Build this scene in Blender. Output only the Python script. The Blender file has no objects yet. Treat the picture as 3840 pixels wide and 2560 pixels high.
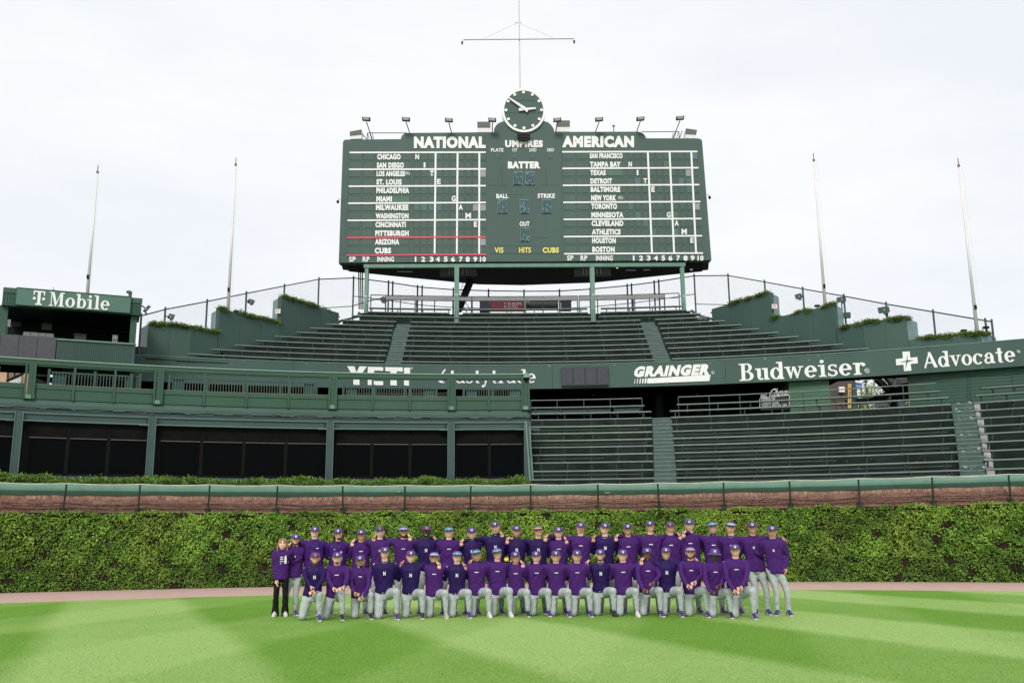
import bpy, bmesh, math, random
import numpy as np
from math import sin, cos, pi, radians, sqrt, atan, atan2
from mathutils import Vector, Matrix
from mathutils.bvhtree import BVHTree
random.seed(7); rng = np.random.default_rng(7)
SC = bpy.context.scene
COL = SC.collection

# ---------------------------------------------------------------- camera
CAMH, FPX = 1.5, 3600.0
PITCH, ROLL = atan(755/3600), radians(.55)
_f = np.array([0, cos(PITCH), sin(PITCH)]); _r0 = np.array([1., 0, 0]); _u0 = np.array([0, -sin(PITCH), cos(PITCH)])
_U = _u0*cos(ROLL)+_r0*sin(ROLL); _R = _r0*cos(ROLL)-_u0*sin(ROLL); _C = np.array([0, 0, CAMH])
cam = bpy.data.cameras.new('camera'); cam.sensor_width = 36; cam.lens = FPX/3840*36
cam.clip_start = .1; cam.clip_end = 2000
camo = bpy.data.objects.new('camera', cam); COL.objects.link(camo)
camo.matrix_world = Matrix(((_R[0], _U[0], -_f[0], 0), (_R[1], _U[1], -_f[1], 0), (_R[2], _U[2], -_f[2], CAMH), (0, 0, 0, 1)))
SC.camera = camo

# ---------------------------------------------------------------- sky, sun, exposure
SUN_EL, SUN_AZ = radians(38), radians(190)
w = bpy.data.worlds.new('World'); SC.world = w; w.use_nodes = True
nt = w.node_tree; nt.nodes.clear()
def WN(t, **k):
    n = nt.nodes.new(t)
    for a, b in k.items(): setattr(n, a, b)
    return n
wo = WN('ShaderNodeOutputWorld'); bg = WN('ShaderNodeBackground')
sky = WN('ShaderNodeTexSky', sky_type='NISHITA', sun_disc=False, sun_elevation=SUN_EL, sun_rotation=SUN_AZ)
tc = WN('ShaderNodeTexCoord'); mp = WN('ShaderNodeMapping'); mp.inputs['Scale'].default_value = (1.6, 1.6, 5.0)
nz = WN('ShaderNodeTexNoise'); nz.inputs['Scale'].default_value = 1.3; nz.inputs['Detail'].default_value = 5; nz.inputs['Roughness'].default_value = .55
cr = WN('ShaderNodeValToRGB')
cr.color_ramp.elements[0].position = .36; cr.color_ramp.elements[0].color = (9.0, 9.4, 9.95, 1)
cr.color_ramp.elements[1].position = .58; cr.color_ramp.elements[1].color = (10.1, 10.25, 10.4, 1)
mx = WN('ShaderNodeMix', data_type='RGBA'); mx.inputs[0].default_value = .95
nt.links.new(tc.outputs['Generated'], mp.inputs[0]); nt.links.new(mp.outputs[0], nz.inputs[0]); nt.links.new(nz.outputs[0], cr.inputs[0])
nt.links.new(sky.outputs[0], mx.inputs[6]); nt.links.new(cr.outputs[0], mx.inputs[7]); nt.links.new(mx.outputs[2], bg.inputs[0])
bg.inputs[1].default_value = .10; nt.links.new(bg.outputs[0], wo.inputs[0])
sl = bpy.data.lights.new('sun', 'SUN'); sl.energy = 2.1; sl.angle = radians(16); sl.color = (1, .97, .92)
so = bpy.data.objects.new('sun', sl); COL.objects.link(so)
_sd = Vector((sin(SUN_AZ)*cos(SUN_EL), cos(SUN_AZ)*cos(SUN_EL), sin(SUN_EL)))
so.rotation_euler = _sd.to_track_quat('Z', 'Y').to_euler(); so.location = (0, -20, 60)
SC.view_settings.view_transform = 'Standard'; SC.view_settings.look = 'None'
SC.view_settings.exposure = 0; SC.view_settings.gamma = 1; SC.view_settings.use_curve_mapping = False
SC.cycles.max_bounces = 6; SC.cycles.diffuse_bounces = 3; SC.cycles.transparent_max_bounces = 8

# ---------------------------------------------------------------- pixel of the photograph -> place in the world
def ray(x, y): return _f + _R*(x-1920)/FPX + _U*(1280-y)/FPX
def pY(x, y, Y): d = ray(x, y); return _C + d*(Y/d[1])
def pz(x, y, z): d = ray(x, y); return _C + d*((z-CAMH)/d[2])
def proj(p):
    d = np.array(p)-_C; k = d@_f; return (1920+FPX*(d@_R)/k, 1280-FPX*(d@_U)/k)
def solveX(px, z, curve):
    lo, hi = -60., 60.
    for _ in range(40):
        m = (lo+hi)/2
        if proj((m, curve(m), z))[0] < px: lo = m
        else: hi = m
    return (lo+hi)/2
def oncurve(x, y, curve):
    Y = 40.
    for _ in range(25):
        p = pY(x, y, Y); Y = float(curve(p[0]))
    return pY(x, y, Y)
def polyc(c): return lambda X: float(np.polyval(c, X))
_wb = [(0, 2223), (400, 2211), (850, 2201), (1900, 2187), (2965, 2178.5), (3500, 2180), (3840, 2183)]
_p = np.array([pz(x, y, 0) for x, y in _wb]); _wc = np.polyfit(_p[:, 0], _p[:, 1], 2)
def W(X): return float(np.polyval(_wc, X))
def Wo(off): return lambda X: W(X)+off
_ft = [(600, 1335), (1000, 1358), (1300, 1364.5), (2000, 1367), (2660, 1352), (3240, 1319), (3840, 1273)]
_fb = [(550, 1424), (1000, 1450), (2000, 1456), (2500, 1445), (2600, 1442), (3140, 1417), (3840, 1371)]
ZFT = float(pY(2000, 1367, 47)[2]); ZFB = float(pY(2000, 1456, 47)[2])
_p = np.array([pz(x, y, ZFT) for x, y in _ft]+[pz(x, y, ZFB) for x, y in _fb]); _fc = np.polyfit(_p[:, 0], _p[:, 1], 2)
def FA(X): return float(np.polyval(_fc, X))
def FAo(off): return lambda X: FA(X)+off

# ---------------------------------------------------------------- materials
MATS = {}
def mat(name, col, rough=.6, var=.12, scale=3., bump=.0, bscale=30., metal=0., spec=.5, tint=None, streak=False, coords='Object', detail=4):
    if name in MATS: return MATS[name]
    m = bpy.data.materials.new(name); m.use_nodes = True; t = m.node_tree; b = t.nodes['Principled BSDF']
    b.inputs['Roughness'].default_value = rough; b.inputs['Metallic'].default_value = metal
    b.inputs['Specular IOR Level'].default_value = spec
    L = t.links.new; N = t.nodes.new
    g = N('ShaderNodeTexCoord'); src = g.outputs[coords]
    if streak:
        mpn = N('ShaderNodeMapping'); mpn.inputs['Scale'].default_value = (1, 1, .12); L(src, mpn.inputs[0]); src = mpn.outputs[0]
    n = N('ShaderNodeTexNoise'); n.inputs['Scale'].default_value = scale; n.inputs['Detail'].default_value = detail; L(src, n.inputs[0])
    r = N('ShaderNodeMapRange'); r.inputs[1].default_value = .3; r.inputs[2].default_value = .7
    r.inputs[3].default_value = 1-var; r.inputs[4].default_value = 1+var; L(n.outputs[0], r.inputs[0])
    v = N('ShaderNodeVectorMath'); v.operation = 'SCALE'; v.inputs[0].default_value = col[:3]; L(r.outputs[0], v.inputs['Scale'])
    out = v.outputs[0]
    if tint:   # per-face attribute mixes towards a second colour
        a = N('ShaderNodeAttribute'); a.attribute_name = 'tint'
        mxx = N('ShaderNodeMix'); mxx.data_type = 'RGBA'; L(a.outputs['Fac'], mxx.inputs[0]); L(out, mxx.inputs[6])
        v2 = N('ShaderNodeVectorMath'); v2.operation = 'SCALE'; v2.inputs[0].default_value = tint[:3]; L(r.outputs[0], v2.inputs['Scale'])
        L(v2.outputs[0], mxx.inputs[7]); out = mxx.outputs[2]
    L(out, b.inputs['Base Color'])
    if bump:
        n2 = N('ShaderNodeTexNoise'); n2.inputs['Scale'].default_value = bscale; n2.inputs['Detail'].default_value = 3; L(g.outputs[coords], n2.inputs[0])
        bp = N('ShaderNodeBump'); bp.inputs['Strength'].default_value = bump; bp.inputs['Distance'].default_value = .02
        L(n2.outputs[0], bp.inputs['Height']); L(bp.outputs[0], b.inputs['Normal'])
    MATS[name] = m; return m
def cloth(name, col, rough=.75, wr=.5, sheen=.0):
    if name in MATS: return MATS[name]
    m = mat(name, col, rough, .10, 6., 0, spec=.15)
    t = m.node_tree; L = t.links.new; N = t.nodes.new; b = t.nodes['Principled BSDF']
    g = [n for n in t.nodes if n.type == 'TEX_COORD'][0]
    mp_ = N('ShaderNodeMapping'); mp_.inputs['Scale'].default_value = (7, 7, 3); mp_.inputs['Rotation'].default_value = (0, .5, 0); L(g.outputs['Object'], mp_.inputs[0])
    n = N('ShaderNodeTexNoise'); n.inputs['Scale'].default_value = 1.3; n.inputs['Detail'].default_value = 3; n.inputs['Distortion'].default_value = .8
    L(mp_.outputs[0], n.inputs[0])
    bp = N('ShaderNodeBump'); bp.inputs['Strength'].default_value = wr; bp.inputs['Distance'].default_value = .09
    L(n.outputs[0], bp.inputs['Height']); L(bp.outputs[0], b.inputs['Normal'])
    b.inputs['Sheen Weight'].default_value = sheen
    return m

GREEN = mat('green_paint', (.052, .098, .082), .55, .10, .7, .1, 20, streak=True, spec=.3, tint=(.04, .085, .07))
GREEN2 = mat('green_paint_lively', (.036, .088, .060), .5, .10, .9, .1, 20, streak=True, spec=.3)
GREENB = mat('green_paint_bluish', (.030, .066, .066), .4, .10, .9, .05, 20)
GREENL = mat('green_paint_pale', (.12, .23, .17), .55, .14, 2, .1, 25)
SBG = mat('scoreboard_green', (.068, .112, .096), .6, .10, .5, .05, 12, spec=.3, streak=True, tint=(.078, .128, .108))
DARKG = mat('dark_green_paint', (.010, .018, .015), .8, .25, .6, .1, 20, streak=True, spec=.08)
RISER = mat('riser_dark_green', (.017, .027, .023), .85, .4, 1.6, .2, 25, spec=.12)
BENCHM = mat('bench_green_metal', (.098, .135, .121), .42, .18, 2.5, .0, metal=0.0, spec=.9, tint=(.20, .25, .17))
BRACK = mat('bracket_metal', (.035, .05, .045), .6, .5, 9)
STEPM = mat('step_paint', (.060, .098, .090), .7, .15, 3, .2, 30, tint=(.055, .1, .085))
CONC = mat('bare_concrete', (.42, .41, .40), .85, .2, 5, .3, 30)
BLACK = mat('black_metal', (.009, .010, .011), .5, .2, 5, spec=.15)
DKMET = mat('dark_fence_metal', (.02, .045, .038), .5, .2, 5)
WHITE = mat('white_paint', (.82, .82, .80), .5, .03, 5)
CREAM = mat('pole_paint', (.70, .69, .67), .45, .12, 4, streak=True)
GREYP = mat('grey_plank', (.24, .23, .24), .5, .1, 4)
RED = mat('red_paint', (.68, .055, .10), .5, .05, 3)
YELL = mat('yellow_paint', (.78, .70, .16), .5, .04, 3)
LAV = mat('lavender_plate', (.29, .29, .335), .6, .06, 3)
PLG = mat('plate_green', (.065, .145, .092), .6, .08, 3)
PLT = mat('plate_teal', (.058, .128, .118), .6, .08, 3)
PLB = mat('plate_blue', (.085, .145, .165), .6, .08, 3)
GLASS = mat('dark_window_glass', (.002, .003, .003), .06, .1, 1, spec=.03)
BLIND = mat('dark_roller_blind', (.009, .0085, .009), .8, .25, 2, .2, 6, spec=.04)
LEDP = mat('led_panel', (.030, .036, .052), .5, .25, 5, .2, 60)
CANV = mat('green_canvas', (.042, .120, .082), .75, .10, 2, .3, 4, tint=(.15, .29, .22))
REDB = mat('red_banner', (.22, .012, .03), .55, .1, 3)
NAVY = mat('navy_box', (.012, .016, .045), .5, .1, 3)
BTAN = mat('tan_wall', (.50, .33, .20), .8, .1, 3, .2, 20)
BBRN = mat('brown_panel', (.085, .06, .05), .7, .12, 2)
BRICKM = mat('red_brick', (.29, .130, .102), .85, .3, 9, .4, 50, spec=.2, tint=(.52, .33, .24))
MORT = mat('mortar', (.50, .37, .31), .9, .2, 9, .3, 60)

# ---------------------------------------------------------------- mesh helpers
def tag(o, label=None, cat=None, group=None, kind=None):
    if label: o['label'] = label
    if cat: o['category'] = cat
    if group: o['group'] = group
    if kind: o['kind'] = kind
    return o
def empty(name, loc, label, cat, group=None, kind=None):
    o = bpy.data.objects.new(name, None); COL.objects.link(o); o.location = tuple(float(v) for v in loc); o.empty_display_size = .2
    o['org'] = [float(v) for v in loc]
    return tag(o, label, cat, group, kind)
def org(o): return np.array(o['org']) if (o is not None and 'org' in o) else np.zeros(3)
class MB:
    def __init__(s): s.v = []; s.f = []; s.t = []; s.m = []; s.cur_t = 0.; s.cur_m = 0
    def add(s, vs, fs, t=None):
        b = len(s.v); s.v += [tuple(map(float, v)) for v in vs]
        for f in fs: s.f.append(tuple(i+b for i in f)); s.t.append(s.cur_t if t is None else t); s.m.append(s.cur_m)
        return s
    def hexa(s, a, b, t=None):      # two matching quads a (front) and b (back)
        s.add(list(a)+list(b), [(0, 1, 2, 3), (7, 6, 5, 4), (0, 4, 5, 1), (1, 5, 6, 2), (2, 6, 7, 3), (3, 7, 4, 0)], t); return s
    def box(s, c, d, rz=0., t=None):
        x, y, z = d[0]/2, d[1]/2, d[2]/2; ca, sa = cos(rz), sin(rz)
        P = [(-x, -y, -z), (x, -y, -z), (x, -y, z), (-x, -y, z), (-x, y, -z), (x, y, -z), (x, y, z), (-x, y, z)]
        P = [(c[0]+p[0]*ca-p[1]*sa, c[1]+p[0]*sa+p[1]*ca, c[2]+p[2]) for p in P]
        return s.hexa(P[:4], P[4:], t)
    def beam(s, p0, p1, wd, h, t=None, up=(0, 0, 1)):    # rectangular bar from p0 to p1
        p0, p1 = Vector(p0), Vector(p1); d = (p1-p0).normalized(); u = Vector(up)
        if abs(d.dot(u)) > .97: u = Vector((0, 1, 0))
        sx = d.cross(u).normalized(); sz = sx.cross(d).normalized(); a = sx*wd/2; b = sz*h/2
        return s.hexa([p0-a-b, p0+a-b, p0+a+b, p0-a+b], [p1-a-b, p1+a-b, p1+a+b, p1-a+b], t)
    def tube(s, p0, p1, r, n=8, r1=None, t=None):
        p0, p1 = Vector(p0), Vector(p1); d = (p1-p0).normalized(); u = Vector((0, 0, 1)) if abs(d.z) < .9 else Vector((1, 0, 0))
        a = d.cross(u).normalized(); b = d.cross(a); r1 = r if r1 is None else r1
        V = [p0+(a*cos(2*pi*i/n)+b*sin(2*pi*i/n))*r for i in range(n)]+[p1+(a*cos(2*pi*i/n)+b*sin(2*pi*i/n))*r1 for i in range(n)]
        return s.add(V, [(i, (i+1) % n, n+(i+1) % n, n+i) for i in range(n)]+[tuple(range(n))[::-1], tuple(range(n, 2*n))], t)
    def path(s, pts, r, n=6):
        for a, b in zip(pts, pts[1:]): s.tube(a, b, r, n)
        return s
    def prism(s, poly, off, t=None):   # planar polygon (3D points) pushed by vector off
        n = len(poly); P = [np.array(p, float) for p in poly]; Q = [p+np.array(off, float) for p in P]
        return s.add(P+Q, [tuple(range(n)), tuple(range(2*n-1, n-1, -1))]+[((i+1) % n, i, n+i, n+(i+1) % n) for i in range(n)], t)
    def ribbon(s, path2d, z0, z1, th=.1, t=None):   # wall of thickness th behind a plan path
        P = [np.array(p, float) for p in path2d]; n = len(P); Q = []
        for i in range(n):
            d = P[min(i+1, n-1)]-P[max(i-1, 0)]; d /= max(np.linalg.norm(d), 1e-9); Q.append(P[i]+np.array([-d[1], d[0]])*th)
        zz0 = z0 if hasattr(z0, '__len__') else [z0]*n; zz1 = z1 if hasattr(z1, '__len__') else [z1]*n
        V = []
        for i in range(n): V += [(P[i][0], P[i][1], zz0[i]), (P[i][0], P[i][1], zz1[i]), (Q[i][0], Q[i][1], zz1[i]), (Q[i][0], Q[i][1], zz0[i])]
        F = []
        for i in range(n-1):
            a, b = 4*i, 4*i+4
            F += [(a, b, b+1, a+1), (a+1, b+1, b+2, a+2), (a+2, b+2, b+3, a+3), (a+3, b+3, b, a)]
        F += [(0, 1, 2, 3), (4*n-1, 4*n-2, 4*n-3, 4*n-4)]
        return s.add(V, F, t)
    def build(s, name, m=None, parent=None, smooth=False, label=None, kind=None):
        o3 = org(parent)
        me = bpy.data.meshes.new(name); V = np.array(s.v, float).reshape(-1, 3)-o3
        me.from_pydata(V.tolist(), [], s.f)
        ms = m if isinstance(m, (list, tuple)) else [m]
        for q in ms: me.materials.append(q)
        if len(ms) > 1: me.polygons.foreach_set('material_index', s.m)
        if any(s.t): 
            a = me.attributes.new('tint', 'FLOAT', 'FACE'); a.data.foreach_set('value', np.array(s.t, np.float32))
        if smooth: me.polygons.foreach_set('use_smooth', [True]*len(me.polygons))
        me.update(); return link(name, me, parent, label, kind)
def link(name, me, parent=None, label=None, kind=None, loc=None):
    o = bpy.data.objects.new(name, me); COL.objects.link(o)
    if parent is not None: o.parent = parent; o['org'] = list(parent['org']) if 'org' in parent else [0., 0, 0]
    if loc is not None: o.location = loc
    if label: o['label'] = label
    if kind: o['kind'] = kind
    return o
def npmesh(name, V, Fc, m, parent=None, tint=None, smooth=False, kind=None, label=None):
    me = bpy.data.meshes.new(name); V = np.asarray(V, np.float32)-org(parent).astype(np.float32); Fc = np.asarray(Fc, np.int32); k = Fc.shape[1]
    me.vertices.add(len(V)); me.vertices.foreach_set('co', V.ravel())
    me.loops.add(Fc.size); me.loops.foreach_set('vertex_index', Fc.ravel())
    me.polygons.add(len(Fc)); me.polygons.foreach_set('loop_start', np.arange(0, Fc.size, k, dtype=np.int32))
    me.update(calc_edges=True)
    if tint is not None:
        a = me.attributes.new('tint', 'FLOAT', 'FACE'); a.data.foreach_set('value', np.asarray(tint, np.float32))
    if smooth: me.polygons.foreach_set('use_smooth', np.ones(len(Fc), bool))
    me.materials.append(m); return link(name, me, parent, label, kind)
def curvepts(curve, x0, x1, step=1.0, z=None):
    n = max(2, int(abs(x1-x0)/step)+1); X = np.linspace(x0, x1, n)
    return [(x, curve(x)) if z is None else (x, curve(x), z) for x in X]

# ---------------------------------------------------------------- lettering
TXT = {}
def prep_texts(items):
    objs = []
    for body, bold in items:
        c = bpy.data.curves.new('t', 'FONT'); c.body = body; c.offset = bold; c.extrude = 0; c.resolution_u = 3
        c.space_character = 1+bold*2.2
        o = bpy.data.objects.new('t', c); COL.objects.link(o); objs.append(o)
    dg = bpy.context.evaluated_depsgraph_get(); dg.update()
    for (body, bold), o in zip(items, objs):
        me = bpy.data.meshes.new_from_object(o.evaluated_get(dg))
        V = np.array([v.co[:2] for v in me.vertices]); F = [tuple(p.vertices) for p in me.polygons]
        mn, mxv = V.min(0), V.max(0); V = (V-mn)/(mxv-mn); TXT[(body, bold)] = (V, F, (mxv-mn)[0]/(mxv-mn)[1])
        bpy.data.meshes.remove(me)
    for o in objs:
        c = o.data; bpy.data.objects.remove(o); bpy.data.curves.remove(c)
def flat_letters(name, V, F, fn, m, parent, th=.02, label=None):
    """V in 0..1 x 0..1, fn maps (s,t,d) to the world, d = depth in front of the surface"""
    n = len(V); P = [fn(v[0], v[1], th) for v in V]+[fn(v[0], v[1], 0) for v in V]
    ed = {}
    for f in F:
        for i in range(len(f)):
            a, b = f[i], f[(i+1) % len(f)]; ed[(a, b)] = 1
    F2 = [tuple(f) for f in F]+[tuple(i+n for i in f[::-1]) for f in F]
    for (a, b) in ed:
        if (b, a) not in ed: F2.append((b, a, a+n, b+n))
    mb = MB(); mb.add(P, F2); return mb.build(name, m, parent, label=label)

# hand drawn slab serif letters: list of polygons in units of cap height
def _rect(x0, y0, x1, y1): return [(x0, y0), (x1, y0), (x1, y1), (x0, y1)]
def _arc(cx, cy, rx, ry, wx, wy, a0, a1, n=18):
    out = []
    A = [radians(a0+(a1-a0)*i/n) for i in range(n+1)]
    for p, q in zip(A, A[1:]):
        out.append([(cx+rx*cos(p), cy+ry*sin(p)), (cx+rx*cos(q), cy+ry*sin(q)), (cx+(rx-wx)*cos(q), cy+(ry-wy)*sin(q)), (cx+(rx-wx)*cos(p), cy+(ry-wy)*sin(p))])
    return out
def _dot(cx, cy, r): return [[(cx+r*cos(2*pi*i/14), cy+r*sin(2*pi*i/14)) for i in range(14)]]
def glyph(ch, S=.185, T=.062):
    X = .68
    def serif(x, y, wd=.36): return _rect(x-wd/2, y, x+wd/2, y+T+.01)
    if ch == 'o': return _arc(.32, X/2, .32, X/2+.01, S, T+.01, 0, 360, 28), .64
    if ch == 'i': return [_rect(.13, 0, .13+S, X), serif(.205, 0), _rect(.0, X-T-.02, .14, X)]+_dot(.2, X+.2, .10), .41
    if ch == 'l': return [_rect(.13, 0, .13+S, 1.0), serif(.205, 0), _rect(.0, 1-T-.02, .14, 1.0)], .41
    if ch == 'd': return _arc(.30, X/2, .30, X/2+.01, S, T+.01, 25, 335, 24)+[_rect(.46, 0, .46+S, 1.0), _rect(.33, 1-T-.02, .47, 1.0), _rect(.6, 0, .7, T+.02)], .70
    if ch == 'b': return _arc(.40, X/2, .30, X/2+.01, S, T+.01, -155, 155, 24)+[_rect(.1, 0, .1+S, 1.0), _rect(.0, 1-T-.02, .11, 1.0)], .70
    if ch == 'u': return [_rect(.1, .2, .1+S, X), _rect(.0, X-T-.02, .11, X), _rect(.46, 0, .46+S, X), _rect(.35, X-T-.02, .47, X), _rect(.6, 0, .72, T+.02)]+_arc(.285, .22, .185, .23, S*.8, .08, 180, 320, 12), .72
    if ch == 'r': return [_rect(.12, 0, .12+S, X), serif(.2, 0, .38), _rect(.0, X-T-.02, .13, X)]+_arc(.42, X-.26, .19, .27, .09, .08, 60, 170, 10)+_dot(.50, X-.12, .095), .60
    if ch == 'e': return _arc(.31, X/2, .31, X/2+.01, S, T+.015, 0, 320, 26)+[_rect(.12, X/2-.03, .60, X/2+T-.01)], .64
    if ch == 'c': return _arc(.31, X/2, .31, X/2+.01, S, T+.015, 42, 320, 24)+_dot(.50, X-.14, .09), .62
    if ch == 's': return _arc(.25, X-.185, .22, .19, .12, T+.01, 20, 270, 14)+_arc(.25, .185, .24, .195, .12, T+.01, -160, 90, 14)+[_rect(.02, .02, .07, .22), _rect(.41, X-.2, .46, X-.02)], .52
    if ch == 'a': return [_rect(.38, 0.02, .38+S, X-.2), _rect(.5, 0, .64, T+.03)]+_arc(.31, X-.21, .22, .22, .14, T+.01, 0, 165, 12)+_dot(.14, X-.2, .09)+_arc(.22, .19, .21, .2, .13, T+.01, 60, 330, 16)+[_rect(.22, .34, .40, .40)], .66
    if ch == 't': return [_rect(.14, .1, .14+S, .92), _rect(.0, X-T-.02, .42, X)]+_arc(.30, .13, .16, .14, .12, .07, 180, 320, 10), .46
    if ch == 'v': return [[(.06, X), (.23, X), (.40, .16), (.32, 0), (.30, 0)], [(.52, X), (.6, X), (.36, 0), (.30, 0), (.34, .12)], serif(.15, X-T, .32), serif(.55, X-T, .26)], .66
    if ch == 'w': return [[(.06, X), (.22, X), (.36, .16), (.30, 0), (.27, 0)], [(.40, X-.05), (.46, X-.05), (.32, 0), (.27, 0)], [(.38, X), (.54, X), (.68, .16), (.62, 0), (.59, 0)], [(.80, X), (.87, X), (.65, 0), (.59, 0)], serif(.14, X-T, .32), serif(.83, X-T, .26)], .96
    if ch == 'y': return [[(.06, X), (.23, X), (.40, .12), (.32, 0), (.30, 0)], [(.52, X), (.6, X), (.28, -.26), (.18, -.26)], serif(.15, X-T, .32), serif(.55, X-T, .26)]+_dot(.14, -.22, .09), .66
    if ch == 'B': return [_rect(.12, 0, .12+.19, 1.0), _rect(0, 0, .45, T+.01), _rect(0, 1-T-.01, .45, 1.0), _rect(.3, .49, .45, .49+T)]+_arc(.42, .76, .26, .245, .17, T+.01, -90, 90, 14)+_arc(.44, .26, .31, .265, .19, T+.01, -90, 90, 14), .80
    if ch == 'A': return [[(0, 0), (.11, 0), (.42, .86), (.40, 1.0), (.37, 1.0)], [(.30, 1.0), (.47, 1.0), (.86, 0), (.64, 0)], _rect(.2, .28, .62, .28+T+.02)], .86
    if ch == 'M': return [_rect(.12, 0, .18, 1.0), _rect(.72, 0, .91, 1.0), [(.14, 1.0), (.32, 1.0), (.52, .25), (.46, 0), (.42, 0)], [(.74, 1.0), (.80, 1.0), (.48, 0), (.42, 0)], serif(.15, 0, .3), serif(.82, 0, .38), _rect(0, 1-T-.01, .3, 1.0), _rect(.72, 1-T-.01, 1.02, 1.0)], 1.04
    if ch == 'T': return [_rect(.30, 0, .30+.2, 1.0), _rect(.18, 0, .62, T+.04), _rect(.02, .9, .78, 1.0), _rect(.02, .70, .10, .92), _rect(.70, .70, .78, .92), _rect(0, .36, .18, .54), _rect(.62, .36, .80, .54)], .8
    return [], .3
def slab_word(txt, gap=.05):
    out = []; x = 0
    for c in txt:
        if c == ' ': x += .22; continue
        g, wd = glyph(c)
        for p in g: out.append([(a+x, b) for a, b in p])
        x += wd+gap
    return out, x-gap
def poly_letters(name, polys, wtot, fn, m, parent, th=.015, y0=0., y1=1., label=None):
    mb = MB()
    for i, p in enumerate(polys):
        area = sum(p[k][0]*p[(k+1) % len(p)][1]-p[(k+1) % len(p)][0]*p[k][1] for k in range(len(p)))
        q = p if area > 0 else p[::-1]; d = th+.0005*(i % 23); n = len(q)
        P = [fn(a/wtot, (b-y0)/(y1-y0), d) for a, b in q]+[fn(a/wtot, (b-y0)/(y1-y0), 0) for a, b in q]
        mb.add(P, [tuple(range(n)), tuple(range(2*n-1, n-1, -1))]+[((k+1) % n, k, n+k, n+(k+1) % n) for k in range(n)])
    return mb.build(name, m, parent, label=label)
# ================================================================ GROUND
def grass_mat():
    m = bpy.data.materials.new('mown_grass'); m.use_nodes = True; t = m.node_tree; b = t.nodes['Principled BSDF']; L = t.links.new; N = t.nodes.new
    b.inputs['Roughness'].default_value = .75; b.inputs['Specular IOR Level'].default_value = .25
    g = N('ShaderNodeTexCoord')
    def noise(sc, det=4, rough=.55, scl=(1, 1, 1)):
        mp_ = N('ShaderNodeMapping'); mp_.inputs['Scale'].default_value = scl; L(g.outputs['Object'], mp_.inputs[0])
        n = N('ShaderNodeTexNoise'); n.inputs['Scale'].default_value = sc; n.inputs['Detail'].default_value = det; n.inputs['Roughness'].default_value = rough
        L(mp_.outputs[0], n.inputs[0]); return n.outputs[0]
    # mowing lays: two families of stripes crossing (direction the blades were laid in)
    def stripes(nv, period, centre, duty=0.):
        sp = N('ShaderNodeVectorMath'); sp.operation = 'DOT_PRODUCT'; sp.inputs[1].default_value = (nv[0], nv[1], 0); L(g.outputs['Object'], sp.inputs[0])
        phase = pi/2-2*pi*centre/period
        wob = N('ShaderNodeTexNoise'); wob.inputs['Scale'].default_value = .12; L(g.outputs['Object'], wob.inputs[0])
        a = N('ShaderNodeMath'); a.operation = 'MULTIPLY_ADD'; L(wob.outputs[0], a.inputs[0]); a.inputs[1].default_value = .8; L(sp.outputs['Value'], a.inputs[2])
        k = N('ShaderNodeMath'); k.operation = 'MULTIPLY_ADD'; L(a.outputs[0], k.inputs[0]); k.inputs[1].default_value = 2*pi/period; k.inputs[2].default_value = phase
        s = N('ShaderNodeMath'); s.operation = 'SINE'; L(k.outputs[0], s.inputs[0])
        r = N('ShaderNodeMapRange'); r.inputs[1].default_value = -.35+duty; r.inputs[2].default_value = .4+duty; L(s.outputs[0], r.inputs[0]); r.interpolation_type = 'SMOOTHSTEP'
        return r.outputs[0]
    s1 = stripes((.927, .375), 5.9, 6.65); s2 = stripes((.98, -.2), 5.4, -7.8)
    ad = N('ShaderNodeMath'); ad.operation = 'MULTIPLY_ADD'; L(s2, ad.inputs[0]); ad.inputs[1].default_value = .42; L(s1, ad.inputs[2])
    nb = noise(.45, 5, .6); nf = noise(38, 4, .75); nm = noise(5, 5, .7, (1, 1.6, 1)); nh = noise(150, 2, .7)
    m0 = N('ShaderNodeMath'); m0.operation = 'MULTIPLY'; L(nb, m0.inputs[0]); m0.inputs[1].default_value = .35
    mm = N('ShaderNodeMath'); mm.operation = 'MULTIPLY_ADD'; L(ad.outputs[0], mm.inputs[0]); mm.inputs[1].default_value = .46; L(m0.outputs[0], mm.inputs[2])
    m2 = N('ShaderNodeMath'); m2.operation = 'MULTIPLY_ADD'; L(nm, m2.inputs[0]); m2.inputs[1].default_value = .22; L(mm.outputs[0], m2.inputs[2])
    cr_ = N('ShaderNodeValToRGB'); e = cr_.color_ramp.elements
    e[0].position = .28; e[0].color = (.130, .285, .020, 1); e[1].position = .90; e[1].color = (.305, .46, .128, 1)
    L(m2.outputs[0], cr_.inputs[0])
    rf = N('ShaderNodeMapRange'); rf.inputs[1].default_value = .3; rf.inputs[2].default_value = .7; rf.inputs[3].default_value = .60; rf.inputs[4].default_value = 1.40; L(nf, rf.inputs[0])
    rh = N('ShaderNodeMapRange'); rh.inputs[1].default_value = .3; rh.inputs[2].default_value = .7; rh.inputs[3].default_value = .66; rh.inputs[4].default_value = 1.34; L(nh, rh.inputs[0])
    v = N('ShaderNodeVectorMath'); v.operation = 'SCALE'; L(cr_.outputs[0], v.inputs[0]); L(rf.outputs[0], v.inputs['Scale'])
    v2 = N('ShaderNodeVectorMath'); v2.operation = 'SCALE'; L(v.outputs[0], v2.inputs[0]); L(rh.outputs[0], v2.inputs['Scale'])
    L(v2.outputs[0], b.inputs['Base Color'])
    bp = N('ShaderNodeBump'); bp.inputs['Strength'].default_value = .7; bp.inputs['Distance'].default_value = .03; L(nf, bp.inputs['Height']); L(bp.outputs[0], b.inputs['Normal'])
    return m
GRASS = grass_mat()
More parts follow.
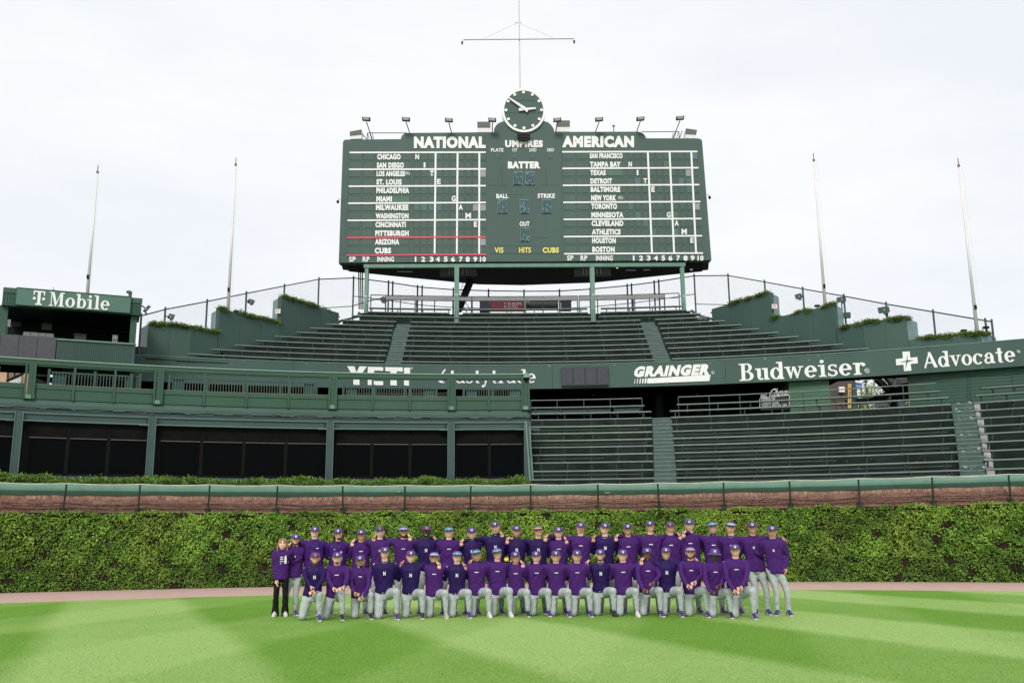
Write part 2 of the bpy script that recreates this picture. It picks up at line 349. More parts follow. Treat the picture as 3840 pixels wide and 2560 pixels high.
# ground: one sheet to the horizon (asphalt and dirt beyond), track and lawn above it
mb = MB(); mb.add([(-600, -300, -.05), (600, -300, -.05), (600, 900, -.05), (-600, 900, -.05)], [(0, 1, 2, 3)])
mb.build('ground', mat('ground_asphalt', (.06, .06, .058), .9, .2, .3), kind='structure')
TRACKM = mat('warning_track_clay', (.50, .335, .285), .95, .07, 1.5, .35, 40)
mb = MB(); xs = np.linspace(-40, 40, 81)
mb.add([(x, W(x)-12, -.004) for x in xs]+[(x, W(x)+.2, -.004) for x in xs], [(i, i+1, 82+i, 81+i) for i in range(80)])
mb.build('warning_track', TRACKM, kind='structure')
_te = [(0, 2261), (425, 2249.5), (1000, 2233), (2965, 2210), (3500, 2214.5), (3840, 2219)]
_p = np.array([pz(x, y, 0) for x, y in _te]); _tc = np.polyfit(_p[:, 0], _p[:, 1], 2)
def TE(x): return float(np.polyval(_tc, x))
mb = MB(); xs = np.linspace(-34, 34, 341)
ys = [min(TE(x), W(x)-1)+rng.normal(0, .012) for x in xs]
mb.add([(x, -60, 0.012) for x in xs]+[(x, y, 0.012) for x, y in zip(xs, ys)], [(i, i+1, 342+i, 341+i) for i in range(340)])
mb.build('grass_field', GRASS, kind='structure')
# short blades give the lawn a real nap where it is close
def blades(n, x0, x1, y0, y1, hmin, hmax, wd):
    Y = y0+(y1-y0)*rng.random(n)**1.25; X = (rng.random(n)*2-1)*(Y*.56)
    h = rng.uniform(hmin, hmax, n); a = rng.uniform(0, 2*pi, n); lean = rng.normal(0, .5, (n, 2))*h[:, None]
    dx, dy = np.cos(a)*wd/2, np.sin(a)*wd/2*.3; z = np.full(n, .008)
    V = np.stack([np.stack([X-dx, Y-dy, z], 1), np.stack([X+dx, Y+dy, z], 1), np.stack([X+lean[:, 0], Y+lean[:, 1], z+h], 1)], 1).reshape(-1, 3)
    return V, np.arange(3*n).reshape(-1, 3)
GB = mat('grass_blade', (.20, .36, .07), .6, .35, .6, 0, tint=(.33, .50, .19))
V, Fc = blades(170000, 0, 0, 9.2, 24, .008, .020, .010)
npmesh('grass_blades', V, Fc, GRASS, kind='stuff')

# ================================================================ OUTFIELD WALL
ZTOP = 3.62
wall = empty('brick_outfield_wall', (0, W(0), 0), 'curved red brick outfield wall topped with green canvas, above the ivy', 'wall', kind='structure')
mb = MB(); mb.ribbon(curvepts(W, -34, 34, 1), 0, ZTOP-.02, .45); mb.build('mortar_backing', MORT, wall)
# bricks: six courses and a soldier course under the canvas
br = []
def brick_row(z, h, ln, off, tnt, soldier=False):
    x = -18.6+off
    while x < 18.6:
        d = ln+.014; br.append((x+ln/2, z, ln, h, tnt())); x += d/sqrt(1+(2*_wc[0]*x+_wc[1])**2)
z = 2.50
for k in range(9):
    brick_row(z+k*.074, .060, .205, .11 if k % 2 else 0, lambda: float(np.clip(rng.normal(.22, .2), 0, 1)))
brick_row(z+9*.074+.062, .185, .062, 0, lambda: float(np.clip(rng.normal(.45, .28), 0, 1)), True)
def brickbox(mb, b, rel=None):
    x, zz, ln, h, t = b; sl_ = 2*_wc[0]*x+_wc[1]
    c = (x, W(x)-.006+rng.uniform(-.004, .004)+.04, zz+.03)
    mb.box(c, (ln*rng.uniform(.96, 1), .1, h), atan(sl_), t)
horiz = [b for b in br if b[3] < .1 and b[1] > 2.7]; rest = [b for b in br if not (b[3] < .1 and b[1] > 2.7)]
near = sorted(horiz, key=lambda b: W(b[0])-1.2*b[1]); ids = near[:280]; left_ = near[280:]
for b in ids:
    mb = MB(); brickbox(mb, b); mb.build('brick', BRICKM, wall)
mb = MB()
for b in left_+rest: brickbox(mb, b)
mb.build('small_bricks', BRICKM, wall, kind='stuff')
# canvas cover over the top of the wall, in lengths, slightly sagging
mb = MB(); xs = np.linspace(-30, 30, 241)
rows = [(-.03, 3.30), (-.07, 3.37), (-.10, 3.47), (-.11, 3.56), (-.07, ZTOP+.05), (.15, ZTOP+.09), (.46, ZTOP+.02)]
V = []
for (o, zz) in rows:
    for x in xs: V.append((x, W(x)+o+.012*sin(x*2.1+zz*3)+.008*sin(x*5.3), zz+(.012*sin(x*.9)+.01*sin(x*3.7) if zz < 3.4 else 0)))
n = len(xs); mb.add(V, [(r*n+i, r*n+i+1, (r+1)*n+i+1, (r+1)*n+i) for r in range(len(rows)-1) for i in range(n-1)])
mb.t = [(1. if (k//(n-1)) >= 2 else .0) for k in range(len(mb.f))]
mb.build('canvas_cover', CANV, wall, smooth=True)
for (px, py) in [(1495, 1843), (2277, 1847)]:
    p = oncurve(px, py, W); mb = MB(); mb.box((p[0], p[1]-.125, p[2]), (.14 if px < 2000 else .2, .01, .05)); mb.build('canvas_patch', mat('patch_pale', (.30, .33, .25), .8), wall)
for (px, py) in [(2823, 1871), (3768, 1837)]:
    p = oncurve(px, py, W); mb = MB(); mb.box((p[0], p[1]-.03, p[2]), (.09, .04, .11)); mb.box((p[0], p[1]-.05, p[2]), (.04, .05, .04)); mb.build('wall_outlet', GREYP, wall)

# basket: leaning posts, rail, cable and chain link
bask = empty('wall_basket_fence', (0, W(0)-.4, 2.7), 'chain link basket fence leaning out from the top of the brick wall', 'fence')
RO_, RZ = -.80, 3.66
def rp(x, o=RO_, z=RZ): return (x, W(x)+o, z)
posts_px = [(-20, 1810, -40, 1905), (250, 1813, 237, 1912), (526, 1821, 518, 1912), (787, 1827, 780, 1912), (1041, 1828, 1036, 1912), (1285, 1823, 1286, 1912), (1519, 1826, 1517, 1912), (1766, 1822, 1763, 1912), (1990, 1820, 1990, 1912), (2242, 1815, 2243, 1908), (2466, 1808, 2473, 1903), (2713, 1804, 2716, 1898), (2960, 1801, 2965, 1893), (3219, 1793, 3224, 1888), (3495, 1788, 3500, 1881), (3782, 1778, 3790, 1873), (4060, 1770, 4075, 1862)]
px_x = []
for (a, b, c_, d) in posts_px:
    x = solveX(a, RZ, Wo(RO_)); xb = solveX(c_, 2.74, Wo(-.05)); px_x.append(x)
    mb = MB(); mb.tube((xb, W(xb)-.06, 2.72), (x, W(x)+RO_, RZ+.06), .032, 8); mb.box((xb, W(xb)-.05, 2.76), (.22, .03, .13), atan(2*_wc[0]*xb+_wc[1])); mb.tube((xb, W(xb)-.1, 2.68), (xb, W(xb)-.1, 2.84), .045, 8)
    mb.build('basket_post', DKMET, bask)
mb = MB(); xs = np.linspace(px_x[0], px_x[-1], 120); xn = np.array(px_x)
def sag(x): 
    i = int(np.clip(np.searchsorted(xn, x)-1, 0, len(xn)-2)); u = (x-xn[i])/(xn[i+1]-xn[i]); return -.035*4*u*(1-u)
P = [rp(x, RO_, RZ+.02+sag(x)) for x in xs]
mb.path(P, .026, 6); mb.build('top_rail', mat('rail_pale', (.42, .45, .36), .5, .2, 4), bask)
mb = MB()
for q in range(3):
    o, zz = [(-.12, 2.86), (-.22, 3.0), (-.3, 3.02)][q]; pts = []
    for x in xs:
        i = int(np.clip(np.searchsorted(xn, x)-1, 0, len(xn)-2)); u = (x-xn[i])/(xn[i+1]-xn[i])
        dip = -.09*4*u*(1-u)*(1 if q == 1 else .5)+(.02*sin(i*2.3+q) if q == 2 else 0); pts.append((x, W(x)+o, zz+dip))
    mb.path(pts, .010, 5)
mb.build('cable', BLACK, bask)
# chain link: two families of diagonal wires on the leaning plane
def chainlink(name, curve, off0, z0, off1, z1, xa, xb, cell, r, m, parent):
    Lh = sqrt((off1-off0)**2+((z1-z0) if not callable(z0) else 1)**2) if not callable(z0) else 1
    Vs = []; Fs = []; nseg = 0
    st = cell*1.414; xw = Lh
    x = xa-xw
    while x < xb+xw:
        for sgn in (1, -1):
            A = x if sgn > 0 else x+xw; B = x+xw if sgn > 0 else x
            ua = 0.; ub = 1.
            # clip to xa..xb
            def cl(v): return (v-A)/(B-A)
            lo, hi = sorted((cl(xa), cl(xb))); ua = max(0, lo); ub = min(1, hi)
            if ub-ua < .02: continue
            for k in range(2):
                u0, u1 = ua+(ub-ua)*k/2, ua+(ub-ua)*(k+1)/2
                P0 = np.array([A+(B-A)*u0, 0, z0+(z1-z0)*u0]); P1 = np.array([A+(B-A)*u1, 0, z0+(z1-z0)*u1])
                P0[1] = curve(P0[0])+off0+(off1-off0)*u0; P1[1] = curve(P1[0])+off0+(off1-off0)*u1
                b = 6*nseg; nseg += 1
                d = (P1-P0)/np.linalg.norm(P1-P0); s = np.cross(d, (0, -1, 0)); s /= np.linalg.norm(s); yv = np.array([0, -1, 0])
                for P_ in (P0, P1): Vs += [P_-s*r, P_+s*r, P_+yv*r*1.5]
                Fs += [(b, b+1, b+4, b+3), (b+1, b+2, b+5, b+4), (b+2, b, b+3, b+5)]
        x += st
    return npmesh(name, Vs, Fs, m, parent, kind='stuff')
chainlink('chain_link', W, -.06, 2.76, RO_, RZ, -22, 24, .055, .0028, DKMET, bask)

# ================================================================ IVY
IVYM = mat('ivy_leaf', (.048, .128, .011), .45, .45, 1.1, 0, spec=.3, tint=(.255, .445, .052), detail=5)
STEMM = mat('ivy_stem', (.13, .075, .055), .8, .3, 6)
mb = MB(); mb.ribbon(curvepts(Wo(-.035), -30, 30, .5), 0.0, 2.70, .03); mb.build('ivy_shade_backing', mat('ivy_shadow_twigs', (.024, .021, .011), .9, .5, 6, .5, 30, spec=.1), kind='stuff')  # dark sheet behind the leaves, its colour stands in for shade in the gaps
def ivy(n):
    from math import tau
    X = rng.uniform(-22, 22, n); 
    hills = lambda x, z: (np.sin(x*3.1+1.7*np.sin(z*2.3+x*.7))*.5+np.sin(x*7.3-z*5.1+2*np.sin(x*1.3))*.3+np.sin(z*9.7+x*4.3)*.25)
    Z = rng.random(n)*2.74; 
    # shaggy upper edge
    Z = np.where(Z > 2.55, Z+.06*np.sin(X*2.3)+.04*np.sin(X*6.1), Z)
    saw = (Z/.27+.7*np.sin(X*4.3+np.sin(Z*3)*1.5)+.35*np.sin(X*11.7)) % 1.0; saw2 = (X/.45+.5*np.sin(Z*5)) % 1.0
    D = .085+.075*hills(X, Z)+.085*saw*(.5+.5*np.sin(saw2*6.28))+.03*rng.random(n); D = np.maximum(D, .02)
    keep = (hills(X, Z)+.55*rng.random(n)) > -.42+.12*np.sin(X*.5)-.14*(Z > 2.2); X, Z, D = X[keep], Z[keep], D[keep]; n = len(X)
    Y = np.polyval(_wc, X)-D
    s = rng.uniform(.040, .076, n)*(.85+.3*rng.random(n)); s *= np.where(Z < .9, .8, 1.)
    # leaf frame: hangs down and out
    a = rng.normal(0, .75, n); tilt = rng.uniform(.15, 1.15, n); yaw = rng.normal(0, .6, n)
    tip = np.stack([np.sin(a)*np.cos(tilt*.4), -np.sin(tilt)*np.ones(n), -np.cos(a)*np.cos(tilt)], 1); tip[:, 0] += yaw*.3
    tip /= np.linalg.norm(tip, axis=1)[:, None]
    nrm = np.stack([np.sin(yaw), -np.cos(tilt), np.sin(tilt)*.9+.25], 1); side = np.cross(tip, nrm); side /= np.linalg.norm(side, axis=1)[:, None]
    nrm = np.cross(side, tip)
    B = np.stack([X, Y, Z], 1)
    sc = s[:, None]; fold = .16
    V = np.stack([B, B+sc*(-.52*side+.30*tip+fold*nrm), B+sc*(-.34*side+.62*tip+.5*fold*nrm), B+sc*(1.05*tip-.1*nrm), B+sc*(.34*side+.62*tip+.5*fold*nrm), B+sc*(.52*side+.30*tip+fold*nrm), B+sc*.55*tip], 1)
    F = np.array([(0, 1, 6), (1, 2, 6), (2, 3, 6), (3, 4, 6), (4, 5, 6), (5, 0, 6)]); 
    Fc = (np.arange(n)[:, None, None]*7+F[None]).reshape(-1, 3)
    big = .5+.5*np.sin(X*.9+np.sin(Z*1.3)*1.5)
    t = np.clip(.30+.34*rng.normal(0, 1, n)*.8+.22*big+.10*(Z/2.7)+2.2*(D-.12), 0, 1)  # recess shade put into the tint too: leaves nearer the wall go darker
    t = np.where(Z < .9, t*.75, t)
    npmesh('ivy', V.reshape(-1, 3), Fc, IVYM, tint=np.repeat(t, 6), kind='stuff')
_t = IVYM.node_tree; _b = _t.nodes['Principled BSDF']; _src = _b.inputs['Base Color'].links[0].from_socket; _n = _t.nodes.new('ShaderNodeTexNoise'); _n.inputs['Scale'].default_value = .55; _n.inputs['Detail'].default_value = 3
_g = _t.nodes.new('ShaderNodeTexCoord'); _t.links.new(_g.outputs['Object'], _n.inputs[0]); _r = _t.nodes.new('ShaderNodeMapRange'); _r.inputs[1].default_value = .46; _r.inputs[2].default_value = .66; _r.inputs[4].default_value = .62; _t.links.new(_n.outputs[0], _r.inputs[0])
_m = _t.nodes.new('ShaderNodeMix'); _m.data_type = 'RGBA'; _m.blend_type = 'MULTIPLY'; _m.inputs[7].default_value = (.95, .66, .75, 1); _t.links.new(_r.outputs[0], _m.inputs[0]); _t.links.new(_src, _m.inputs[6]); _t.links.new(_m.outputs[2], _b.inputs['Base Color'])
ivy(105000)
# bare stems showing in the gaps
mb = MB()
for k in range(150):
    x = rng.uniform(-19, 19); z = rng.uniform(.1, 1.9); pts = []
    ln = rng.uniform(.25, .7); dx = rng.normal(0, .12)
    for q in range(5): pts.append((x+dx*q/4+rng.normal(0, .02), W(x)-.13-.05*rng.random(), z+ln*q/4))
    mb.path(pts, rng.uniform(.004, .009), 4)
mb.build('ivy_stems', STEMM, kind='stuff')
# ================================================================ LOWER BLEACHERS (behind the wall, from the suite building to beyond the frame)
LOWY = [1790, 1758.6, 1727, 1697.5, 1669, 1643.6, 1617, 1591, 1565, 1541, 1518]
LOFF = [1.0+.76*k for k in range(11)]
LZ = [float(oncurve(2448, y, Wo(o))[2]) for y, o in zip(LOWY, LOFF)]
XL0 = solveX(1975, 5, Wo(2)); XR = 26.0
seatsh = .42
lb = empty('lower_bleacher_deck', (8, W(8)+4, 3), 'dark green stepped concrete deck of the lower bleachers behind the wall', 'bleachers', kind='structure')
tops = [LZ[k]-seatsh for k in range(11)]
def step_sheet(mb, curve, z0, z1, y0, y1, xa, xb, step=1.0):
    X = np.linspace(xa, xb, max(2, int((xb-xa)/step)+1)); n = len(X)
    V = [(x, curve(x)+y0, z0) for x in X]+[(x, curve(x)+y0, z1) for x in X]+[(x, curve(x)+y1, z1) for x in X]
    mb.add(V, [(i, i+1, n+i+1, n+i) for i in range(n-1)]+[(n+i, n+i+1, 2*n+i+1, 2*n+i) for i in range(n-1)])
for k in range(10):
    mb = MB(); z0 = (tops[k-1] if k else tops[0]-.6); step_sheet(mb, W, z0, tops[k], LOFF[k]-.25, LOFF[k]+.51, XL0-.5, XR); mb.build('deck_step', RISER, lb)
zf = tops[9]
mb = MB(); mb.ribbon(curvepts(Wo(.46), XL0-1, XR, 1), 3.0, tops[0], .4); mb.build('front_curb', RISER, lb)
# benches
def bench_thing(curve, z, xa, xb, label, group, nb=None, seat_d=.24, rail=False, bh=.40, tl=0.):
    xm = (xa+xb)/2; t = empty('bleacher_bench', (xm, curve(xm), z), label, 'bench', group)
    X = np.linspace(xa, xb, max(2, int((xb-xa)/1.2)+1)); n = len(X)
    prof = [(-seat_d/2+.02, -.068), (-seat_d/2, -.056), (-seat_d/2+.002, -.012), (-seat_d/2+.025, 0), (seat_d/2, 0), (seat_d/2, -.068)]
    V = [(x, curve(x)+a, z+b) for (a, b) in prof for x in X]; m_ = len(prof)
    F = [(r*n+i, r*n+i+1, ((r+1) % m_)*n+i+1, ((r+1) % m_)*n+i) for r in range(m_) for i in range(n-1)]+[tuple(r*n for r in range(m_)), tuple(r*n+n-1 for r in range(m_))[::-1]]
    mb = MB(); mb.add(V, F, tl); mb.build('seat_plank', BENCHM, t)
    if rail: mb = MB(); mb.path([(x, curve(x)-.02, z-.19) for x in np.linspace(xa+.05, xa+(xb-xa)*rail, 8)], .014, 5); mb.build('foot_rail', BENCHM, t)
    nb = nb or max(2, round((xb-xa)/1.75)+1); ja = rng.uniform(.15, .5); 
    for i in range(nb):
        x = xa+ja+(xb-xa-2*ja)*i/(nb-1)+rng.normal(0, .03)
        mb = MB(); mb.beam((x, curve(x)-.06, z-.045), (x, curve(x)+.02, z-bh), .05, .07); mb.beam((x, curve(x)-.1, z-.07), (x, curve(x)+.1, z-.07), .04, .05)
        mb.build('bracket', BRACK, t)
    return t
ORD = ['first', 'second', 'third', 'fourth', 'fifth', 'sixth', 'seventh', 'eighth', 'ninth', 'tenth', 'eleventh', 'twelfth']
# block ends in pixels per row (bottom row first)
A1r = [2452, 2449, 2448, 2446, 2446, 2444, 2443, 2442, 2442, 2441, 2415]
A2l = [2537, 2534, 2532, 2529, 2526, 2524, 2521, 2519, 2515, 2512, 2538]
A2r = [3596, 3590, 3584, 3580, 3577, 3573, 3568, 3564, 3560, 3552, 3520]
A3l = [3692, 3686, 3680, 3675, 3669, 3664, 3658, 3654, 3649, 3654, 3677]
for k in range(11):
    c = Wo(LOFF[k]); z = LZ[k]; g = 'benches of the lower bleachers'
    xa = solveX(1992, z, c); 
    nm = 'green bench in the short lower block, %s row from the wall' % ORD[k]
    bench_thing(c, z, xa, solveX(A1r[k], z, c), nm, g, nb=5, bh=seatsh, rail=[0, .9, 0, .6, 0, .95, 0, .9, 0, 0, 0][k], tl=[0, .3, .1, .6, .2, .5, .7, .9, .1, .3, 0][k])
    bench_thing(c, z, solveX(A2l[k], z, c), solveX(A2r[k], z, c), 'green bench in the long lower block, %s row from the wall' % ORD[k], g, nb=8, bh=seatsh, rail=[.98, .98, .6, .98, .62, .98, .4, 0, 0, 0, 0][k], tl=[0, .2, .1, .1, .4, .5, .2, .1, .4, .3, 0][k])
    bench_thing(c, z, solveX(A3l[k], z, c), XR-1, 'green bench beyond the worn aisle steps, %s row from wall' % ORD[k], g, nb=6, bh=seatsh)
# guard rails behind the blocks
def guard(pts_px, ztop, zbot, curve, label, name='guard_rail', m=GREENB, r=.025, cat='railing'):
    X = [solveX(p, ztop, curve) for p in pts_px]; t = empty(name, (X[0], curve(X[0]), zbot), label, cat)
    mb = MB(); mb.path([(x, curve(x), ztop) for x in X], r, 8); mb.build('top_bar', BENCHM, t)
    for x in X: 
        mb = MB(); mb.tube((x, curve(x), zbot), (x, curve(x), ztop), r, 8); mb.build('upright', m, t)
    return t
gc = Wo(LOFF[10]+.35); zg = float(oncurve(2405, 1493, gc)[2])
guard([1990, 2089, 2189, 2288, 2407], zg, zf-.1, gc, 'thin green guard rail behind the short lower block')
guard([2543, 2658, 2773, 2890, 3010, 3130, 3250, 3385, 3508], zg, zf-.1, gc, 'long green guard rail in front of the menu board')
# pale boards behind the top bench of each block
for (pa, pb, lab) in [(1996, 2290, 'blue green'), (2300, 2400, 'short blue green')]:
    c2 = Wo(LOFF[10]+.05); xa, xb = solveX(pa, LZ[10]-.1, c2), solveX(pb, LZ[10]-.1, c2)
    mb = MB(); mb.ribbon(curvepts(c2, xa, xb, .8), LZ[10]-.33, LZ[10]-.10, .04); mb.build('back_board', GREENB, lb)
NOSE = mat('step_edge', (.15, .22, .20), .6, .2, 6)
def aisle(pl, pr, curve, offs, zt, label, worn=False, m=STEPM, name='aisle_stairs'):
    xm = curve; t = empty(name, (solveX(pl(0), zt[0], Wo(offs[0]) if curve is W else curve), 0, 0), label, 'stairs', kind='structure')
    return t
def build_aisle(t, cfun, rows, m, worn=False, drop=0.):
    # rows: list of (off, ztread, xl, xr)
    for k in range(len(rows)-1):
        (o0, z0, l0, r0), (o1, z1, l1, r1) = rows[k], rows[k+1]
        for h in range(2):
            u0, u1 = h/2, (h+1)/2; zz = z0+(z1-z0)*(u1)-.0
            la, ra = l0+(l1-l0)*u0, r0+(r1-r0)*u0; lb_, rb = l0+(l1-l0)*u1, r0+(r1-r0)*u1; ya, yb = o0+(o1-o0)*u0, o0+(o1-o0)*u1
            zb = z0+(z1-z0)*u0-.25; ca, cb = cfun(k, la), cfun(k, ra)
            mb = MB(); mb.hexa([(la, ca+ya, zb), (ra, cb+ya, zb), (ra, cb+ya, zz), (la, ca+ya, zz)], [(lb_, cfun(k, lb_)+yb+.02, zb), (rb, cfun(k, rb)+yb+.02, zb), (rb, cfun(k, rb)+yb+.02, zz), (lb_, cfun(k, lb_)+yb+.02, zz)])
            mb.build('step', m[(2*k+h) % len(m)] if isinstance(m, list) else m, t)
            # worn lip
            mb = MB(); mb.box(((la+ra)/2, (ca+cb)/2+ya-.008, zz-.016), (abs(ra-la)*.98, .02, .03), atan((cb-ca)/(ra-la))); mb.build('step_nosing', NOSE, t)
rows = []
for k in range(10):
    z = tops[k]; c = Wo(LOFF[k]-.25); l = 2453-(k*.9); r = 2538-k*2.3
    rows.append((LOFF[k]-.35, z-.0, solveX(l, z, c), solveX(r, z, c)))
rows = [(rows[0][0]-.12, rows[0][1]-.2, rows[0][2], rows[0][3])]+rows
t = empty('aisle_stairs', (rows[0][2], W(7), 3), 'painted green aisle steps between the two lower bleacher blocks', 'stairs', kind='structure')
build_aisle(t, lambda k, x: W(x), rows, STEPM)
rows = []
WORN = mat('worn_step_paint', (.055, .10, .085), .75, .2, 2.5, .3, 25, tint=(.5, .48, .45))
for k in range(10):
    z = tops[k]; c = Wo(LOFF[k]-.25); l = 3598-(k*3.9); r = 3700-k*6.0
    rows.append((LOFF[k]-.35, z, solveX(l, z, c), solveX(r, z, c)))
rows = [(rows[0][0]-.12, rows[0][1]-.2, rows[0][2], rows[0][3])]+rows
t = empty('worn_aisle_stairs', (rows[0][2], W(17), 3), 'worn aisle steps with flaking paint and a bare concrete edge', 'stairs', kind='structure')
build_aisle(t, lambda k, x: W(x), rows, WORN)
for k in range(1, len(rows)):   # bare concrete cheek and flaked patches
    o, z, l, r = rows[k]; mb = MB(); mb.box((r+.14, W(r)+o+.38, z+.03), (.30, .76, .10)); mb.box((r+.14, W(r)+o-.01, z-.1), (.30, .04, .30)); mb.build('bare_edge', CONC, t)
    if k in (2, 4, 6, 8, 9, 10):
        mb = MB()
        for q in range(4):
            a = rng.uniform(l+.1, r-.05); s_ = rng.uniform(.03, .11); zz = z+rng.uniform(.02, .16)
            pl_ = [(a+s_*cos(u)*rng.uniform(.6, 1.3), W(a)+o-.014, zz+s_*.35*sin(u)*rng.uniform(.6, 1.3)) for u in np.linspace(0, 2*pi, 8)[:-1]]; mb.prism(pl_, (0, .01, 0))
        mb.build('flaked_paint', CONC, t)
# worn rust marks on risers
mb = MB()
for q in range(60):
    k = int(rng.integers(0, 4)); x = rng.uniform(6, 18); zz = tops[k]-.05-rng.random()*.2; s_ = rng.uniform(.01, .05)
    pl_ = [(x+s_*cos(u)*rng.uniform(.5, 1.4), W(x)+LOFF[k]-.25-.004, zz+s_*sin(u)*rng.uniform(.5, 1.4)) for u in np.linspace(0, 2*pi, 7)[:-1]]; mb.prism(pl_, (0, .003, 0))
mb.build('rust_marks', mat('rust', (.12, .06, .045), .9, .3, 12), lb, kind='stuff')

# ================================================================ CONCOURSE UNDER THE UPPER DECK
con = empty('concourse', (5, FA(5)+3, zf), 'dark concourse under the upper deck behind the lower bleachers', 'concourse', kind='structure')
mb = MB(); X = np.linspace(-24, 30, 28); n = len(X)
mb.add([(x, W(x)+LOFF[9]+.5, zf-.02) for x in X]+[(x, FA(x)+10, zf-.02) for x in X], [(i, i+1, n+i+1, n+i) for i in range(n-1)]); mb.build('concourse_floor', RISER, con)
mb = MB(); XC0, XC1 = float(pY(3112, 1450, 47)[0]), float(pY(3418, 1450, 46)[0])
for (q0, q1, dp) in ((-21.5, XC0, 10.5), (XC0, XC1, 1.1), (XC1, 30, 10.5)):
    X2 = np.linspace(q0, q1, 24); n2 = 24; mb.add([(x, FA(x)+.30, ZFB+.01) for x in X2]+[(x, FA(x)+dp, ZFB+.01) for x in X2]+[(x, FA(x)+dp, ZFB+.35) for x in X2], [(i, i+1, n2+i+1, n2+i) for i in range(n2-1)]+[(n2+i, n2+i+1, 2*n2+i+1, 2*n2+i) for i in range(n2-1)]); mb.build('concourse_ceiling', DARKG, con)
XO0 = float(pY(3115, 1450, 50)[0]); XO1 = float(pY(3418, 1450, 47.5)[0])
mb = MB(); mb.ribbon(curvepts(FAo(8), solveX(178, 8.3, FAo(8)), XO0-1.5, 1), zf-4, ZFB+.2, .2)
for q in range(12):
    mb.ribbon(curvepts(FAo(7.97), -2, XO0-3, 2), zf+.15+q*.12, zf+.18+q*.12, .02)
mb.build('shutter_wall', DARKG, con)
for px in (2470, 2620, 2780):
    p = pY(px, 1480, 49.5); mb = MB(); mb.box((p[0], p[1], (zf+ZFB)/2), (.35, .35, ZFB-zf-.02)); mb.build('concourse_column', DARKG, con)
for (px, py) in [(2224, 1480), (2614, 1470), (2613, 1478)]:
    p = pY(px, py, 49.3); mb = MB(); mb.box(p, (.07, .06, .09)); mb.build('wall_fixture', mat('fixture_grey', (.3, .32, .32), .5), con)
# green block walls either side of the opening to the street
GBLK = mat('green_block_wall', (.045, .125, .070), .55, .08, 1.5, .1, 20)
gw = empty('green_block_pier', tuple(pY(3040, 1500, 46)), 'green painted block pier behind the menu board', 'wall', kind='structure')
a0, a1, a2 = pY(2930, 1500, 47.6), oncurve(2962, 1500, FAo(.42)), oncurve(3114, 1500, FAo(.36))
GZ = np.linspace(zf, ZFB, 11)
def blockwall(parent, P0, P1, th, zs, bw=.42, m=GBLK):
    P0 = np.array(P0[:2]); P1 = np.array(P1[:2]); L_ = np.linalg.norm(P1-P0); d = (P1-P0)/L_; nn = np.array([d[1], -d[0]]); az = atan2(d[1], d[0])
    mb = MB(); c = (P0+P1)/2-nn*th/2; mb.box((c[0], c[1], (zs[0]+zs[-1])/2), (L_, th, zs[-1]-zs[0]), az); mb.build('wall_core', m, parent)
    for k in range(len(zs)-1):
        x = -.2 if k % 2 else 0.
        while x < L_:
            a, b = max(0, x), min(L_, x+bw-.012); x += bw
            if b-a < .03: continue
            q = P0+d*(a+b)/2+nn*.002; mb = MB(); mb.box((q[0], q[1], (zs[k]+zs[k+1])/2), (b-a, .016, zs[k+1]-zs[k]-.012), az); mb.build('block', m, parent)
blockwall(gw, a1, a2, .5, GZ)
blockwall(gw, a0, a1, .2, GZ)
gr = empty('green_plank_wall', tuple(pY(3600, 1500, 43.5)), 'long green wall with conduit behind the far benches', 'wall', kind='structure')
b0, b1 = oncurve(3414, 1470, FAo(.55)), oncurve(3990, 1450, FAo(.38))
mb = MB(); d = np.array(b1-b0)[:2]; L_ = np.linalg.norm(d); c = (b0+b1)/2; az = atan2(d[1], d[0]); mb.box((c[0], c[1]+.2, (zf+ZFB)/2-.3), (L_, .3, ZFB-zf+.55), az); mb.build('wall_core', GREEN2, gr)
nn = np.array([d[1], -d[0]])/L_
for k in range(14):
    zz = zf+.02+k*.155; q = c[:2]+nn*(-.03); mb = MB(); mb.box((q[0], q[1], zz+.07), (L_, .03, .143), az); mb.build('plank', GREEN2, gr)
def ongr(px, py, e=.03):
    dd = ray(px, py); 
    t = ((b0[0]-_C[0])*nn[0]+(b0[1]-_C[1])*nn[1]+e)/(dd[0]*nn[0]+dd[1]*nn[1]); return _C+dd*t
for pl_ in ([(3623, 1408), (3660, 1408), (3660, 1394)], [(3628, 1410), (3628, 1480), (3636, 1520)], [(3638, 1411), (3638, 1480), (3646, 1518)], [(3681, 1408), (3760, 1404), (3840, 1398)], [(3795, 1404), (3797, 1470)]):
    mb = MB(); mb.path([ongr(*q) for q in pl_], .012, 6); mb.build('conduit', GREEN2, gr)

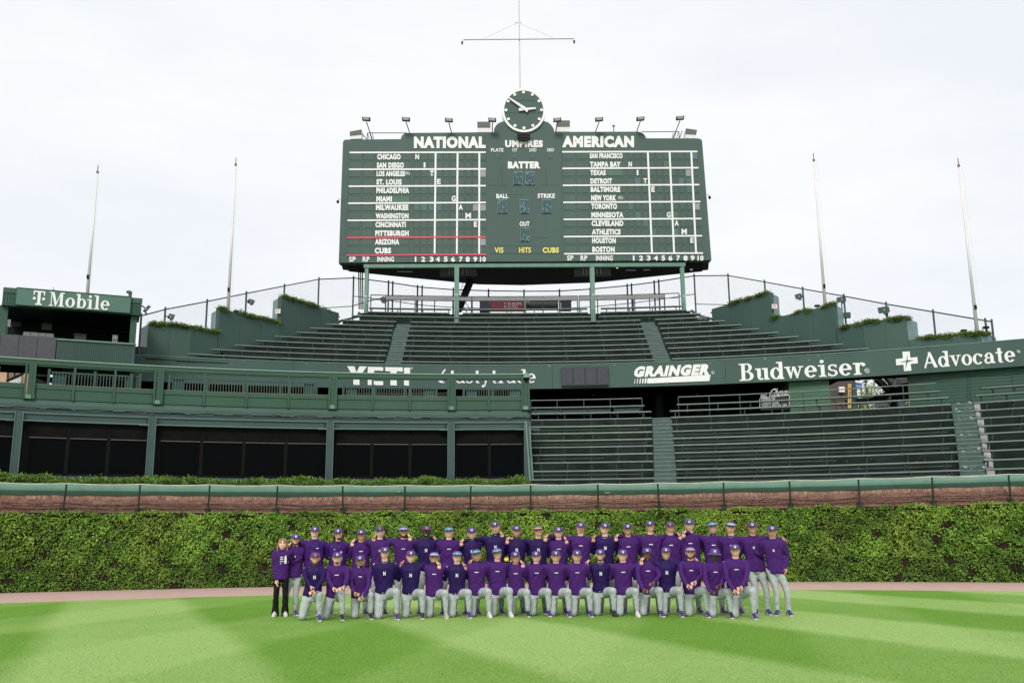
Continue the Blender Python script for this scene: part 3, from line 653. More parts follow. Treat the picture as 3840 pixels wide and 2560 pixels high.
# menu board
def onplane(P0, nrm):
    def f(px, py, e=0.):
        dd = ray(px, py); t = ((P0-_C)@nrm+e)/(dd@nrm); return _C+dd*t
    return f
mbp = onplane(pY(2900, 1480, 45.85), np.array([0, -1., 0]))
prep_texts([('N', .0), ('N', .045), ('NATIONAL', .07), ('AMERICAN', .07), ('UMPIRES', .065), ('BATTER', .07), ('PLATE', .03), ('1ST', .02), ('2ND', .02), ('3RD', .02), ('BALL', .04), ('STRIKE', .04), ('OUT', .04), ('VIS', .03), ('HITS', .03), ('CUBS', .045), ('CUBS', .06), ('SP', .03), ('RP', .03), ('INNING', .04)]
    + [(s, .06) for s in 'CHICAGO|SAN DIEGO|LOS ANGELES|ST. LOUIS|PHILADELPHIA|MIAMI|MILWAUKEE|WASHINGTON|CINCINNATI|PITTSBURGH|ARIZONA|SAN FRANCISCO|TAMPA BAY|TEXAS|DETROIT|BALTIMORE|NEW YORK|TORONTO|MINNESOTA|CLEVELAND|ATHLETICS|HOUSTON|BOSTON'.split('|')]
    + [('(NL)', .01), ('(AL)', .01)]+[(s, .04) for s in list('ITEGAM')]+[(str(s), .045) for s in range(2, 11)]
    + [('THIS BUD\'S', .02), ('FOR YOU', .02), ('GRAINGER', .07), ('R', .02), ('HAMBURGER', .03), ('CHEESEBURGER', .03), ('PLANT-BASED BURGER', .03), ('SMALL', .03), ('Cheval', .025), ('EXIT', .01), ('H', .02), ('O', .02), ('T', .02), ('536', .02), ('537', .02), ('538', .02), ('539', .02), ('A&P-SO', .02), ('HIT HARRY\'S', .02), ('Budweiser', .0), ('NORTHWESTERN', .03), ('BASEBALL', .02)])
CHALK = mat('chalk_white', (.5, .5, .48), .7)
menu = empty('menu_board', tuple(mbp(2905, 1520)), 'dark chalk style menu board headed Small Cheval behind the guard rail', 'menu board')
P = [mbp(2852, 1538), mbp(2960, 1533), mbp(2960, 1478), mbp(2852, 1484)]; mb = MB(); mb.prism(P, (0, .04, 0)); mb.build('board', mat('menu_black', (.012, .016, .015), .6), menu)
def pxmap(f, x0, x1, yt, yb, sk=0., dyr=0.):   # s,t,d -> world through a plane, dyr = slope of the line of text in the picture
    def g(s, t, d): return f(x0+s*(x1-x0)+sk*t*(yb-yt), yb-t*(yb-yt)+dyr*s, d)
    return g
def word(name, body, bold, f, x0, x1, yt, yb, m, parent, th=.02, sk=0., dyr=0.):
    V, F, _ = TXT[(body, bold)]; return flat_letters(name, V, F, pxmap(f, x0, x1, yt, yb, sk, dyr), m, parent, th)
for (b_, bo, x0, x1, yt, yb, sk) in [('SMALL', .03, 2851, 2876, 1479, 1492, .15), ('Cheval', .025, 2880, 2952, 1456, 1487, .5), ('HAMBURGER', .03, 2856, 2907, 1493, 1502, .2), ('CHEESEBURGER', .03, 2855, 2920, 1509, 1518, .2), ('PLANT-BASED BURGER', .03, 2858, 2950, 1516, 1525, .2)]:
    word('lettering', b_, bo, mbp, x0, x1, yt, yb, CHALK, menu, .02, sk, -3)
for (q0, q1) in [((2849, 1494), (2960, 1480)), ((2849, 1494), (2849, 1526)), ((2960, 1480), (2960, 1522))]:
    mb = MB(); mb.tube(mbp(*q0, .03), mbp(*q1, .03), .012, 5); mb.build('border', WHITE, menu)

# beyond the opening: brown building, signs, trees, beam
bb = empty('brown_panel_building', tuple(pY(3160, 1460, 75)), 'brown panelled building seen through the opening under the fascia', 'building')
P0 = pY(3060, 1560, 75); P1 = pY(3208, 1400, 75); mb = MB(); mb.box(((P0[0]+P1[0])/2, 78, 6.5), (P1[0]-P0[0], 6, 13+6)); mb.build('wall', BBRN, bb)
for k in range(9):
    for q in range(3):
        z = 8.9+k*.42+.2; xx = P0[0]+(P1[0]-P0[0])*(q+.5)/3+(.3 if k % 2 else -.2)
        xx = min(max(xx, P0[0]+.6), P1[0]-.5); mb = MB(); mb.box((xx, 74.97, z), (1.0, .06, .39)); mb.build('panel', BBRN, bb)
f75 = onplane(np.array([0, 74.85, 0]), np.array([0, -1., 0]))
mb = MB(); mb.prism([f75(3144, 1471), (f75(3165, 1471)), f75(3165, 1451), f75(3144, 1451)], (0, -.2, 0)); mb.build('wall_box', WHITE, bb)
hs = empty('vertical_yellow_sign', tuple(f75(3186, 1460)), 'narrow yellow sign reading HOT down the brown building', 'sign')
mb = MB(); mb.prism([f75(3180, 1530, .2), f75(3193, 1530, .2), f75(3193, 1438, .2), f75(3180, 1438, .2)], (0, .12, 0)); mb.build('panel', mat('sign_yellow', (.62, .42, .12), .5), hs)
for i, c_ in enumerate('HOT'): word('letter', c_, .02, f75, 3183, 3190, 1449+i*18, 1461+i*18, mat('letter_orange', (.6, .12, .03), .5), hs, .26)
bs = empty('blue_street_sign', tuple(f75(3225, 1450)), 'small blue and white sign on a green post beside the trees', 'sign')
mb = MB(); mb.prism([f75(3208, 1455, .6), f75(3232, 1460, .6), f75(3232, 1437, .6), f75(3208, 1432, .6)], (0, .1, 0)); mb.build('panel', mat('sign_blue', (.04, .10, .38), .5), bs)
mb = MB(); mb.prism([f75(3208, 1432, .59), f75(3232, 1437, .59), f75(3232, 1430, .59), f75(3206, 1425, .59)], (0, .1, 0)); mb.build('white_edge', WHITE, bs)
word('lettering', "HIT HARRY'S", .02, f75, 3210, 3230, 1444, 1451, WHITE, bs, .66)
mb = MB(); mb.beam(f75(3205, 1560, .5), f75(3205, 1420, .5), .3, .1); mb.build('post', GREEN2, bs)
def small_tree(px, py, Y, hgt, rad, label, n=5200, seed=1):
    p = pY(px, py, Y); rg = np.random.default_rng(seed); t = empty('tree', (p[0], Y, 0), label, 'tree', 'trees beyond the concourse opening')
    zc = p[2]; mb = MB(); mb.tube((p[0], Y, 0), (p[0], Y, zc-rad*.3), .28, 8, .16)
    for k in range(14):
        a = rg.uniform(0, 2*pi); e = rg.uniform(.3, 1.2); L_ = rad*rg.uniform(.6, 1.0); q0 = (p[0], Y, zc-rad*rg.uniform(.2, .7)); q1 = (q0[0]+cos(a)*cos(e)*L_, Y+sin(a)*cos(e)*L_, q0[2]+sin(e)*L_*1.1)
        mb.tube(q0, q1, .07, 5, .02)
        for u in range(3):
            b_ = rg.uniform(.3, .9); r0_ = [q0[i]+(q1[i]-q0[i])*b_ for i in range(3)]; r1_ = [r0_[0]+rg.normal(0, .5), r0_[1]+rg.normal(0, .5), r0_[2]+rg.uniform(.2, 1)]; mb.tube(r0_, r1_, .025, 4, .01)
    mb.build('trunk', mat('bark', (.10, .085, .07), .9, .3, 5), t)
    cl = rg.normal(0, .42, (26, 3)); cl *= (rad/np.maximum(1, np.linalg.norm(cl, axis=1)/1))[:, None]
    C_ = cl[rg.integers(0, 26, n)]+rg.normal(0, rad*.14, (n, 3))+np.array([p[0], Y, zc]); s = rg.uniform(.05, .12, n)
    A = rg.normal(0, 1, (n, 3)); A /= np.linalg.norm(A, axis=1)[:, None]; B = np.cross(A, rg.normal(0, 1, (n, 3))); B /= np.linalg.norm(B, axis=1)[:, None]
    V = np.stack([C_-A*s[:, None], C_+B*s[:, None]*.6, C_+A*s[:, None], C_-B*s[:, None]*.6], 1).reshape(-1, 3)
    npmesh('crown', V, np.arange(4*n).reshape(-1, 4), mat('spring_leaf', (.17, .25, .07), .6, .2, 2, tint=(.35, .42, .12)), t, tint=rg.random(n), kind='stuff')
small_tree(3240, 1505, 92, 9, 2.6, 'budding tree right of the blue sign, beyond the opening', 3200, 3)
small_tree(3385, 1478, 88, 9, 3.0, 'budding tree between the dark braces and the long green wall', 6500, 5)
# stepped wall fragments, lamp, braces under the deck by the opening
fr = empty('deck_brace', tuple(pY(3320, 1450, 50)), 'dark slanting steel brace and post under the deck at the opening', 'steel frame', kind='structure')
mb = MB(); mb.beam(pY(3285, 1418, 50), pY(3348, 1478, 50.5), .22, .30); mb.build('brace', BLACK, fr)
mb = MB(); mb.beam(pY(3345, 1560, 50.5), pY(3345, 1440, 50.5), .35, .35); mb.beam(pY(3360, 1560, 50.5), pY(3360, 1440, 50.5), .2, .3); mb.build('post', mat('dark_grey_steel', (.05, .05, .055), .5), fr)
mb = MB(); P = [pY(3325, 1416, 50), pY(3418, 1410, 50), pY(3418, 1450, 50), pY(3395, 1440, 50), pY(3362, 1462, 50)]; mb.prism(P, (0, .4, 0)); mb.build('gusset', mat('dark_brown_steel', (.06, .052, .05), .6), fr)
mb = MB(); mb.path([pY(3430, 1405, 46.9), pY(3432, 1425, 46.9), pY(3426, 1431, 46.9), pY(3345, 1448, 48)], .07, 8); mb.build('drain_pipe', mat('pipe_grey', (.10, .10, .10), .5), fr)
mb = MB(); mb.box(pY(3366, 1420, 49.7), (.5, .1, .08)); mb.box(pY(3354, 1430, 49.7), (.1, .1, .35)); mb.build('light_bracket', mat('pipe_grey', (.10, .10, .10), .5), fr)
lp = empty('hanging_lamp', tuple(pY(3246, 1425, 49)), 'small dark dome lamp hanging under the deck at the opening', 'lamp')
mb = MB(); c = pY(3246, 1432, 49)
for k in range(5): mb.tube((c[0], c[1], c[2]+.02*k), (c[0], c[1], c[2]+.02*(k+1)), .13*cos(k*.3), 12, .13*cos((k+1)*.3))
mb.build('shade', BLACK, lp); mb = MB(); mb.tube((c[0], c[1], c[2]+.08), (c[0], c[1], ZFB), .02, 6); mb.build('stem', BLACK, lp)
st = empty('concession_canopy', tuple(pY(3330, 1495, 60)), 'white striped canopy and dark stand beyond the guard rail', 'stand')
for k in range(3): mb = MB(); mb.box(pY(3325+k*4, 1488+k*5, 60), (.9, .3, .05)); mb.build('shelf', WHITE if k == 1 else BLACK, st)
mb = MB(); mb.box(pY(3333, 1512, 60.3), (1.5, .8, .5)); mb.build('counter', mat('slate', (.06, .07, .08), .5), st)
# ================================================================ FASCIA
fas = empty('advertising_fascia', (0, FA(0), ZFB), 'long curved green fascia of the upper deck carrying white sponsor lettering', 'fascia', kind='structure')
xs_j = [-20.2, -19.0, -15, -10.6, -6.4, -2.2, 2.0, 6.2, 10.4, 14.8, 19.2, 24, 29]
for a, b in zip(xs_j, xs_j[1:]):
    mb = MB(); mb.ribbon(curvepts(FA, a, b-.012, .7), ZFB, ZFT, .3); mb.build('fascia_panel', GREEN, fas)
mb = MB(); mb.ribbon(curvepts(FAo(.02), -20.1, 29, 1), ZFB+.01, ZFT-.01, .25); mb.build('joint_backing', DARKG, fas)
mb = MB(); mb.ribbon(curvepts(FAo(-.02), -20.2, 29, 1), ZFT, ZFT+.035, .34); mb.build('top_flashing', GREENL, fas)
def fmap(x0, x1, ytop, ybot, sk=0.):
    X0 = oncurve(x0, (ytop+ybot)/2, FA)[0]; X1 = oncurve(x1, (ytop+ybot)/2, FA)[0]
    return X0, X1
def fletters(kind, body, x0, x1, pt, pb, name='logo_lettering', sk=0., bold=.05, y0=0., y1=1.):
    # pt, pb: pixels on the top and the foot of the word near its middle
    zt = oncurve(*pt, FA)[2]; zb = oncurve(*pb, FA)[2]; X0 = oncurve(x0, pb[1], FA)[0]; X1 = oncurve(x1, pb[1], FA)[0]
    def g(s, t, d):
        x = X0+s*(X1-X0)+sk*(t-.5)*(zt-zb); return (x, FA(x)-d, zb+t*(zt-zb))
    if kind == 'slab':
        P, wd = slab_word(body); return poly_letters(name, P, wd, g, WHITE, fas, y0=y0, y1=y1)
    V, F, _ = TXT[(body, bold)]; return flat_letters(name, V, F, g, WHITE, fas, .03)
fletters('slab', 'Budweiser', 2773, 3249, (2950, 1355), (2950, 1419.5))
fletters('slab', 'Advocate', 3465, 3812, (3555, 1315), (3555, 1374))
fletters('txt', 'GRAINGER', 2379, 2665, (2500, 1370), (2500, 1411), sk=.28, bold=.07)
fletters('slab', 'tastytrade', 1684, 2010, (1900, 1385), (1900, 1436))
def fpoly(name, polys_px, th=.03, parent=None):
    for pp in polys_px:
        mb = MB(); A = [oncurve(x, y, FAo(-th)) for x, y in pp]; B = [oncurve(x, y, FA) for x, y in pp]; n = len(pp)
        mb.add(A+B, [tuple(range(n)), tuple(range(2*n-1, n-1, -1))]+[((i+1) % n, i, n+i, n+(i+1) % n) for i in range(n)]); mb.build(name, WHITE, parent or fas)
fpoly('logo_bar', [[(2436, 1418), (2665, 1404), (2660, 1428), (2430, 1437)]]+[[(2381+i*9.5, 1420-i*.5), (2381+i*9.5+2+i*1.1, 1420-i*.5), (2379+i*9.5+1+i*1.1, 1438-i*.4), (2378+i*9.5, 1438-i*.4)] for i in range(6)])
fpoly('cross_logo', [[(3384, 1319), (3411, 1317), (3414, 1341), (3440, 1338), (3442, 1362), (3415, 1364), (3418, 1389), (3390, 1391), (3388, 1367), (3361, 1369), (3359, 1346), (3386, 1343)]])
star = [(3404, 1327), (3403, 1350), (3428, 1350), (3404, 1356), (3394, 1388), (3399, 1356), (3370, 1357), (3399, 1352)]
mb = MB(); mb.add([oncurve(x, y, FAo(-.045)) for x, y in star], [(0, 1, 7), (1, 2, 3), (3, 4, 5), (5, 6, 7), (1, 3, 5), (1, 5, 7)]); mb.build('cross_star', GREEN, fas)
# blocky four letter cooler logo
fpoly('block_letter', [[(1302, 1373), (1329, 1373), (1337, 1396), (1348, 1373), (1376, 1374), (1348, 1413), (1348, 1443), (1325, 1442), (1325, 1413)],
    [(1379, 1375), (1437, 1376), (1437, 1390), (1403, 1389), (1403, 1401), (1432, 1402), (1432, 1415), (1403, 1415), (1403, 1428), (1437, 1429), (1437, 1444), (1379, 1443)],
    [(1445, 1376), (1510, 1377), (1510, 1393), (1488, 1392), (1488, 1445), (1464, 1444), (1464, 1392), (1445, 1391)], [(1515, 1378), (1538, 1378), (1538, 1446), (1515, 1445)]])
fpoly('swoosh', [[(1668, 1383), (1673, 1384), (1662, 1400), (1656, 1418), (1662, 1432), (1671, 1432), (1662, 1436), (1650, 1434), (1643, 1428), (1651, 1426), (1652, 1408), (1660, 1392)]])
for (x, y, r) in [(1544, 1381, 3.4), (2673, 1397, 5.5), (3251, 1390, 8.5), (3819, 1318, 5.5)]:
    c = oncurve(x, y, FAo(-.02)); rr = r*c[1]/FPX; mb = MB(); pts = [(c[0]+rr*cos(a), c[1]-.01, c[2]+rr*sin(a)) for a in np.linspace(0, 2*pi, 17)]; mb.path(pts, .016 if r > 6 else .01, 5); mb.build('registered_ring', WHITE, fas)
    V, F, _ = TXT[('R', .02)]; flat_letters('registered_r', V, F, lambda s, t, d, c=c, rr=rr: (c[0]-rr*.4+s*rr*.8, c[1]-d, c[2]-rr*.5+t*rr), WHITE, fas, .02)
led = empty('led_panel', tuple(oncurve(2194, 1412, FAo(-.1))), 'dark four section display panel mounted on the green fascia', 'display panel')
a = oncurve(2105, 1412, FAo(-.1)); b = oncurve(2283, 1412, FAo(-.1)); zt, zb = oncurve(2194, 1376, FAo(-.1))[2], oncurve(2194, 1447, FAo(-.1))[2]
mb = MB(); mb.hexa([(a[0], a[1], zb), (b[0], b[1], zb), (b[0], b[1], zt), (a[0], a[1], zt)], [(a[0], a[1]+.09, zb), (b[0], b[1]+.09, zb), (b[0], b[1]+.09, zt), (a[0], a[1]+.09, zt)]); mb.build('casing', mat('led_case', (.015, .018, .028), .5), led)
for k in range(4):
    u0, u1 = (k+.06)/4, (k+.94)/4; p = a+(b-a)*u0; q = a+(b-a)*u1; mb = MB(); mb.hexa([(p[0], p[1]-.04, zb+.05), (q[0], q[1]-.04, zb+.05), (q[0], q[1]-.04, zt-.05), (p[0], p[1]-.04, zt-.05)], [(p[0], p[1], zb+.05), (q[0], q[1], zb+.05), (q[0], q[1], zt-.05), (p[0], p[1], zt-.05)]); mb.build('display_section', LEDP, led)
mb = MB()
for q in range(26):
    x = rng.uniform(-20, 22); mb.box((x, FA(x)-.01, rng.choice([ZFB+.06, ZFT-.06, ZFB+rng.random()*1.1])), (.025, .02, .025))
mb.build('bolt_specks', WHITE, fas, kind='stuff')

# ================================================================ UPPER BLEACHERS
UPY = [1357, 1336, 1317, 1298.6, 1279, 1260.5, 1242, 1225, 1209, 1190, 1174, 1158.7]
UL = [(708.6, 1325), (795.5, 1308.5), (883, 1293), (962.5, 1276), (1033, 1260), (1112, 1244.5), (1163, 1229), (1226, 1214.5), (1287.6, 1199.6), (1319, 1182), (1380.5, 1168), (1384, 1153)]
UR = [(3251.6, 1305), (3159, 1289), (3070, 1275.5), (2992, 1260.5), (2917, 1245.5), (2843, 1231.7), (2779, 1216.5), (2716, 1202), (2657, 1188), (2625.6, 1175), (2574, 1161), (2556, 1146)]
UZ = []; UC = []; UXL = []; UXR = []
for k in range(12):
    c = pY(1960, UPY[k], 47.6+.76*k); z = float(c[2]); l = pz(*UL[k], z); r = pz(*UR[k], z)
    UZ.append(z); q = np.polyfit([l[0], c[0], r[0]], [l[1], c[1], r[1]], 2); UC.append(polyc(q)); UXL.append(float(l[0])); UXR.append(float(r[0]))
ub = empty('upper_bleacher_deck', (0, FA(0)+4, ZFT), 'dark green stepped deck of the upper bleachers below the scoreboard', 'bleachers', kind='structure')
us = .40
for k in range(12):
    z0 = (UZ[k-1] if k else UZ[0]-.05)-us; z1 = UZ[k]-us; X = np.linspace(UXL[k]-.45, UXR[k]+.45, 26); n = len(X)
    cN = UC[k+1] if k < 11 else (lambda x, c=UC[11]: c(x)+1.6)
    V = [(x, UC[k](x)-.28, z0) for x in X]+[(x, UC[k](x)-.28, z1) for x in X]+[(x, cN(x)-.24, z1) for x in X]
    F = [(i, i+1, n+i+1, n+i) for i in range(n-1)]+[(n+i, n+i+1, 2*n+i+1, 2*n+i) for i in range(n-1)]
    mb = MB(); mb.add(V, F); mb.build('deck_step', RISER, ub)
mb = MB(); X = np.linspace(-17, 18.5, 36); n = len(X)
mb.add([(x, FA(x)+.05, ZFT) for x in X]+[(x, UC[0](x)-.25, UZ[0]-us-.02) for x in X], [(i, i+1, n+i+1, n+i) for i in range(n-1)]); mb.build('front_tread', RISER, ub)
# back fill below the deck so that the concourse is closed
mb = MB(); mb.ribbon(curvepts(lambda x: UC[11](x)+1.6, UXL[11]-.4, UXR[11]+.4, 1), ZFB+.2, UZ[11]-us, .2); mb.build('deck_back', DARKG, ub)
g = 'benches of the upper bleachers'
A1R = [1441, 1447, 1453, 1459, 1465, 1470, 1472, 1477.5, 1485.6]; A1L = [1503, 1511, 1515, 1519.5, 1525, 1529, 1533, 1537, 1542]
B1R = [2454, 2448, 2439, 2433, 2427, 2420, 2412, 2407.5, 2400]; B1L = [2518, 2511.5, 2504, 2495, 2488, 2481, 2474, 2466.6, 2456]
for k in range(9):
    z, c = UZ[k], UC[k]
    xa, xb, xc, xd = [solveX(p, z, c) for p in (A1R[k], A1L[k], B1R[k], B1L[k])]
    bench_thing(c, z, UXL[k], xa, 'upper green bench in the side block nearer the booth, %s row from the fascia' % ORD[k], g, nb=max(3, round((xa-UXL[k])/1.25)+1), bh=us)
    bench_thing(c, z, xb, xc, 'upper green bench between the two aisles, %s row from the fascia' % ORD[k], g, nb=7, bh=us)
    bench_thing(c, z, xd, UXR[k], 'upper green bench in the side block farther from the booth, %s row from fascia' % ORD[k], g, nb=max(3, round((UXR[k]-xd)/1.25)+1), bh=us)
for k, segs in ((9, [(None, 2218), (2245, None)]), (10, [(None, 1686), (1735, 2205), (2252, None)]), (11, [(None, 1690), (1722, 2202), (2253, None)])):
    z, c = UZ[k], UC[k]
    for i, (p, q) in enumerate(segs):
        xa = UXL[k] if p is None else solveX(p, z, c); xb = UXR[k] if q is None else solveX(q, z, c)
        side = {9: ['running past both left columns', 'by the outer scoreboard column'], 10: ['on the booth side of the inner column', 'between the two inner columns', 'on the far side of the inner columns'], 11: ['on the booth side of the inner column', 'between the two inner columns', 'on the far side of the inner columns']}[k][i]
        bench_thing(c, z, xa, xb, 'upper green bench %s, %s row from the fascia' % (side, ORD[k]), g, nb=max(4, round((xb-xa)/1.5)+1), bh=us)
for (PL, PR, lab) in ((A1R, A1L, 'pale green upper aisle steps nearer the booth sign'), (B1R, B1L, 'pale green upper aisle steps above the slanted logo')):
    t = empty('aisle_stairs', (0, 47, ZFT), lab, 'stairs', kind='structure')
    for k in range(9):
        for h in range(2):
            z = UZ[k]-us+.01+h*.21; xl = solveX(PL[k]+2, z, UC[k]); xr = solveX(PR[k]-2, z, UC[k]); o = -.42+h*.38
            mb = MB(); ya, yb = UC[k](xl)+o, UC[k](xr)+o; mb.hexa([(xl, ya, z-.24), (xr, yb, z-.24), (xr, yb, z), (xl, ya, z)], [(xl, ya+.6, z-.24), (xr, yb+.6, z-.24), (xr, yb+.6, z), (xl, ya+.6, z)]); mb.build('step', STEPM, t)
            mb = MB(); mb.box(((xl+xr)/2, (ya+yb)/2-.01, z-.01), (xr-xl, .02, .028), atan2(yb-ya, xr-xl)); mb.build('step_nosing', NOSE, t)
# kerbs closing the ends of the stepped deck
for side in (0, 1):
    t = empty('end_kerb', (UXL[3] if side == 0 else UXR[3], 49, 11), ['sloping green kerb at the booth end of the upper benches', 'sloping green kerb at the far end of the upper benches'][side], 'kerb', kind='structure')
    X = UXL if side == 0 else UXR; sg = -1 if side == 0 else 1
    pts = [(X[k]+sg*.55, UC[k](X[k]+sg*.5)-.1, UZ[k]-us) for k in range(12)]
    for a, b in zip(pts, pts[1:]): mb = MB(); mb.beam((a[0], a[1], a[2]+.05), (b[0], b[1], b[2]+.05), .14, .12); mb.build('kerb', GREEN, t)

# ================================================================ STEPPED PLANTER WALLS
def wallline(pts):   # plan polyline from (px,py,Y)
    P = [pY(*q) for q in pts]; P.sort(key=lambda p: p[0]); return lambda x: float(np.interp(x, [p[0] for p in P], [p[1] for p in P]))
WR = wallline([(2560, 1180, 55.5), (2668, 1180, 53.6), (2780, 1200, 51.7), (2917, 1245, 49.6), (3070, 1270, 47.7), (3251, 1300, 45.4), (3500, 1290, 43.9), (3760, 1270, 42.8)])
WL = wallline([(1390, 1180, 55.8), (1272, 1195, 53.6), (1163, 1225, 51.6), (1033, 1258, 49.4), (883, 1290, 47.3), (708, 1322, 45.0), (500, 1300, 43.9), (250, 1290, 43.2)])
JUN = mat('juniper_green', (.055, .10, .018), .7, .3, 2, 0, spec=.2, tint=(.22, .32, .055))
def sprigs(name, P, n_each, ln, spread, parent=None, m=JUN, up=.5, kind='stuff', wd=.008, label=None, outward=-.4):
    P = np.repeat(np.asarray(P, float), n_each, 0); n = len(P); P = P+rng.normal(0, 1, (n, 3))*np.array(spread)
    D = rng.normal(0, 1, (n, 3)); D[:, 2] = np.abs(D[:, 2])*.6+up-.4; D[:, 1] += outward; D /= np.linalg.norm(D, axis=1)[:, None]
    l_ = ln*rng.uniform(.5, 1.3, n); S = np.cross(D, rng.normal(0, 1, (n, 3))); S /= np.linalg.norm(S, axis=1)[:, None]
    V = np.stack([P-S*wd, P+S*wd, P+S*wd*1.6+D*l_[:, None]*.6, P+D*l_[:, None], P-S*wd*1.6+D*l_[:, None]*.6], 1).reshape(-1, 3)
    F = (np.arange(n)[:, None, None]*5+np.array([(0, 1, 2), (0, 2, 4), (4, 2, 3)])[None]).reshape(-1, 3)
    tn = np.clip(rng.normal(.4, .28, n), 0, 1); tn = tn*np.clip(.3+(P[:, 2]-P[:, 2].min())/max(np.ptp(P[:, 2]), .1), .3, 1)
    return npmesh(name, V, F, m, parent, tint=np.repeat(tn, 3), kind=kind, label=label)
PLLIT = mat('planter_end_lit', (.17, .27, .28), .45, .12, 1.5, .05, 15)  # wall green made paler and bluer: light on the ends put into colour
def planter(line, pxa, ya, pxb, yb, ret_px, label, zlow=10.0, plants=None, side=1):
    """front face from (pxa,ya) to (pxb,yb); the end facing the lower step is at pxb and turns back to ret_px"""
    A, B = oncurve(pxa, ya, line), oncurve(pxb, yb, line); zt = float((A[2]+B[2])/2)
    xs_ = sorted([float(A[0]), float(B[0])]); t = empty('planter_wall', ((A[0]+B[0])/2, line((A[0]+B[0])/2), zlow), label, 'wall', 'stepped planter walls beside the upper bleachers', 'structure')
    step = (xs_[1]-xs_[0])/3
    for i in range(3):
        mb = MB(); mb.ribbon(curvepts(line, xs_[0]+i*step, xs_[0]+(i+1)*step-.008, .8), zlow, zt, .25); mb.build('wall_panel', GREEN, t)
    # end return going back
    e = np.array([B[0], line(B[0])]); Rr = ray(ret_px, yb+25)
    # back corner 1.3 m further, chosen on the sight line of ret_px
    Yb = e[1]+1.0; bx = float(pY(ret_px, yb+25, Yb)[0]); d = np.array([bx, Yb])
    mb = MB(); e1 = (e[0], e[1]+.03); mb.ribbon([e1, tuple(d)] if side > 0 else [tuple(d), e1], zlow, zt-.003, .04); mb.build('wall_end', PLLIT, t)
    mb = MB(); mb.ribbon([(e[0]+.004*side, e[1]+.03), (d[0], d[1])] if side > 0 else [(d[0], d[1]), (e[0]-.004, e[1]+.03)], zt-1.1, zt-1.08, .045); mb.build('joint_strip', GREENL, t)
    xs2 = np.linspace(xs_[0]+.1, xs_[1]-.1, 12); mb = MB(); mb.add([(x, line(x)+.2, zt-.03) for x in xs2]+[(x, line(x)+1.2, zt-.03) for x in xs2], [(i, i+1, 13+i, 12+i) for i in range(11)]); mb.build('soil', mat('soil', (.05, .035, .025), .95), t)
    return t, xs_, zt
def plant_on(xs_, zt, line, u0, u1, label, n=42, h=.16):
    X = rng.uniform(xs_[0]+(xs_[1]-xs_[0])*u0, xs_[0]+(xs_[1]-xs_[0])*u1, n); P = [(x, line(x)+rng.uniform(-.05, .45), zt+rng.uniform(-.08, .05)) for x in X]
    o = sprigs('juniper_shrub', P, 70, h*.8, (.09, .09, .05), m=JUN, label=label, kind=None); tag(o, label, 'shrub', 'junipers trailing over the stepped planter walls'); return o
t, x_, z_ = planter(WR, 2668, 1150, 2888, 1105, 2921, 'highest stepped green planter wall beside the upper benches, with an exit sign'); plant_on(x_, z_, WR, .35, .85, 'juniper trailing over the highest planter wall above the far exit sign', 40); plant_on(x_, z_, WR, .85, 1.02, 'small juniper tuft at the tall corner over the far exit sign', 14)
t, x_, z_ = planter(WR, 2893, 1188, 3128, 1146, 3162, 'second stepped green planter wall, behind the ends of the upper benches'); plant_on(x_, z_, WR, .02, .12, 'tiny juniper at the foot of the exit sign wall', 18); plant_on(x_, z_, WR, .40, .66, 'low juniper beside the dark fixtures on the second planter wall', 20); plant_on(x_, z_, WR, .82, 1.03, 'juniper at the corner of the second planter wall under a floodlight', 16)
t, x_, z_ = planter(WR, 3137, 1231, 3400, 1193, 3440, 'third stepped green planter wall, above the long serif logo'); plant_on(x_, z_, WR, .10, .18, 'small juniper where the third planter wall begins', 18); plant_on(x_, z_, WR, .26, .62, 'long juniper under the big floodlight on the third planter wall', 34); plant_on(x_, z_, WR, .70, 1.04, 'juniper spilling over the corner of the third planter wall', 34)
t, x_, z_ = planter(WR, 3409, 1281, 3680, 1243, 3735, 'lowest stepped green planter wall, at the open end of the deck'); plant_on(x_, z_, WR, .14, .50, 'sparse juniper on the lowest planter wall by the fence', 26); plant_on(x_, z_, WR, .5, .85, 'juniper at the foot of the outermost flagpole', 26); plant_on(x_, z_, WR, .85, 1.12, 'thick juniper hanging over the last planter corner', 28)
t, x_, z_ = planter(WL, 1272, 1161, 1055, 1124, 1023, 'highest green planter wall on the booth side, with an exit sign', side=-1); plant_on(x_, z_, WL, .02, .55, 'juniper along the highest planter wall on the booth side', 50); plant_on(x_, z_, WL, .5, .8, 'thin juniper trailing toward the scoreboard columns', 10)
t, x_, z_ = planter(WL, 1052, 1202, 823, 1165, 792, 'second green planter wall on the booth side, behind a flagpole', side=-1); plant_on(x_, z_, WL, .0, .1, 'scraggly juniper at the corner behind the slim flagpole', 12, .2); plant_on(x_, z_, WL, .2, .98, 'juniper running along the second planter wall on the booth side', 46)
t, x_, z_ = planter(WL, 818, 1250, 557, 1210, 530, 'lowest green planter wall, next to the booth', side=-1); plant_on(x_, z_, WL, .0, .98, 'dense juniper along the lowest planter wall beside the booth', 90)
mb = MB(); mb.ribbon(curvepts(WL, float(oncurve(330, 1330, WL)[0]), float(oncurve(562, 1330, WL)[0]), 1), 10.0, float(oncurve(545, 1300, WL)[2]), .25); o = mb.build('low_connecting_wall', GREEN); tag(o, 'low green wall joining the booth to the lowest planter wall', 'wall', kind='structure')
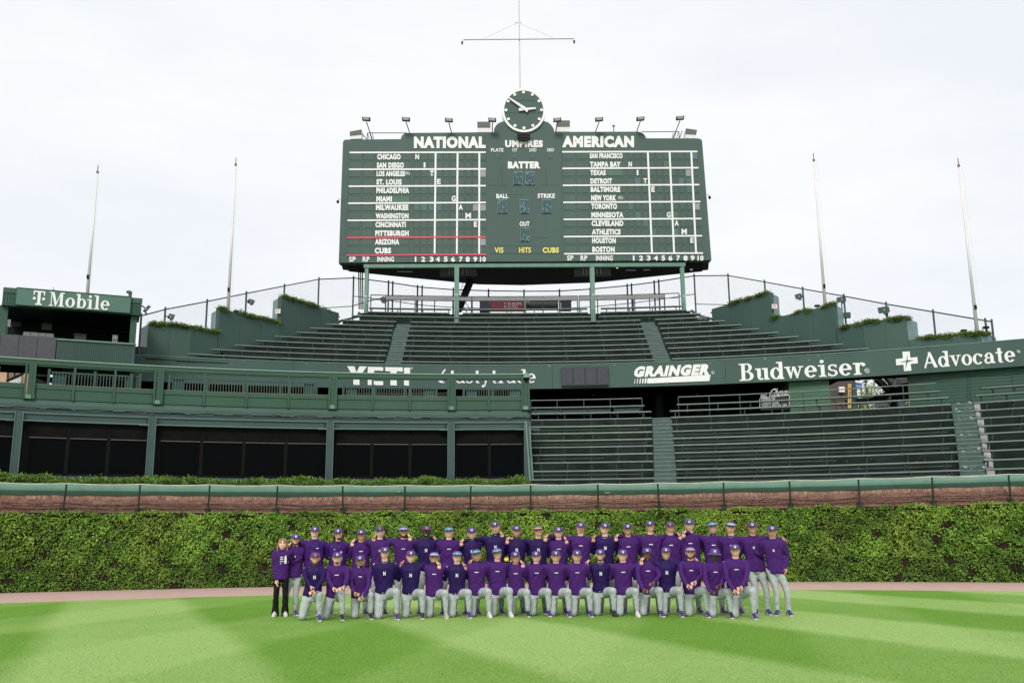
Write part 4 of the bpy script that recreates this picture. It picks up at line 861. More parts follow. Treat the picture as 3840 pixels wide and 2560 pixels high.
# exit signs
SIGNW = mat('sign_white', (.72, .70, .68), .4, .05, 4); SIGNR = mat('sign_red', (.6, .05, .04), .4)
for (x, y, Y, lab) in [(1042, 1167, 49.55, 'white exit sign with red letters on the planter corner toward the booth'), (2904, 1149, 49.8, 'white exit sign with red letters on the far planter corner')]:
    p = pY(x, y, Y); t = empty('exit_sign', tuple(p), lab, 'sign', 'exit signs'); mb = MB(); mb.box(p, (.28, .08, .24)); mb.build('sign_box', SIGNW, t)
    V, F, _ = TXT[('EXIT', .01)]; flat_letters('lettering', V, F, lambda s, t_, d, p=p: (p[0]-.09+s*.18, p[1]-.04-d, p[2]-.06+t_*.14), SIGNR, t, .005)

# ================================================================ UPPER CHAIN LINK FENCE, POSTS, FLOODLIGHTS, FLAGPOLES
FENCE = [(530, 1184, 43.9), (620, 1160, 45), (777, 1130, 47.5), (924, 1100, 50), (1067, 1072, 52.8), (1196, 1047, 55.5), (1326, 1042, 57.3)]
FENCER = [(2603, 1034, 57.2), (2730, 1033, 55.2), (2867, 1057, 52.7), (3010, 1083, 50.3), (3164, 1110, 48.2), (3323, 1140, 46.4), (3499, 1169, 44.9), (3695, 1202, 43.7), (3719, 1206, 43.6)]
def meshfence(name, pts, drop, label, mids=True):
    P = [pY(*q) for q in pts]; t = empty(name, tuple(P[len(P)//2]-np.array([0, 0, drop])), label, 'fence')
    mb = MB(); mb.path(P, .035, 6); mb.build('top_rail', DKMET, t)
    mb = MB(); mb.path([p-np.array([0, 0, drop*.62]) for p in P], .025, 6); mb.build('mid_rail', DKMET, t)
    for p in P: mb = MB(); mb.tube(p-np.array([0, 0, drop]), p+np.array([0, 0, .12]), .05, 8); mb.build('fence_post', GREENB, t)
    Vs = []; Fs = []; c = .058; r = .0013
    for A, B in zip(P, P[1:]):
        L_ = np.linalg.norm((B-A)[:2]); d = (B-A)/L_; x = -drop
        while x < L_+drop:
            for s_ in (1, -1):
                u0, u1 = (x, x+drop) if s_ > 0 else (x+drop, x)
                a = np.array([u0, 0.]); b = np.array([u1, drop])
                lo, hi = 0., 1.
                if u1 != u0:
                    k0, k1 = sorted(((0-u0)/(u1-u0), (L_-u0)/(u1-u0))); lo, hi = max(0, k0), min(1, k1)
                if hi-lo < .02: continue
                p0 = a+(b-a)*lo; p1 = a+(b-a)*hi
                Q0 = A+d*p0[0]-np.array([0, 0, p0[1]]); Q1 = A+d*p1[0]-np.array([0, 0, p1[1]])
                k = len(Vs); e = (Q1-Q0)/np.linalg.norm(Q1-Q0); s2 = np.cross(e, (0, -1, 0)); s2 /= np.linalg.norm(s2)
                for Q in (Q0, Q1): Vs += [Q-s2*r, Q+s2*r, Q+np.array([0, -r*1.5, 0])]
                Fs += [(k, k+1, k+4, k+3), (k+1, k+2, k+5, k+4), (k+2, k, k+3, k+5)]
            x += c*1.414
    npmesh('chain_link', Vs, Fs, DKMET, t, kind='stuff'); return t
meshfence('chain_link_fence', FENCE, 2.9, 'tall chain link fence climbing behind the booth side planter walls')
meshfence('chain_link_fence', FENCER, 2.9, 'tall chain link fence stepping down behind the far planter walls')
meshfence('chain_link_fence', [(1326, 1042, 58.2), (1457, 1058, 58.6), (1473, 1061, 58.9), (1566, 1075, 59.3), (1583, 1077, 59.4), (1700, 1086, 59.7), (1832, 1090, 59.9), (1965, 1092, 60), (2098, 1091, 60), (2213, 1084, 59.8), (2352, 1071, 59.4), (2368, 1069, 59.3), (2453, 1058, 58.8), (2470, 1055, 58.6), (2603, 1034, 58.2)], 1.9, 'low chain link fence behind the highest benches')
# standing rail with grey plank behind the top row
RLY = lambda x: UC[11](x)+1.1
zr = float(oncurve(1960, 1112, RLY)[2])
def rail_run(pxs, label, plank=True):
    X = [solveX(p, zr, RLY) for p in pxs]; t = empty('standing_rail', (X[0], RLY(X[0]), UZ[11]-us), label, 'railing', 'standing rails behind the top row')
    for x in X: mb = MB(); mb.tube((x, RLY(x), UZ[11]-us), (x, RLY(x), zr), .032, 8); mb.build('upright', DKMET, t)
    mb = MB(); mb.path([(x, RLY(x), zr) for x in X], .03, 6); mb.build('top_bar', DKMET, t)
    if plank: mb = MB(); mb.ribbon([(x, RLY(x)-.04) for x in X], zr-.26, zr-.05, .05); mb.build('grey_plank', GREYP, t)
    mb = MB(); mb.path([(x, RLY(x), zr-.29) for x in X], .02, 6); mb.build('lower_bar', DKMET, t)
rail_run([1391, 1446], 'open end bay of the standing rail on the booth side', False)
rail_run([1447, 1502, 1557], 'grey topped standing rail between the outer and inner columns, booth side')
rail_run([1562, 1630, 1698, 1768], 'grey topped standing rail passing behind the inner column, booth side')
rail_run([1771, 1836, 1901, 1966], 'grey topped standing rail in front of the red banner')
rail_run([1971, 2035, 2100, 2165], 'grey topped standing rail in front of the grey tank')
rail_run([2171, 2240, 2307, 2374], 'grey topped standing rail passing behind the inner column, far side')
rail_run([2379, 2435, 2490], 'grey topped standing rail between the inner and outer columns, far side')
rail_run([2491, 2546], 'open end bay of the standing rail on the far side', False)
def pp_(x, y, Y=58.3): return pY(x, y, Y)
ban = empty('red_banner', tuple(pp_(1900, 1145)), 'red banner with white slogan hung behind the standing rail', 'banner')
mb = MB(); mb.hexa([pp_(1838, 1168), pp_(1963, 1168), pp_(1963, 1122), pp_(1838, 1122)], [p+np.array([0, .06, 0]) for p in (pp_(1838, 1168), pp_(1963, 1168), pp_(1963, 1122), pp_(1838, 1122))]); mb.build('cloth', REDB, ban)
bf = onplane(np.array([0, 58.3, 0.]), np.array([0, -1., 0]))
BW = mat('banner_white', (.6, .5, .5), .6)
word('slogan', "THIS BUD'S", .02, bf, 1890, 1956, 1134, 1144, BW, ban, .02); word('slogan', 'FOR YOU', .02, bf, 1890, 1941, 1146, 1156, BW, ban, .02); word('small_logo', 'Budweiser', 0, bf, 1845, 1884, 1143, 1153, mat('banner_pink', (.4, .15, .17), .6), ban, .02)
bx = empty('navy_crate', tuple(pp_(1817, 1160)), 'dark navy crate beside the red banner', 'crate'); mb = MB(); mb.box(pp_(1817, 1148), (.6, .5, .75)); mb.build('box', NAVY, bx); mb = MB(); mb.box(pp_(1817, 1128), (.64, .54, .05)); mb.build('lid', NAVY, bx)
tk = empty('grey_tank', tuple(pp_(2030, 1160)), 'grey corrugated tank with a small blue sign behind the rail', 'tank'); P0, P1 = pp_(1972, 1143, 58.9), pp_(2092, 1143, 58.9); mb = MB(); mb.tube(P0, P1, .34, 20)
mb.build('drum', mat('tank_grey', (.07, .08, .08), .5, .3, 3), tk); mb = MB()
for k in range(22):
    q = P0+(P1-P0)*(k/21); mb.tube(q-np.array([.015, 0, 0]), q+np.array([.015, 0, 0]), .355, 20)
mb.build('ribs', mat('tank_rib', (.10, .12, .12), .5), tk, kind='stuff'); mb = MB(); mb.box(pp_(1979, 1128, 58.2), (.25, .03, .18)); mb.build('blue_plate', mat('plate_blue_w', (.2, .3, .55), .5), tk)
bx = empty('navy_cabinet', tuple(pp_(2123, 1160)), 'navy cabinet with black top at the end of the grey tank', 'cabinet'); mb = MB(); mb.box(pp_(2123, 1146), (.62, .5, .62)); mb.build('cabinet_body', NAVY, bx); mb = MB(); mb.box(pp_(2123, 1128), (.68, .56, .06)); mb.build('cabinet_lid', BLACK, bx)
# tripod-like flood cover
cv = empty('covered_lamp', tuple(pp_(1437, 1120, 57)), 'lamp wrapped in dark plastic behind the top row', 'lamp'); mb = MB(); mb.prism([pp_(1422, 1118, 57), pp_(1440, 1110, 57), pp_(1450, 1124, 57), pp_(1443, 1134, 57), pp_(1430, 1131, 57)], (0, .3, 0)); mb.build('cover', mat('dark_plastic', (.05, .06, .07), .35), cv)
mb = MB(); mb.path([pp_(1420, 1119, 57.1), pp_(1375, 1131, 57.1), pp_(1325, 1146, 57.1)], .03, 6); mb.build('brace_pipe', DKMET, cv)
# flagpoles
def flagpole(bx_, by_, tx, ty, Y, label, r0=.088, r1=.042):
    a = pY(bx_, by_, Y); zt = float(pY(tx, ty, Y)[2]); t = empty('flagpole', (a[0], Y, a[2]-.6), label, 'flagpole', 'bare flagpoles rising behind the planter walls')
    mb = MB(); mb.tube((a[0], Y, a[2]-.8), (a[0], Y, zt), r0, 14, r1); mb.build('pole', CREAM, t, smooth=True)
    mb = MB(); mb.tube((a[0], Y, zt), (a[0], Y, zt+.12), r1*1.5, 10, r1*1.3); mb.tube((a[0], Y, zt+.12), (a[0], Y, zt+.45), .02, 6); mb.build('truck', mat('bronze', (.08, .07, .06), .4), t)
    mb = MB(); mb.box((a[0]-.0, Y-r0-.02, a[2]+1.1), (.10, .06, .2)); mb.build('cleat', BLACK, t)
    mb = MB(); mb.tube((a[0]+.2, Y-.1, a[2]), (a[0]+.12, Y-.1, zt), .006, 4); mb.build('halyard', CREAM, t)
flagpole(326, 1120, 362, 650, 46, 'bare flagpole rising behind the telecom booth sign')
flagpole(855, 1165, 884, 622, 48, 'bare flagpole behind the second planter wall on the booth side')
flagpole(3095, 1152, 3049, 605, 48.2, 'bare flagpole behind the second far planter wall')
flagpole(3664, 1240, 3589, 626, 43.6, 'outermost bare flagpole near the end of the fence')
# floodlights on the fence
FLH = mat('floodlight_housing', (.030, .075, .062), .4, .1, 5)
def flood(x, y, Y, w_, h_, tilt, label, post_to=None, name='floodlight'):
    c = pY(x, y, Y); t = empty(name, tuple(c), label, 'floodlight', 'floodlights along the upper fence')
    ca, sa = cos(tilt), sin(tilt); P = []
    for (a, b) in ((-w_/2, -h_/2), (w_/2, -h_/2), (w_/2*1.02, h_/2), (-w_/2*.96, h_/2)): P.append(c+np.array([a*ca-b*sa, 0, a*sa+b*ca]))
    mb = MB(); mb.hexa(P, [p*1.0+np.array([0, .16, .05]) for p in P]); mb.build('housing', FLH, t)
    mb = MB(); q = c-np.array([-.1*w_, .02, .30*h_]); mb.box(c+np.array([.12*w_, -.01, -.62*h_]), (w_*.4, .12, .08)); mb.build('ballast', FLH, t)
    mb = MB(); mb.box(c+np.array([0, -.01, 0]), (.05, .02, .04)); mb.build('badge', WHITE, t)
    mb = MB(); d = post_to if post_to is not None else c+np.array([-.4, .1, -.05]); mb.tube(c+np.array([0, .1, 0]), d, .03, 6); mb.build('bracket_arm', DKMET, t)
flood(640, 1187, 45.2, .26, .24, -.3, 'dark floodlight on the fence post beside the booth', pY(621, 1185, 45))
flood(940, 1131, 50.2, .33, .24, -.3, 'dark floodlight on the fence beyond the slim flagpole', pY(924, 1127, 50))
flood(2996, 1111, 50.2, .34, .26, .3, 'dark floodlight on the far fence post near the highest planter', pY(3010, 1107, 50.3))
flood(3157, 1123, 48.2, .42, .26, .12, 'dark floodlight over the second far planter corner', pY(3163, 1216, 48.2))
flood(3316, 1162, 46.3, .52, .30, .15, 'big floodlight over the third far planter wall', pY(3329, 1195, 46.3))
flood(548, 1158, 42.4, .12, .34, -.7, 'thin floodlight reaching out from the booth corner', pY(528, 1143, 42.3))
cb = empty('junction_box', tuple(pY(3176, 1182, 48)), 'green junction box strapped below a floodlight', 'electrical box'); mb = MB(); mb.box(pY(3176, 1182, 48), (.32, .2, .28)); mb.build('box', GREEN2, cb)
for (x, y, Y, lab) in [(822, 1158, 47.6, 'small dark uplight on the planter near the slim flagpole'), (885, 1168, 47.6, 'small flat dark uplight on the second booth side planter'), (3064, 1147, 48.2, 'small dark uplight left of the far slim flagpole'), (3119, 1137, 47.6, 'small dark uplight right of the far slim flagpole'), (3614, 1240, 44, 'small dark uplight on the lowest planter'), (3697, 1228, 43.6, 'wide dark uplight near the last fence post')]:
    c = pY(x, y, Y); t = empty('uplight', tuple(c), lab, 'uplight', 'uplights on the planters'); mb = MB(); mb.box(c, (.24, .18, .10)); mb.build('lamp_body', BLACK, t); mb = MB(); mb.box(c-np.array([0, 0, .09]), (.05, .05, .12)); mb.build('stand', BLACK, t)
# ================================================================ SCOREBOARD
nrm = np.array([sin(atan(.017)), -cos(atan(.017)), 0.]); SB0 = np.array([0, 56., 0.])
sbp = onplane(SB0, nrm)       # e>0: nearer the viewer
sbd = empty('scoreboard', tuple(sbp(1960, 990)), 'huge green hand operated scoreboard with National and American league columns', 'scoreboard')
zT = lambda x, y: sbp(x, y)
out = [(1270, 985), (1286, 534), (1289, 527), (1295, 524), (1503, 522), (1505, 513), (1510, 506), (1517, 501), (1526, 499), (1851, 496), (1854, 480), (1864, 466), (1878, 458), (1890, 455), (2040, 454), (2055, 459), (2067, 469), (2076, 482), (2079, 495), (2392, 494), (2404, 497), (2414, 503), (2420, 511), (2423, 519), (2615, 519), (2626, 521), (2633, 528), (2668, 975)]
mb = MB(); mb.prism([sbp(x, y) for x, y in out], -nrm*.6); mb.build('face_board', SBG, sbd)
zb_ = float(sbp(1960, 985)[2]); zback = zb_+.15
foot = [sbp(1272, 985), sbp(2666, 975), pz(2656, 1012, zback), pz(2560, 1022, zback), pz(2240, 1055, zback), pz(1960, 1065, zback), pz(1790, 1062, zback), pz(1460, 1030, zback), pz(1286, 1012, zback)]
P = [(p[0], p[1]+.62 if i < 2 else p[1], zback) for i, p in enumerate(foot)]
mb = MB(); mb.prism(P, (0, 0, 6.8)); mb.build('rear_housing', BLACK, sbd)
mb = MB(); mb.prism([(P[i][0]*.97+.02, 55.95+(P[i][1]-56)*.98+.25, zback-.06) for i in range(len(P))], (0, 0, .05)); mb.build('underside', mat('underside_black', (.006, .008, .008), .8, .3, 1), sbd)
def sbrect(mb, x0, y0, x1, y1, e0, e1, t=None):
    mb.hexa([sbp(x0, y1, e1), sbp(x1, y1, e1), sbp(x1, y0, e1), sbp(x0, y0, e1)], [sbp(x0, y1, e0), sbp(x1, y1, e0), sbp(x1, y0, e0), sbp(x0, y0, e0)], t)
def sbline(xa, ya, xb, yb, th, m, name='divider_line', e=.05, vert=False):
    mb = MB()
    if vert: mb.hexa([sbp(xb-th/2, yb, e), sbp(xb+th/2, yb, e), sbp(xa+th/2, ya, e), sbp(xa-th/2, ya, e)], [sbp(xb-th/2, yb, 0), sbp(xb+th/2, yb, 0), sbp(xa+th/2, ya, 0), sbp(xa-th/2, ya, 0)])
    else: mb.hexa([sbp(xa, ya+th/2, e), sbp(xb, yb+th/2, e), sbp(xb, yb-th/2, e), sbp(xa, ya-th/2, e)], [sbp(xa, ya+th/2, 0), sbp(xb, yb+th/2, 0), sbp(xb, yb-th/2, 0), sbp(xa, ya-th/2, 0)])
    mb.build(name, m, sbd)
k_ = 2207/760
def c1(x, y): return 1240+x/k_, 480+y/k_
def c2_(x, y): return 1960+x/k_, 480+y/k_
for (y0, y1, x0, x1, m) in [(268, 265, 205, 1690, WHITE), (451, 447, 200, 1690, WHITE), (635, 629, 196, 1690, WHITE), (820, 812, 190, 1690, WHITE), (1006, 999, 183, 1690, WHITE), (1193, 1187, 177, 1690, RED), (1384, 1377, 172, 1698, RED)]:
    a, b = c1(x0, y0), c1(x1, y1); sbline(*a, *b, 6.0, m)
for (xt, xb) in [(1143, 1132), (1382, 1374), (1619, 1617)]:
    sbline(*c1(xt, 274), *c1(xb, 1368), 7.0, WHITE, vert=True, e=.045)
for (y0, y1, x0, x1) in [(261, 257, 430, 1904), (441, 434, 433, 1915), (625, 618, 437, 1925), (810, 802, 441, 1936), (995, 987, 445, 1946), (1183, 1174, 448, 1955), (1370, 1362, 452, 1964)]:
    a, b = c2_(x0, y0), c2_(x1, y1); sbline(*a, *b, 6.0, WHITE)
for (xt, xb) in [(1363, 1408), (1600, 1649), (1836, 1888)]:
    sbline(*c2_(xt, 264), *c2_(xb, 1356), 7.0, WHITE, vert=True, e=.045)
# rows of hand placed plates
LCOL = [(912, 975), (988, 1050), (1068, 1128), (1155, 1212), (1232, 1290), (1310, 1365), (1393, 1450), (1470, 1530), (1550, 1606), (1632, 1689)]
RCOL = [(1146, 1200), (1218, 1278), (1297, 1352), (1376, 1434), (1455, 1515), (1535, 1589), (1612, 1668), (1694, 1750), (1772, 1826), (1850, 1905)]
LY = [314, 405, 497, 588, 681, 773, 866, 957, 1053, 1146, 1240, 1335]; RY = [304, 396, 488, 578, 670, 762, 854, 946, 1039, 1131, 1226, 1321]
SPEC_L = {(2, 9): LAV, (6, 8): LAV, (6, 9): LAV, (10, 9): LAV, (6, 0): PLT, (6, 1): PLG, (6, 2): PLT, (6, 3): PLT, (2, 2): PLG}
SPEC_R = {(0, 9): PLB, (1, 5): PLG, (2, 8): LAV, (3, 1): PLB, (3, 7): PLB, (3, 8): PLG, (4, 8): PLT, (6, 0): PLG, (6, 9): LAV, (7, 1): PLG, (7, 6): PLG, (8, 2): PLG, (9, 3): PLT, (9, 6): PLB}
slot = MB(); extra = MB()
def plate(cf, xa, xb, yc, h, m, tnt, sx=0.):
    (x0, y0), (x1, y1) = cf(xa+sx, yc-h/2), cf(xb+sx, yc+h/2)
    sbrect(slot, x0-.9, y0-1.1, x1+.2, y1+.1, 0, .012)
    mb = MB(); sbrect(mb, x0, y0, x1, y1, 0, .022, tnt); mb.build('score_plate', m, sbd)
for r in range(12):
    for cI, (a, b) in enumerate(LCOL):
        plate(c1, a, b, LY[r], 70, SPEC_L.get((r, cI), SBG), float(rng.random()*.5), -(r)*.9*(1-(cI/10)))
    for cI, (a, b) in enumerate(RCOL):
        sh = (LY[r]-400)/900*46*(cI+2)/11; plate(c2_, a, b, RY[r], 70, SPEC_R.get((r, cI), SBG), float(rng.random()*.5), sh)
    s_ = -(r)*2.8; s2 = (LY[r]-314)/1000*22
    for (cf, a, b, sft) in ((c1, 205, 337, s_), (c1, 360, 480, s_*.9), (c1, 500, 872, s_*.8), (c2_, 433, 562, s2), (c2_, 583, 712, s2), (c2_, 730, 1105, s2*1.3)):
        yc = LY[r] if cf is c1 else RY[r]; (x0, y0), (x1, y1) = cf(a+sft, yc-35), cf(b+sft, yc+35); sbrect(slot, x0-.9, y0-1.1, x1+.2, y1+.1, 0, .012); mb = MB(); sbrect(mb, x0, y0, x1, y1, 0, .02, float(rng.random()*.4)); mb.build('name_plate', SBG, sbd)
for (cf, a, b, yc) in ((c1, 682, 856, 773), (c2_, 915, 1092, 488)):
    (x0, y0), (x1, y1) = cf(a, yc-32), cf(b, yc+32); mb = MB(); sbrect(mb, x0, y0, x1, y1, .02, .03); mb.build('blank_plate', PLG, sbd)
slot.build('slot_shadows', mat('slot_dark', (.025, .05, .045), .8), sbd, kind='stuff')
# centre panel joints, hatches
mb = MB()
for (x0, y0, x1, y1) in [(1818, 500, 1819, 985), (2105, 500, 2106, 982), (1880, 620, 1881, 700), (1822, 694, 1900, 695), (2030, 694, 2100, 695), (2048, 630, 2049, 700), (1900, 729, 1960, 730), (2000, 891, 2060, 892), (1838, 922, 2100, 923), (1838, 950, 2100, 950.8), (1820, 980, 2110, 981), (1270, 953, 1820, 953.6), (2112, 950, 2660, 950.6)]:
    sbrect(mb, x0, y0, x1, y1, 0, .008)
mb.build('board_joints', mat('joint_dark', (.04, .08, .065), .8), sbd, kind='stuff')
for (x0, x1) in [(1860, 1878), (1923, 1941), (1987, 2008), (2054, 2074)]:
    mb = MB(); sbrect(mb, x0, 572, x1, 594, 0, .02, .6); mb.build('umpire_plate', SBG, sbd)
mb = MB(); sbrect(mb, 1842, 925, 2098, 949, 0, .012, .2); mb.build('score_strip', SBG, sbd)
# eyelid number displays
EYE = mat('eyelet_blue', (.085, .19, .20), .4, .1, 5); EYED = mat('eyelet_dark', (.02, .06, .07), .5)
for (x0, y0, x1, y1, lit) in [(1925, 643, 1959.5, 693, 0), (1970.5, 643, 2005.5, 693, 1), (1866, 747, 1902, 799, 2), (1949, 747, 1985, 799, 3), (2032, 747, 2068, 799, 4), (1951, 852, 1986, 904, 5)]:
    t = MB(); sbrect(t, x0, y0, x1, y1, 0, .05); o = t.build('number_display', EYE, sbd)
    d = MB()
    for i in range(6):
        for j in range(7):
            if rng.random() < .12: continue
            x = x0+4+(x1-x0-8)*i/5; y = y0+5+(y1-y0-9)*j/6; P = [sbp(x+2.1*cos(a), y+1.9*sin(a), .052) for a in np.linspace(0, 2*pi, 9)[:-1]]; P = [p for p in P]; d.prism(P, nrm*.02)
            sbrect(d, x-2, y+1.6, x+2, y+2.4, .05, .09)
    d.build('display_eyelets', EYED, sbd, kind='stuff')
def sbword(cf, body, bold, x0, y0, x1, y1, m=WHITE, name='team_name', th=.04):
    a, b = cf(x0, y0), cf(x1, y1); word(name, body, bold, sbp, a[0], b[0], a[1], b[1], m, sbd, th)
NB = .06
for (s, x0, x1, y0, y1) in [('CHICAGO', 507, 762, 283, 345), ('SAN DIEGO', 502, 797, 375, 437), ('LOS ANGELES', 500, 808, 468, 528), ('ST. LOUIS', 498, 773, 557, 620), ('PHILADELPHIA', 497, 855, 650, 711), ('MIAMI', 497, 668, 742, 803), ('MILWAUKEE', 492, 846, 834, 897), ('WASHINGTON', 490, 848, 927, 988), ('CINCINNATI', 487, 818, 1022, 1083), ('PITTSBURGH', 485, 850, 1115, 1177), ('ARIZONA', 482, 748, 1208, 1271), ('CUBS', 480, 658, 1303, 1367)]: sbword(c1, s, NB, x0, y0, x1, y1)
for (s, x0, x1, y0, y1) in [('SAN FRANCISCO', 730, 1088, 275, 333), ('TAMPA BAY', 733, 1068, 367, 426), ('TEXAS', 735, 905, 458, 517), ('DETROIT', 737, 973, 548, 608), ('BALTIMORE', 740, 1062, 640, 699), ('NEW YORK', 745, 1018, 730, 793), ('TORONTO', 747, 1028, 823, 885), ('MINNESOTA', 748, 1098, 915, 977), ('CLEVELAND', 750, 1097, 1008, 1070), ('ATHLETICS', 753, 1067, 1100, 1163), ('HOUSTON', 755, 1014, 1195, 1258), ('BOSTON', 758, 1002, 1290, 1353)]: sbword(c2_, s, NB, x0, y0, x1, y1)
sbword(c1, '(NL)', .01, 812, 475, 860, 515); sbword(c2_, '(AL)', .01, 1042, 740, 1092, 782)
for (s, x0, x1, y0, y1) in [('N', 922, 963, 285, 342), ('I', 1013, 1032, 375, 432), ('T', 1083, 1122, 465, 524), ('E', 1160, 1198, 555, 613), ('G', 1317, 1362, 737, 800), ('A', 1393, 1440, 835, 892), ('M', 1468, 1528, 925, 985), ('E', 1560, 1595, 1018, 1077)]: sbword(c1, s, .045 if s == 'N' else .04, x0, y0, x1, y1, name='score_letter')
for (s, x0, x1, y0, y1) in [('N', 1152, 1190, 367, 423), ('I', 1243, 1260, 457, 515), ('T', 1313, 1357, 548, 603), ('E', 1402, 1438, 638, 697), ('G', 1568, 1613, 915, 973), ('A', 1655, 1700, 1005, 1065), ('M', 1730, 1788, 1098, 1158), ('E', 1827, 1862, 1193, 1252)]: sbword(c2_, s, .045 if s == 'N' else .04, x0, y0, x1, y1, name='score_letter')
sbword(c1, 'NATIONAL', .07, 907, 93, 1688, 222, name='league_name'); sbword(c2_, 'AMERICAN', .07, 430, 87, 1213, 213, name='league_name')
for (s, b_, x0, y0, x1, y1) in [('UMPIRES', .065, 1894, 526, 2036, 553), ('BATTER', .07, 1904.6, 605.7, 2026, 632.5), ('BALL', .04, 1861, 727, 1906.5, 744), ('STRIKE', .04, 2016, 726, 2081, 743.5), ('OUT', .04, 1948.7, 830.5, 1985.8, 848.5), ('PLATE', .03, 1841, 556.4, 1888, 569.5), ('1ST', .02, 1922, 556.4, 1940.5, 569), ('2ND', .02, 1984, 556.4, 2011.6, 569), ('3RD', .02, 2050.6, 556.4, 2078, 569)]:
    word('heading', s, b_, sbp, x0, x1, y0, y1, WHITE, sbd, .04)
for (s, b_, x0, x1) in [('VIS', .03, 1854.6, 1888), ('HITS', .03, 1946.6, 1991), ('CUBS', .045, 2035, 2095.6)]: word('yellow_heading', s, b_, sbp, x0, x1, 927.5, 948.5, YELL, sbd, .05)
for cf, L_, y0, y1 in ((c1, [('SP', 200, 273), ('RP', 348, 423), ('INNING', 507, 690), ('I', 917, 933), (2, 987, 1030), (3, 1078, 1120), (4, 1145, 1190), (5, 1232, 1275), (6, 1310, 1355), (7, 1397, 1440), (8, 1470, 1515), (9, 1553, 1597), (10, 1625, 1690)], 1401, 1457), (c2_, [('SP', 483, 553), ('RP', 630, 705), ('INNING', 798, 982), ('I', 1200, 1217), (2, 1268, 1312), (3, 1350, 1393), (4, 1428, 1473), (5, 1510, 1553), (6, 1587, 1632), (7, 1673, 1715), (8, 1750, 1797), (9, 1827, 1873), (10, 1903, 1970)], 1388, 1444)):
    for (s, a, b) in L_: sbword(cf, str(s), {'SP': .03, 'RP': .03, 'INNING': .04, 'I': .04}.get(s, .045), a, y0, b, y1, name='footer_lettering')
# chain speaker in the middle
sp = empty('hanging_speaker', tuple(sbp(1964, 511, .3)), 'black ribbed speaker hung just under the clock', 'speaker')
for i in range(6):
    mb = MB(); x = 1940+i*8; P = [sbp(x, 524-abs(i-2.5), .35-.03*abs(i-2.5)), sbp(x+7.2, 524-abs(i-2.5), .35-.03*abs(i-2.5)), sbp(x+7.2, 503-abs(i-2.5), .35-.03*abs(i-2.5)), sbp(x, 503-abs(i-2.5), .35-.03*abs(i-2.5))]; mb.hexa(P, [p-nrm*.3 for p in P]); mb.build('speaker_cell', BLACK, sp)
for y in (503, 513, 524): mb = MB(); mb.path([sbp(1938, y, .38), sbp(1990, y, .38)], .02, 5); mb.build('speaker_bar', mat('dark_grey_steel', (.05, .05, .055), .5), sp)
# clock
ck = empty('scoreboard_clock', tuple(sbp(1963, 500, .1)), 'big round green clock with white rim, dots and hands, showing nearly ten to three', 'clock')
cz = sbp(1964, 414, .12); ez = np.array([cos(atan(.017)), sin(atan(.017)), 0]); RX = abs(sbp(2045, 414)[0]-sbp(1882, 414)[0])/2; RZc = abs(sbp(1964, 332)[2]-sbp(1964, 496)[2])/2
def ckp(r, a, e): return cz+ez*(RX*r*sin(a))+np.array([0, 0, RZc*r*cos(a)])+nrm*e
A = np.linspace(0, 2*pi, 65)[:-1]
mb = MB(); mb.prism([ckp(.955, a, 0) for a in A], -nrm*.5); mb.build('clock_face', SBG, ck)
mb = MB(); n = 64; V = [ckp(1.0, a, .02) for a in A]+[ckp(.90, a, .02) for a in A]+[ckp(.90, a, -.1) for a in A]+[ckp(1.0, a, -.5) for a in A]
mb.add(V, [(i, (i+1) % n, n+(i+1) % n, n+i) for i in range(n)]+[(n+i, n+(i+1) % n, 2*n+(i+1) % n, 2*n+i) for i in range(n)]+[(i, 3*n+i, 3*n+(i+1) % n, (i+1) % n) for i in range(n)]); mb.build('white_rim', WHITE, ck)
for h in range(12):
    c = ckp(.815, h*pi/6, .02); mb = MB(); mb.prism([c+ez*(.095*cos(a))+np.array([0, 0, .095*sin(a)]) for a in np.linspace(0, 2*pi, 17)[:-1]], nrm*.03); mb.build('hour_dot', WHITE, ck)
def hand(pts, e, name): 
    f = lambda p: sbp(p[0], p[1], .12+e); mb = MB(); mb.prism([f(p) for p in pts], nrm*.03); mb.build(name, WHITE, ck)
def hp(p): return (1640+p[0]/2.8, p[1]/2.8)
hand([hp(q) for q in [(741, 1030), (752, 1022), (925, 1128), (955, 1160), (940, 1182), (905, 1150)]], .14, 'minute_hand')
hand([hp(q) for q in [(855, 1138), (925, 1136), (1032, 1130), (1033, 1147), (925, 1160), (857, 1168)]], .10, 'hour_hand')
mb = MB()
for y in (377, 424): mb.path([sbp(1893, y, .13), sbp(2035, y, .13)], .006, 4)
mb.build('face_joints', mat('joint_dark', (.04, .08, .065), .8), ck, kind='stuff')
# mast with yard
mast = empty('scoreboard_mast', tuple(pY(1950, 335, 56.8)), 'tall thin white mast with a crossing yard above the clock', 'mast')
a = pY(1950, 336, 56.8); ztop = float(pY(1941, -80, 56.8)[2])
mb = MB(); mb.tube((a[0], a[1], a[2]-1), (a[0], a[1], ztop), .055, 10, .04); mb.build('mast_pole', mat('mast_white', (.66, .62, .60), .5, .05, 3), mast)
l, r = pY(1737, 150, 56.7), pY(2152, 146, 56.7); mb = MB(); mb.tube(l, r, .032, 8); mb.build('yard', mat('yard_grey', (.35, .33, .29), .5), mast)
for q in ((1812, 146), (2075, 143)): mb = MB(); mb.tube(pY(1943, 86, 56.8), pY(*q, 56.7), .007, 4); mb.build('stay_wire', GREYP, mast)
mb = MB(); mb.tube(pY(1930, 86, 56.8), pY(1955, 85, 56.8), .015, 5); mb.build('spreader', GREYP, mast)
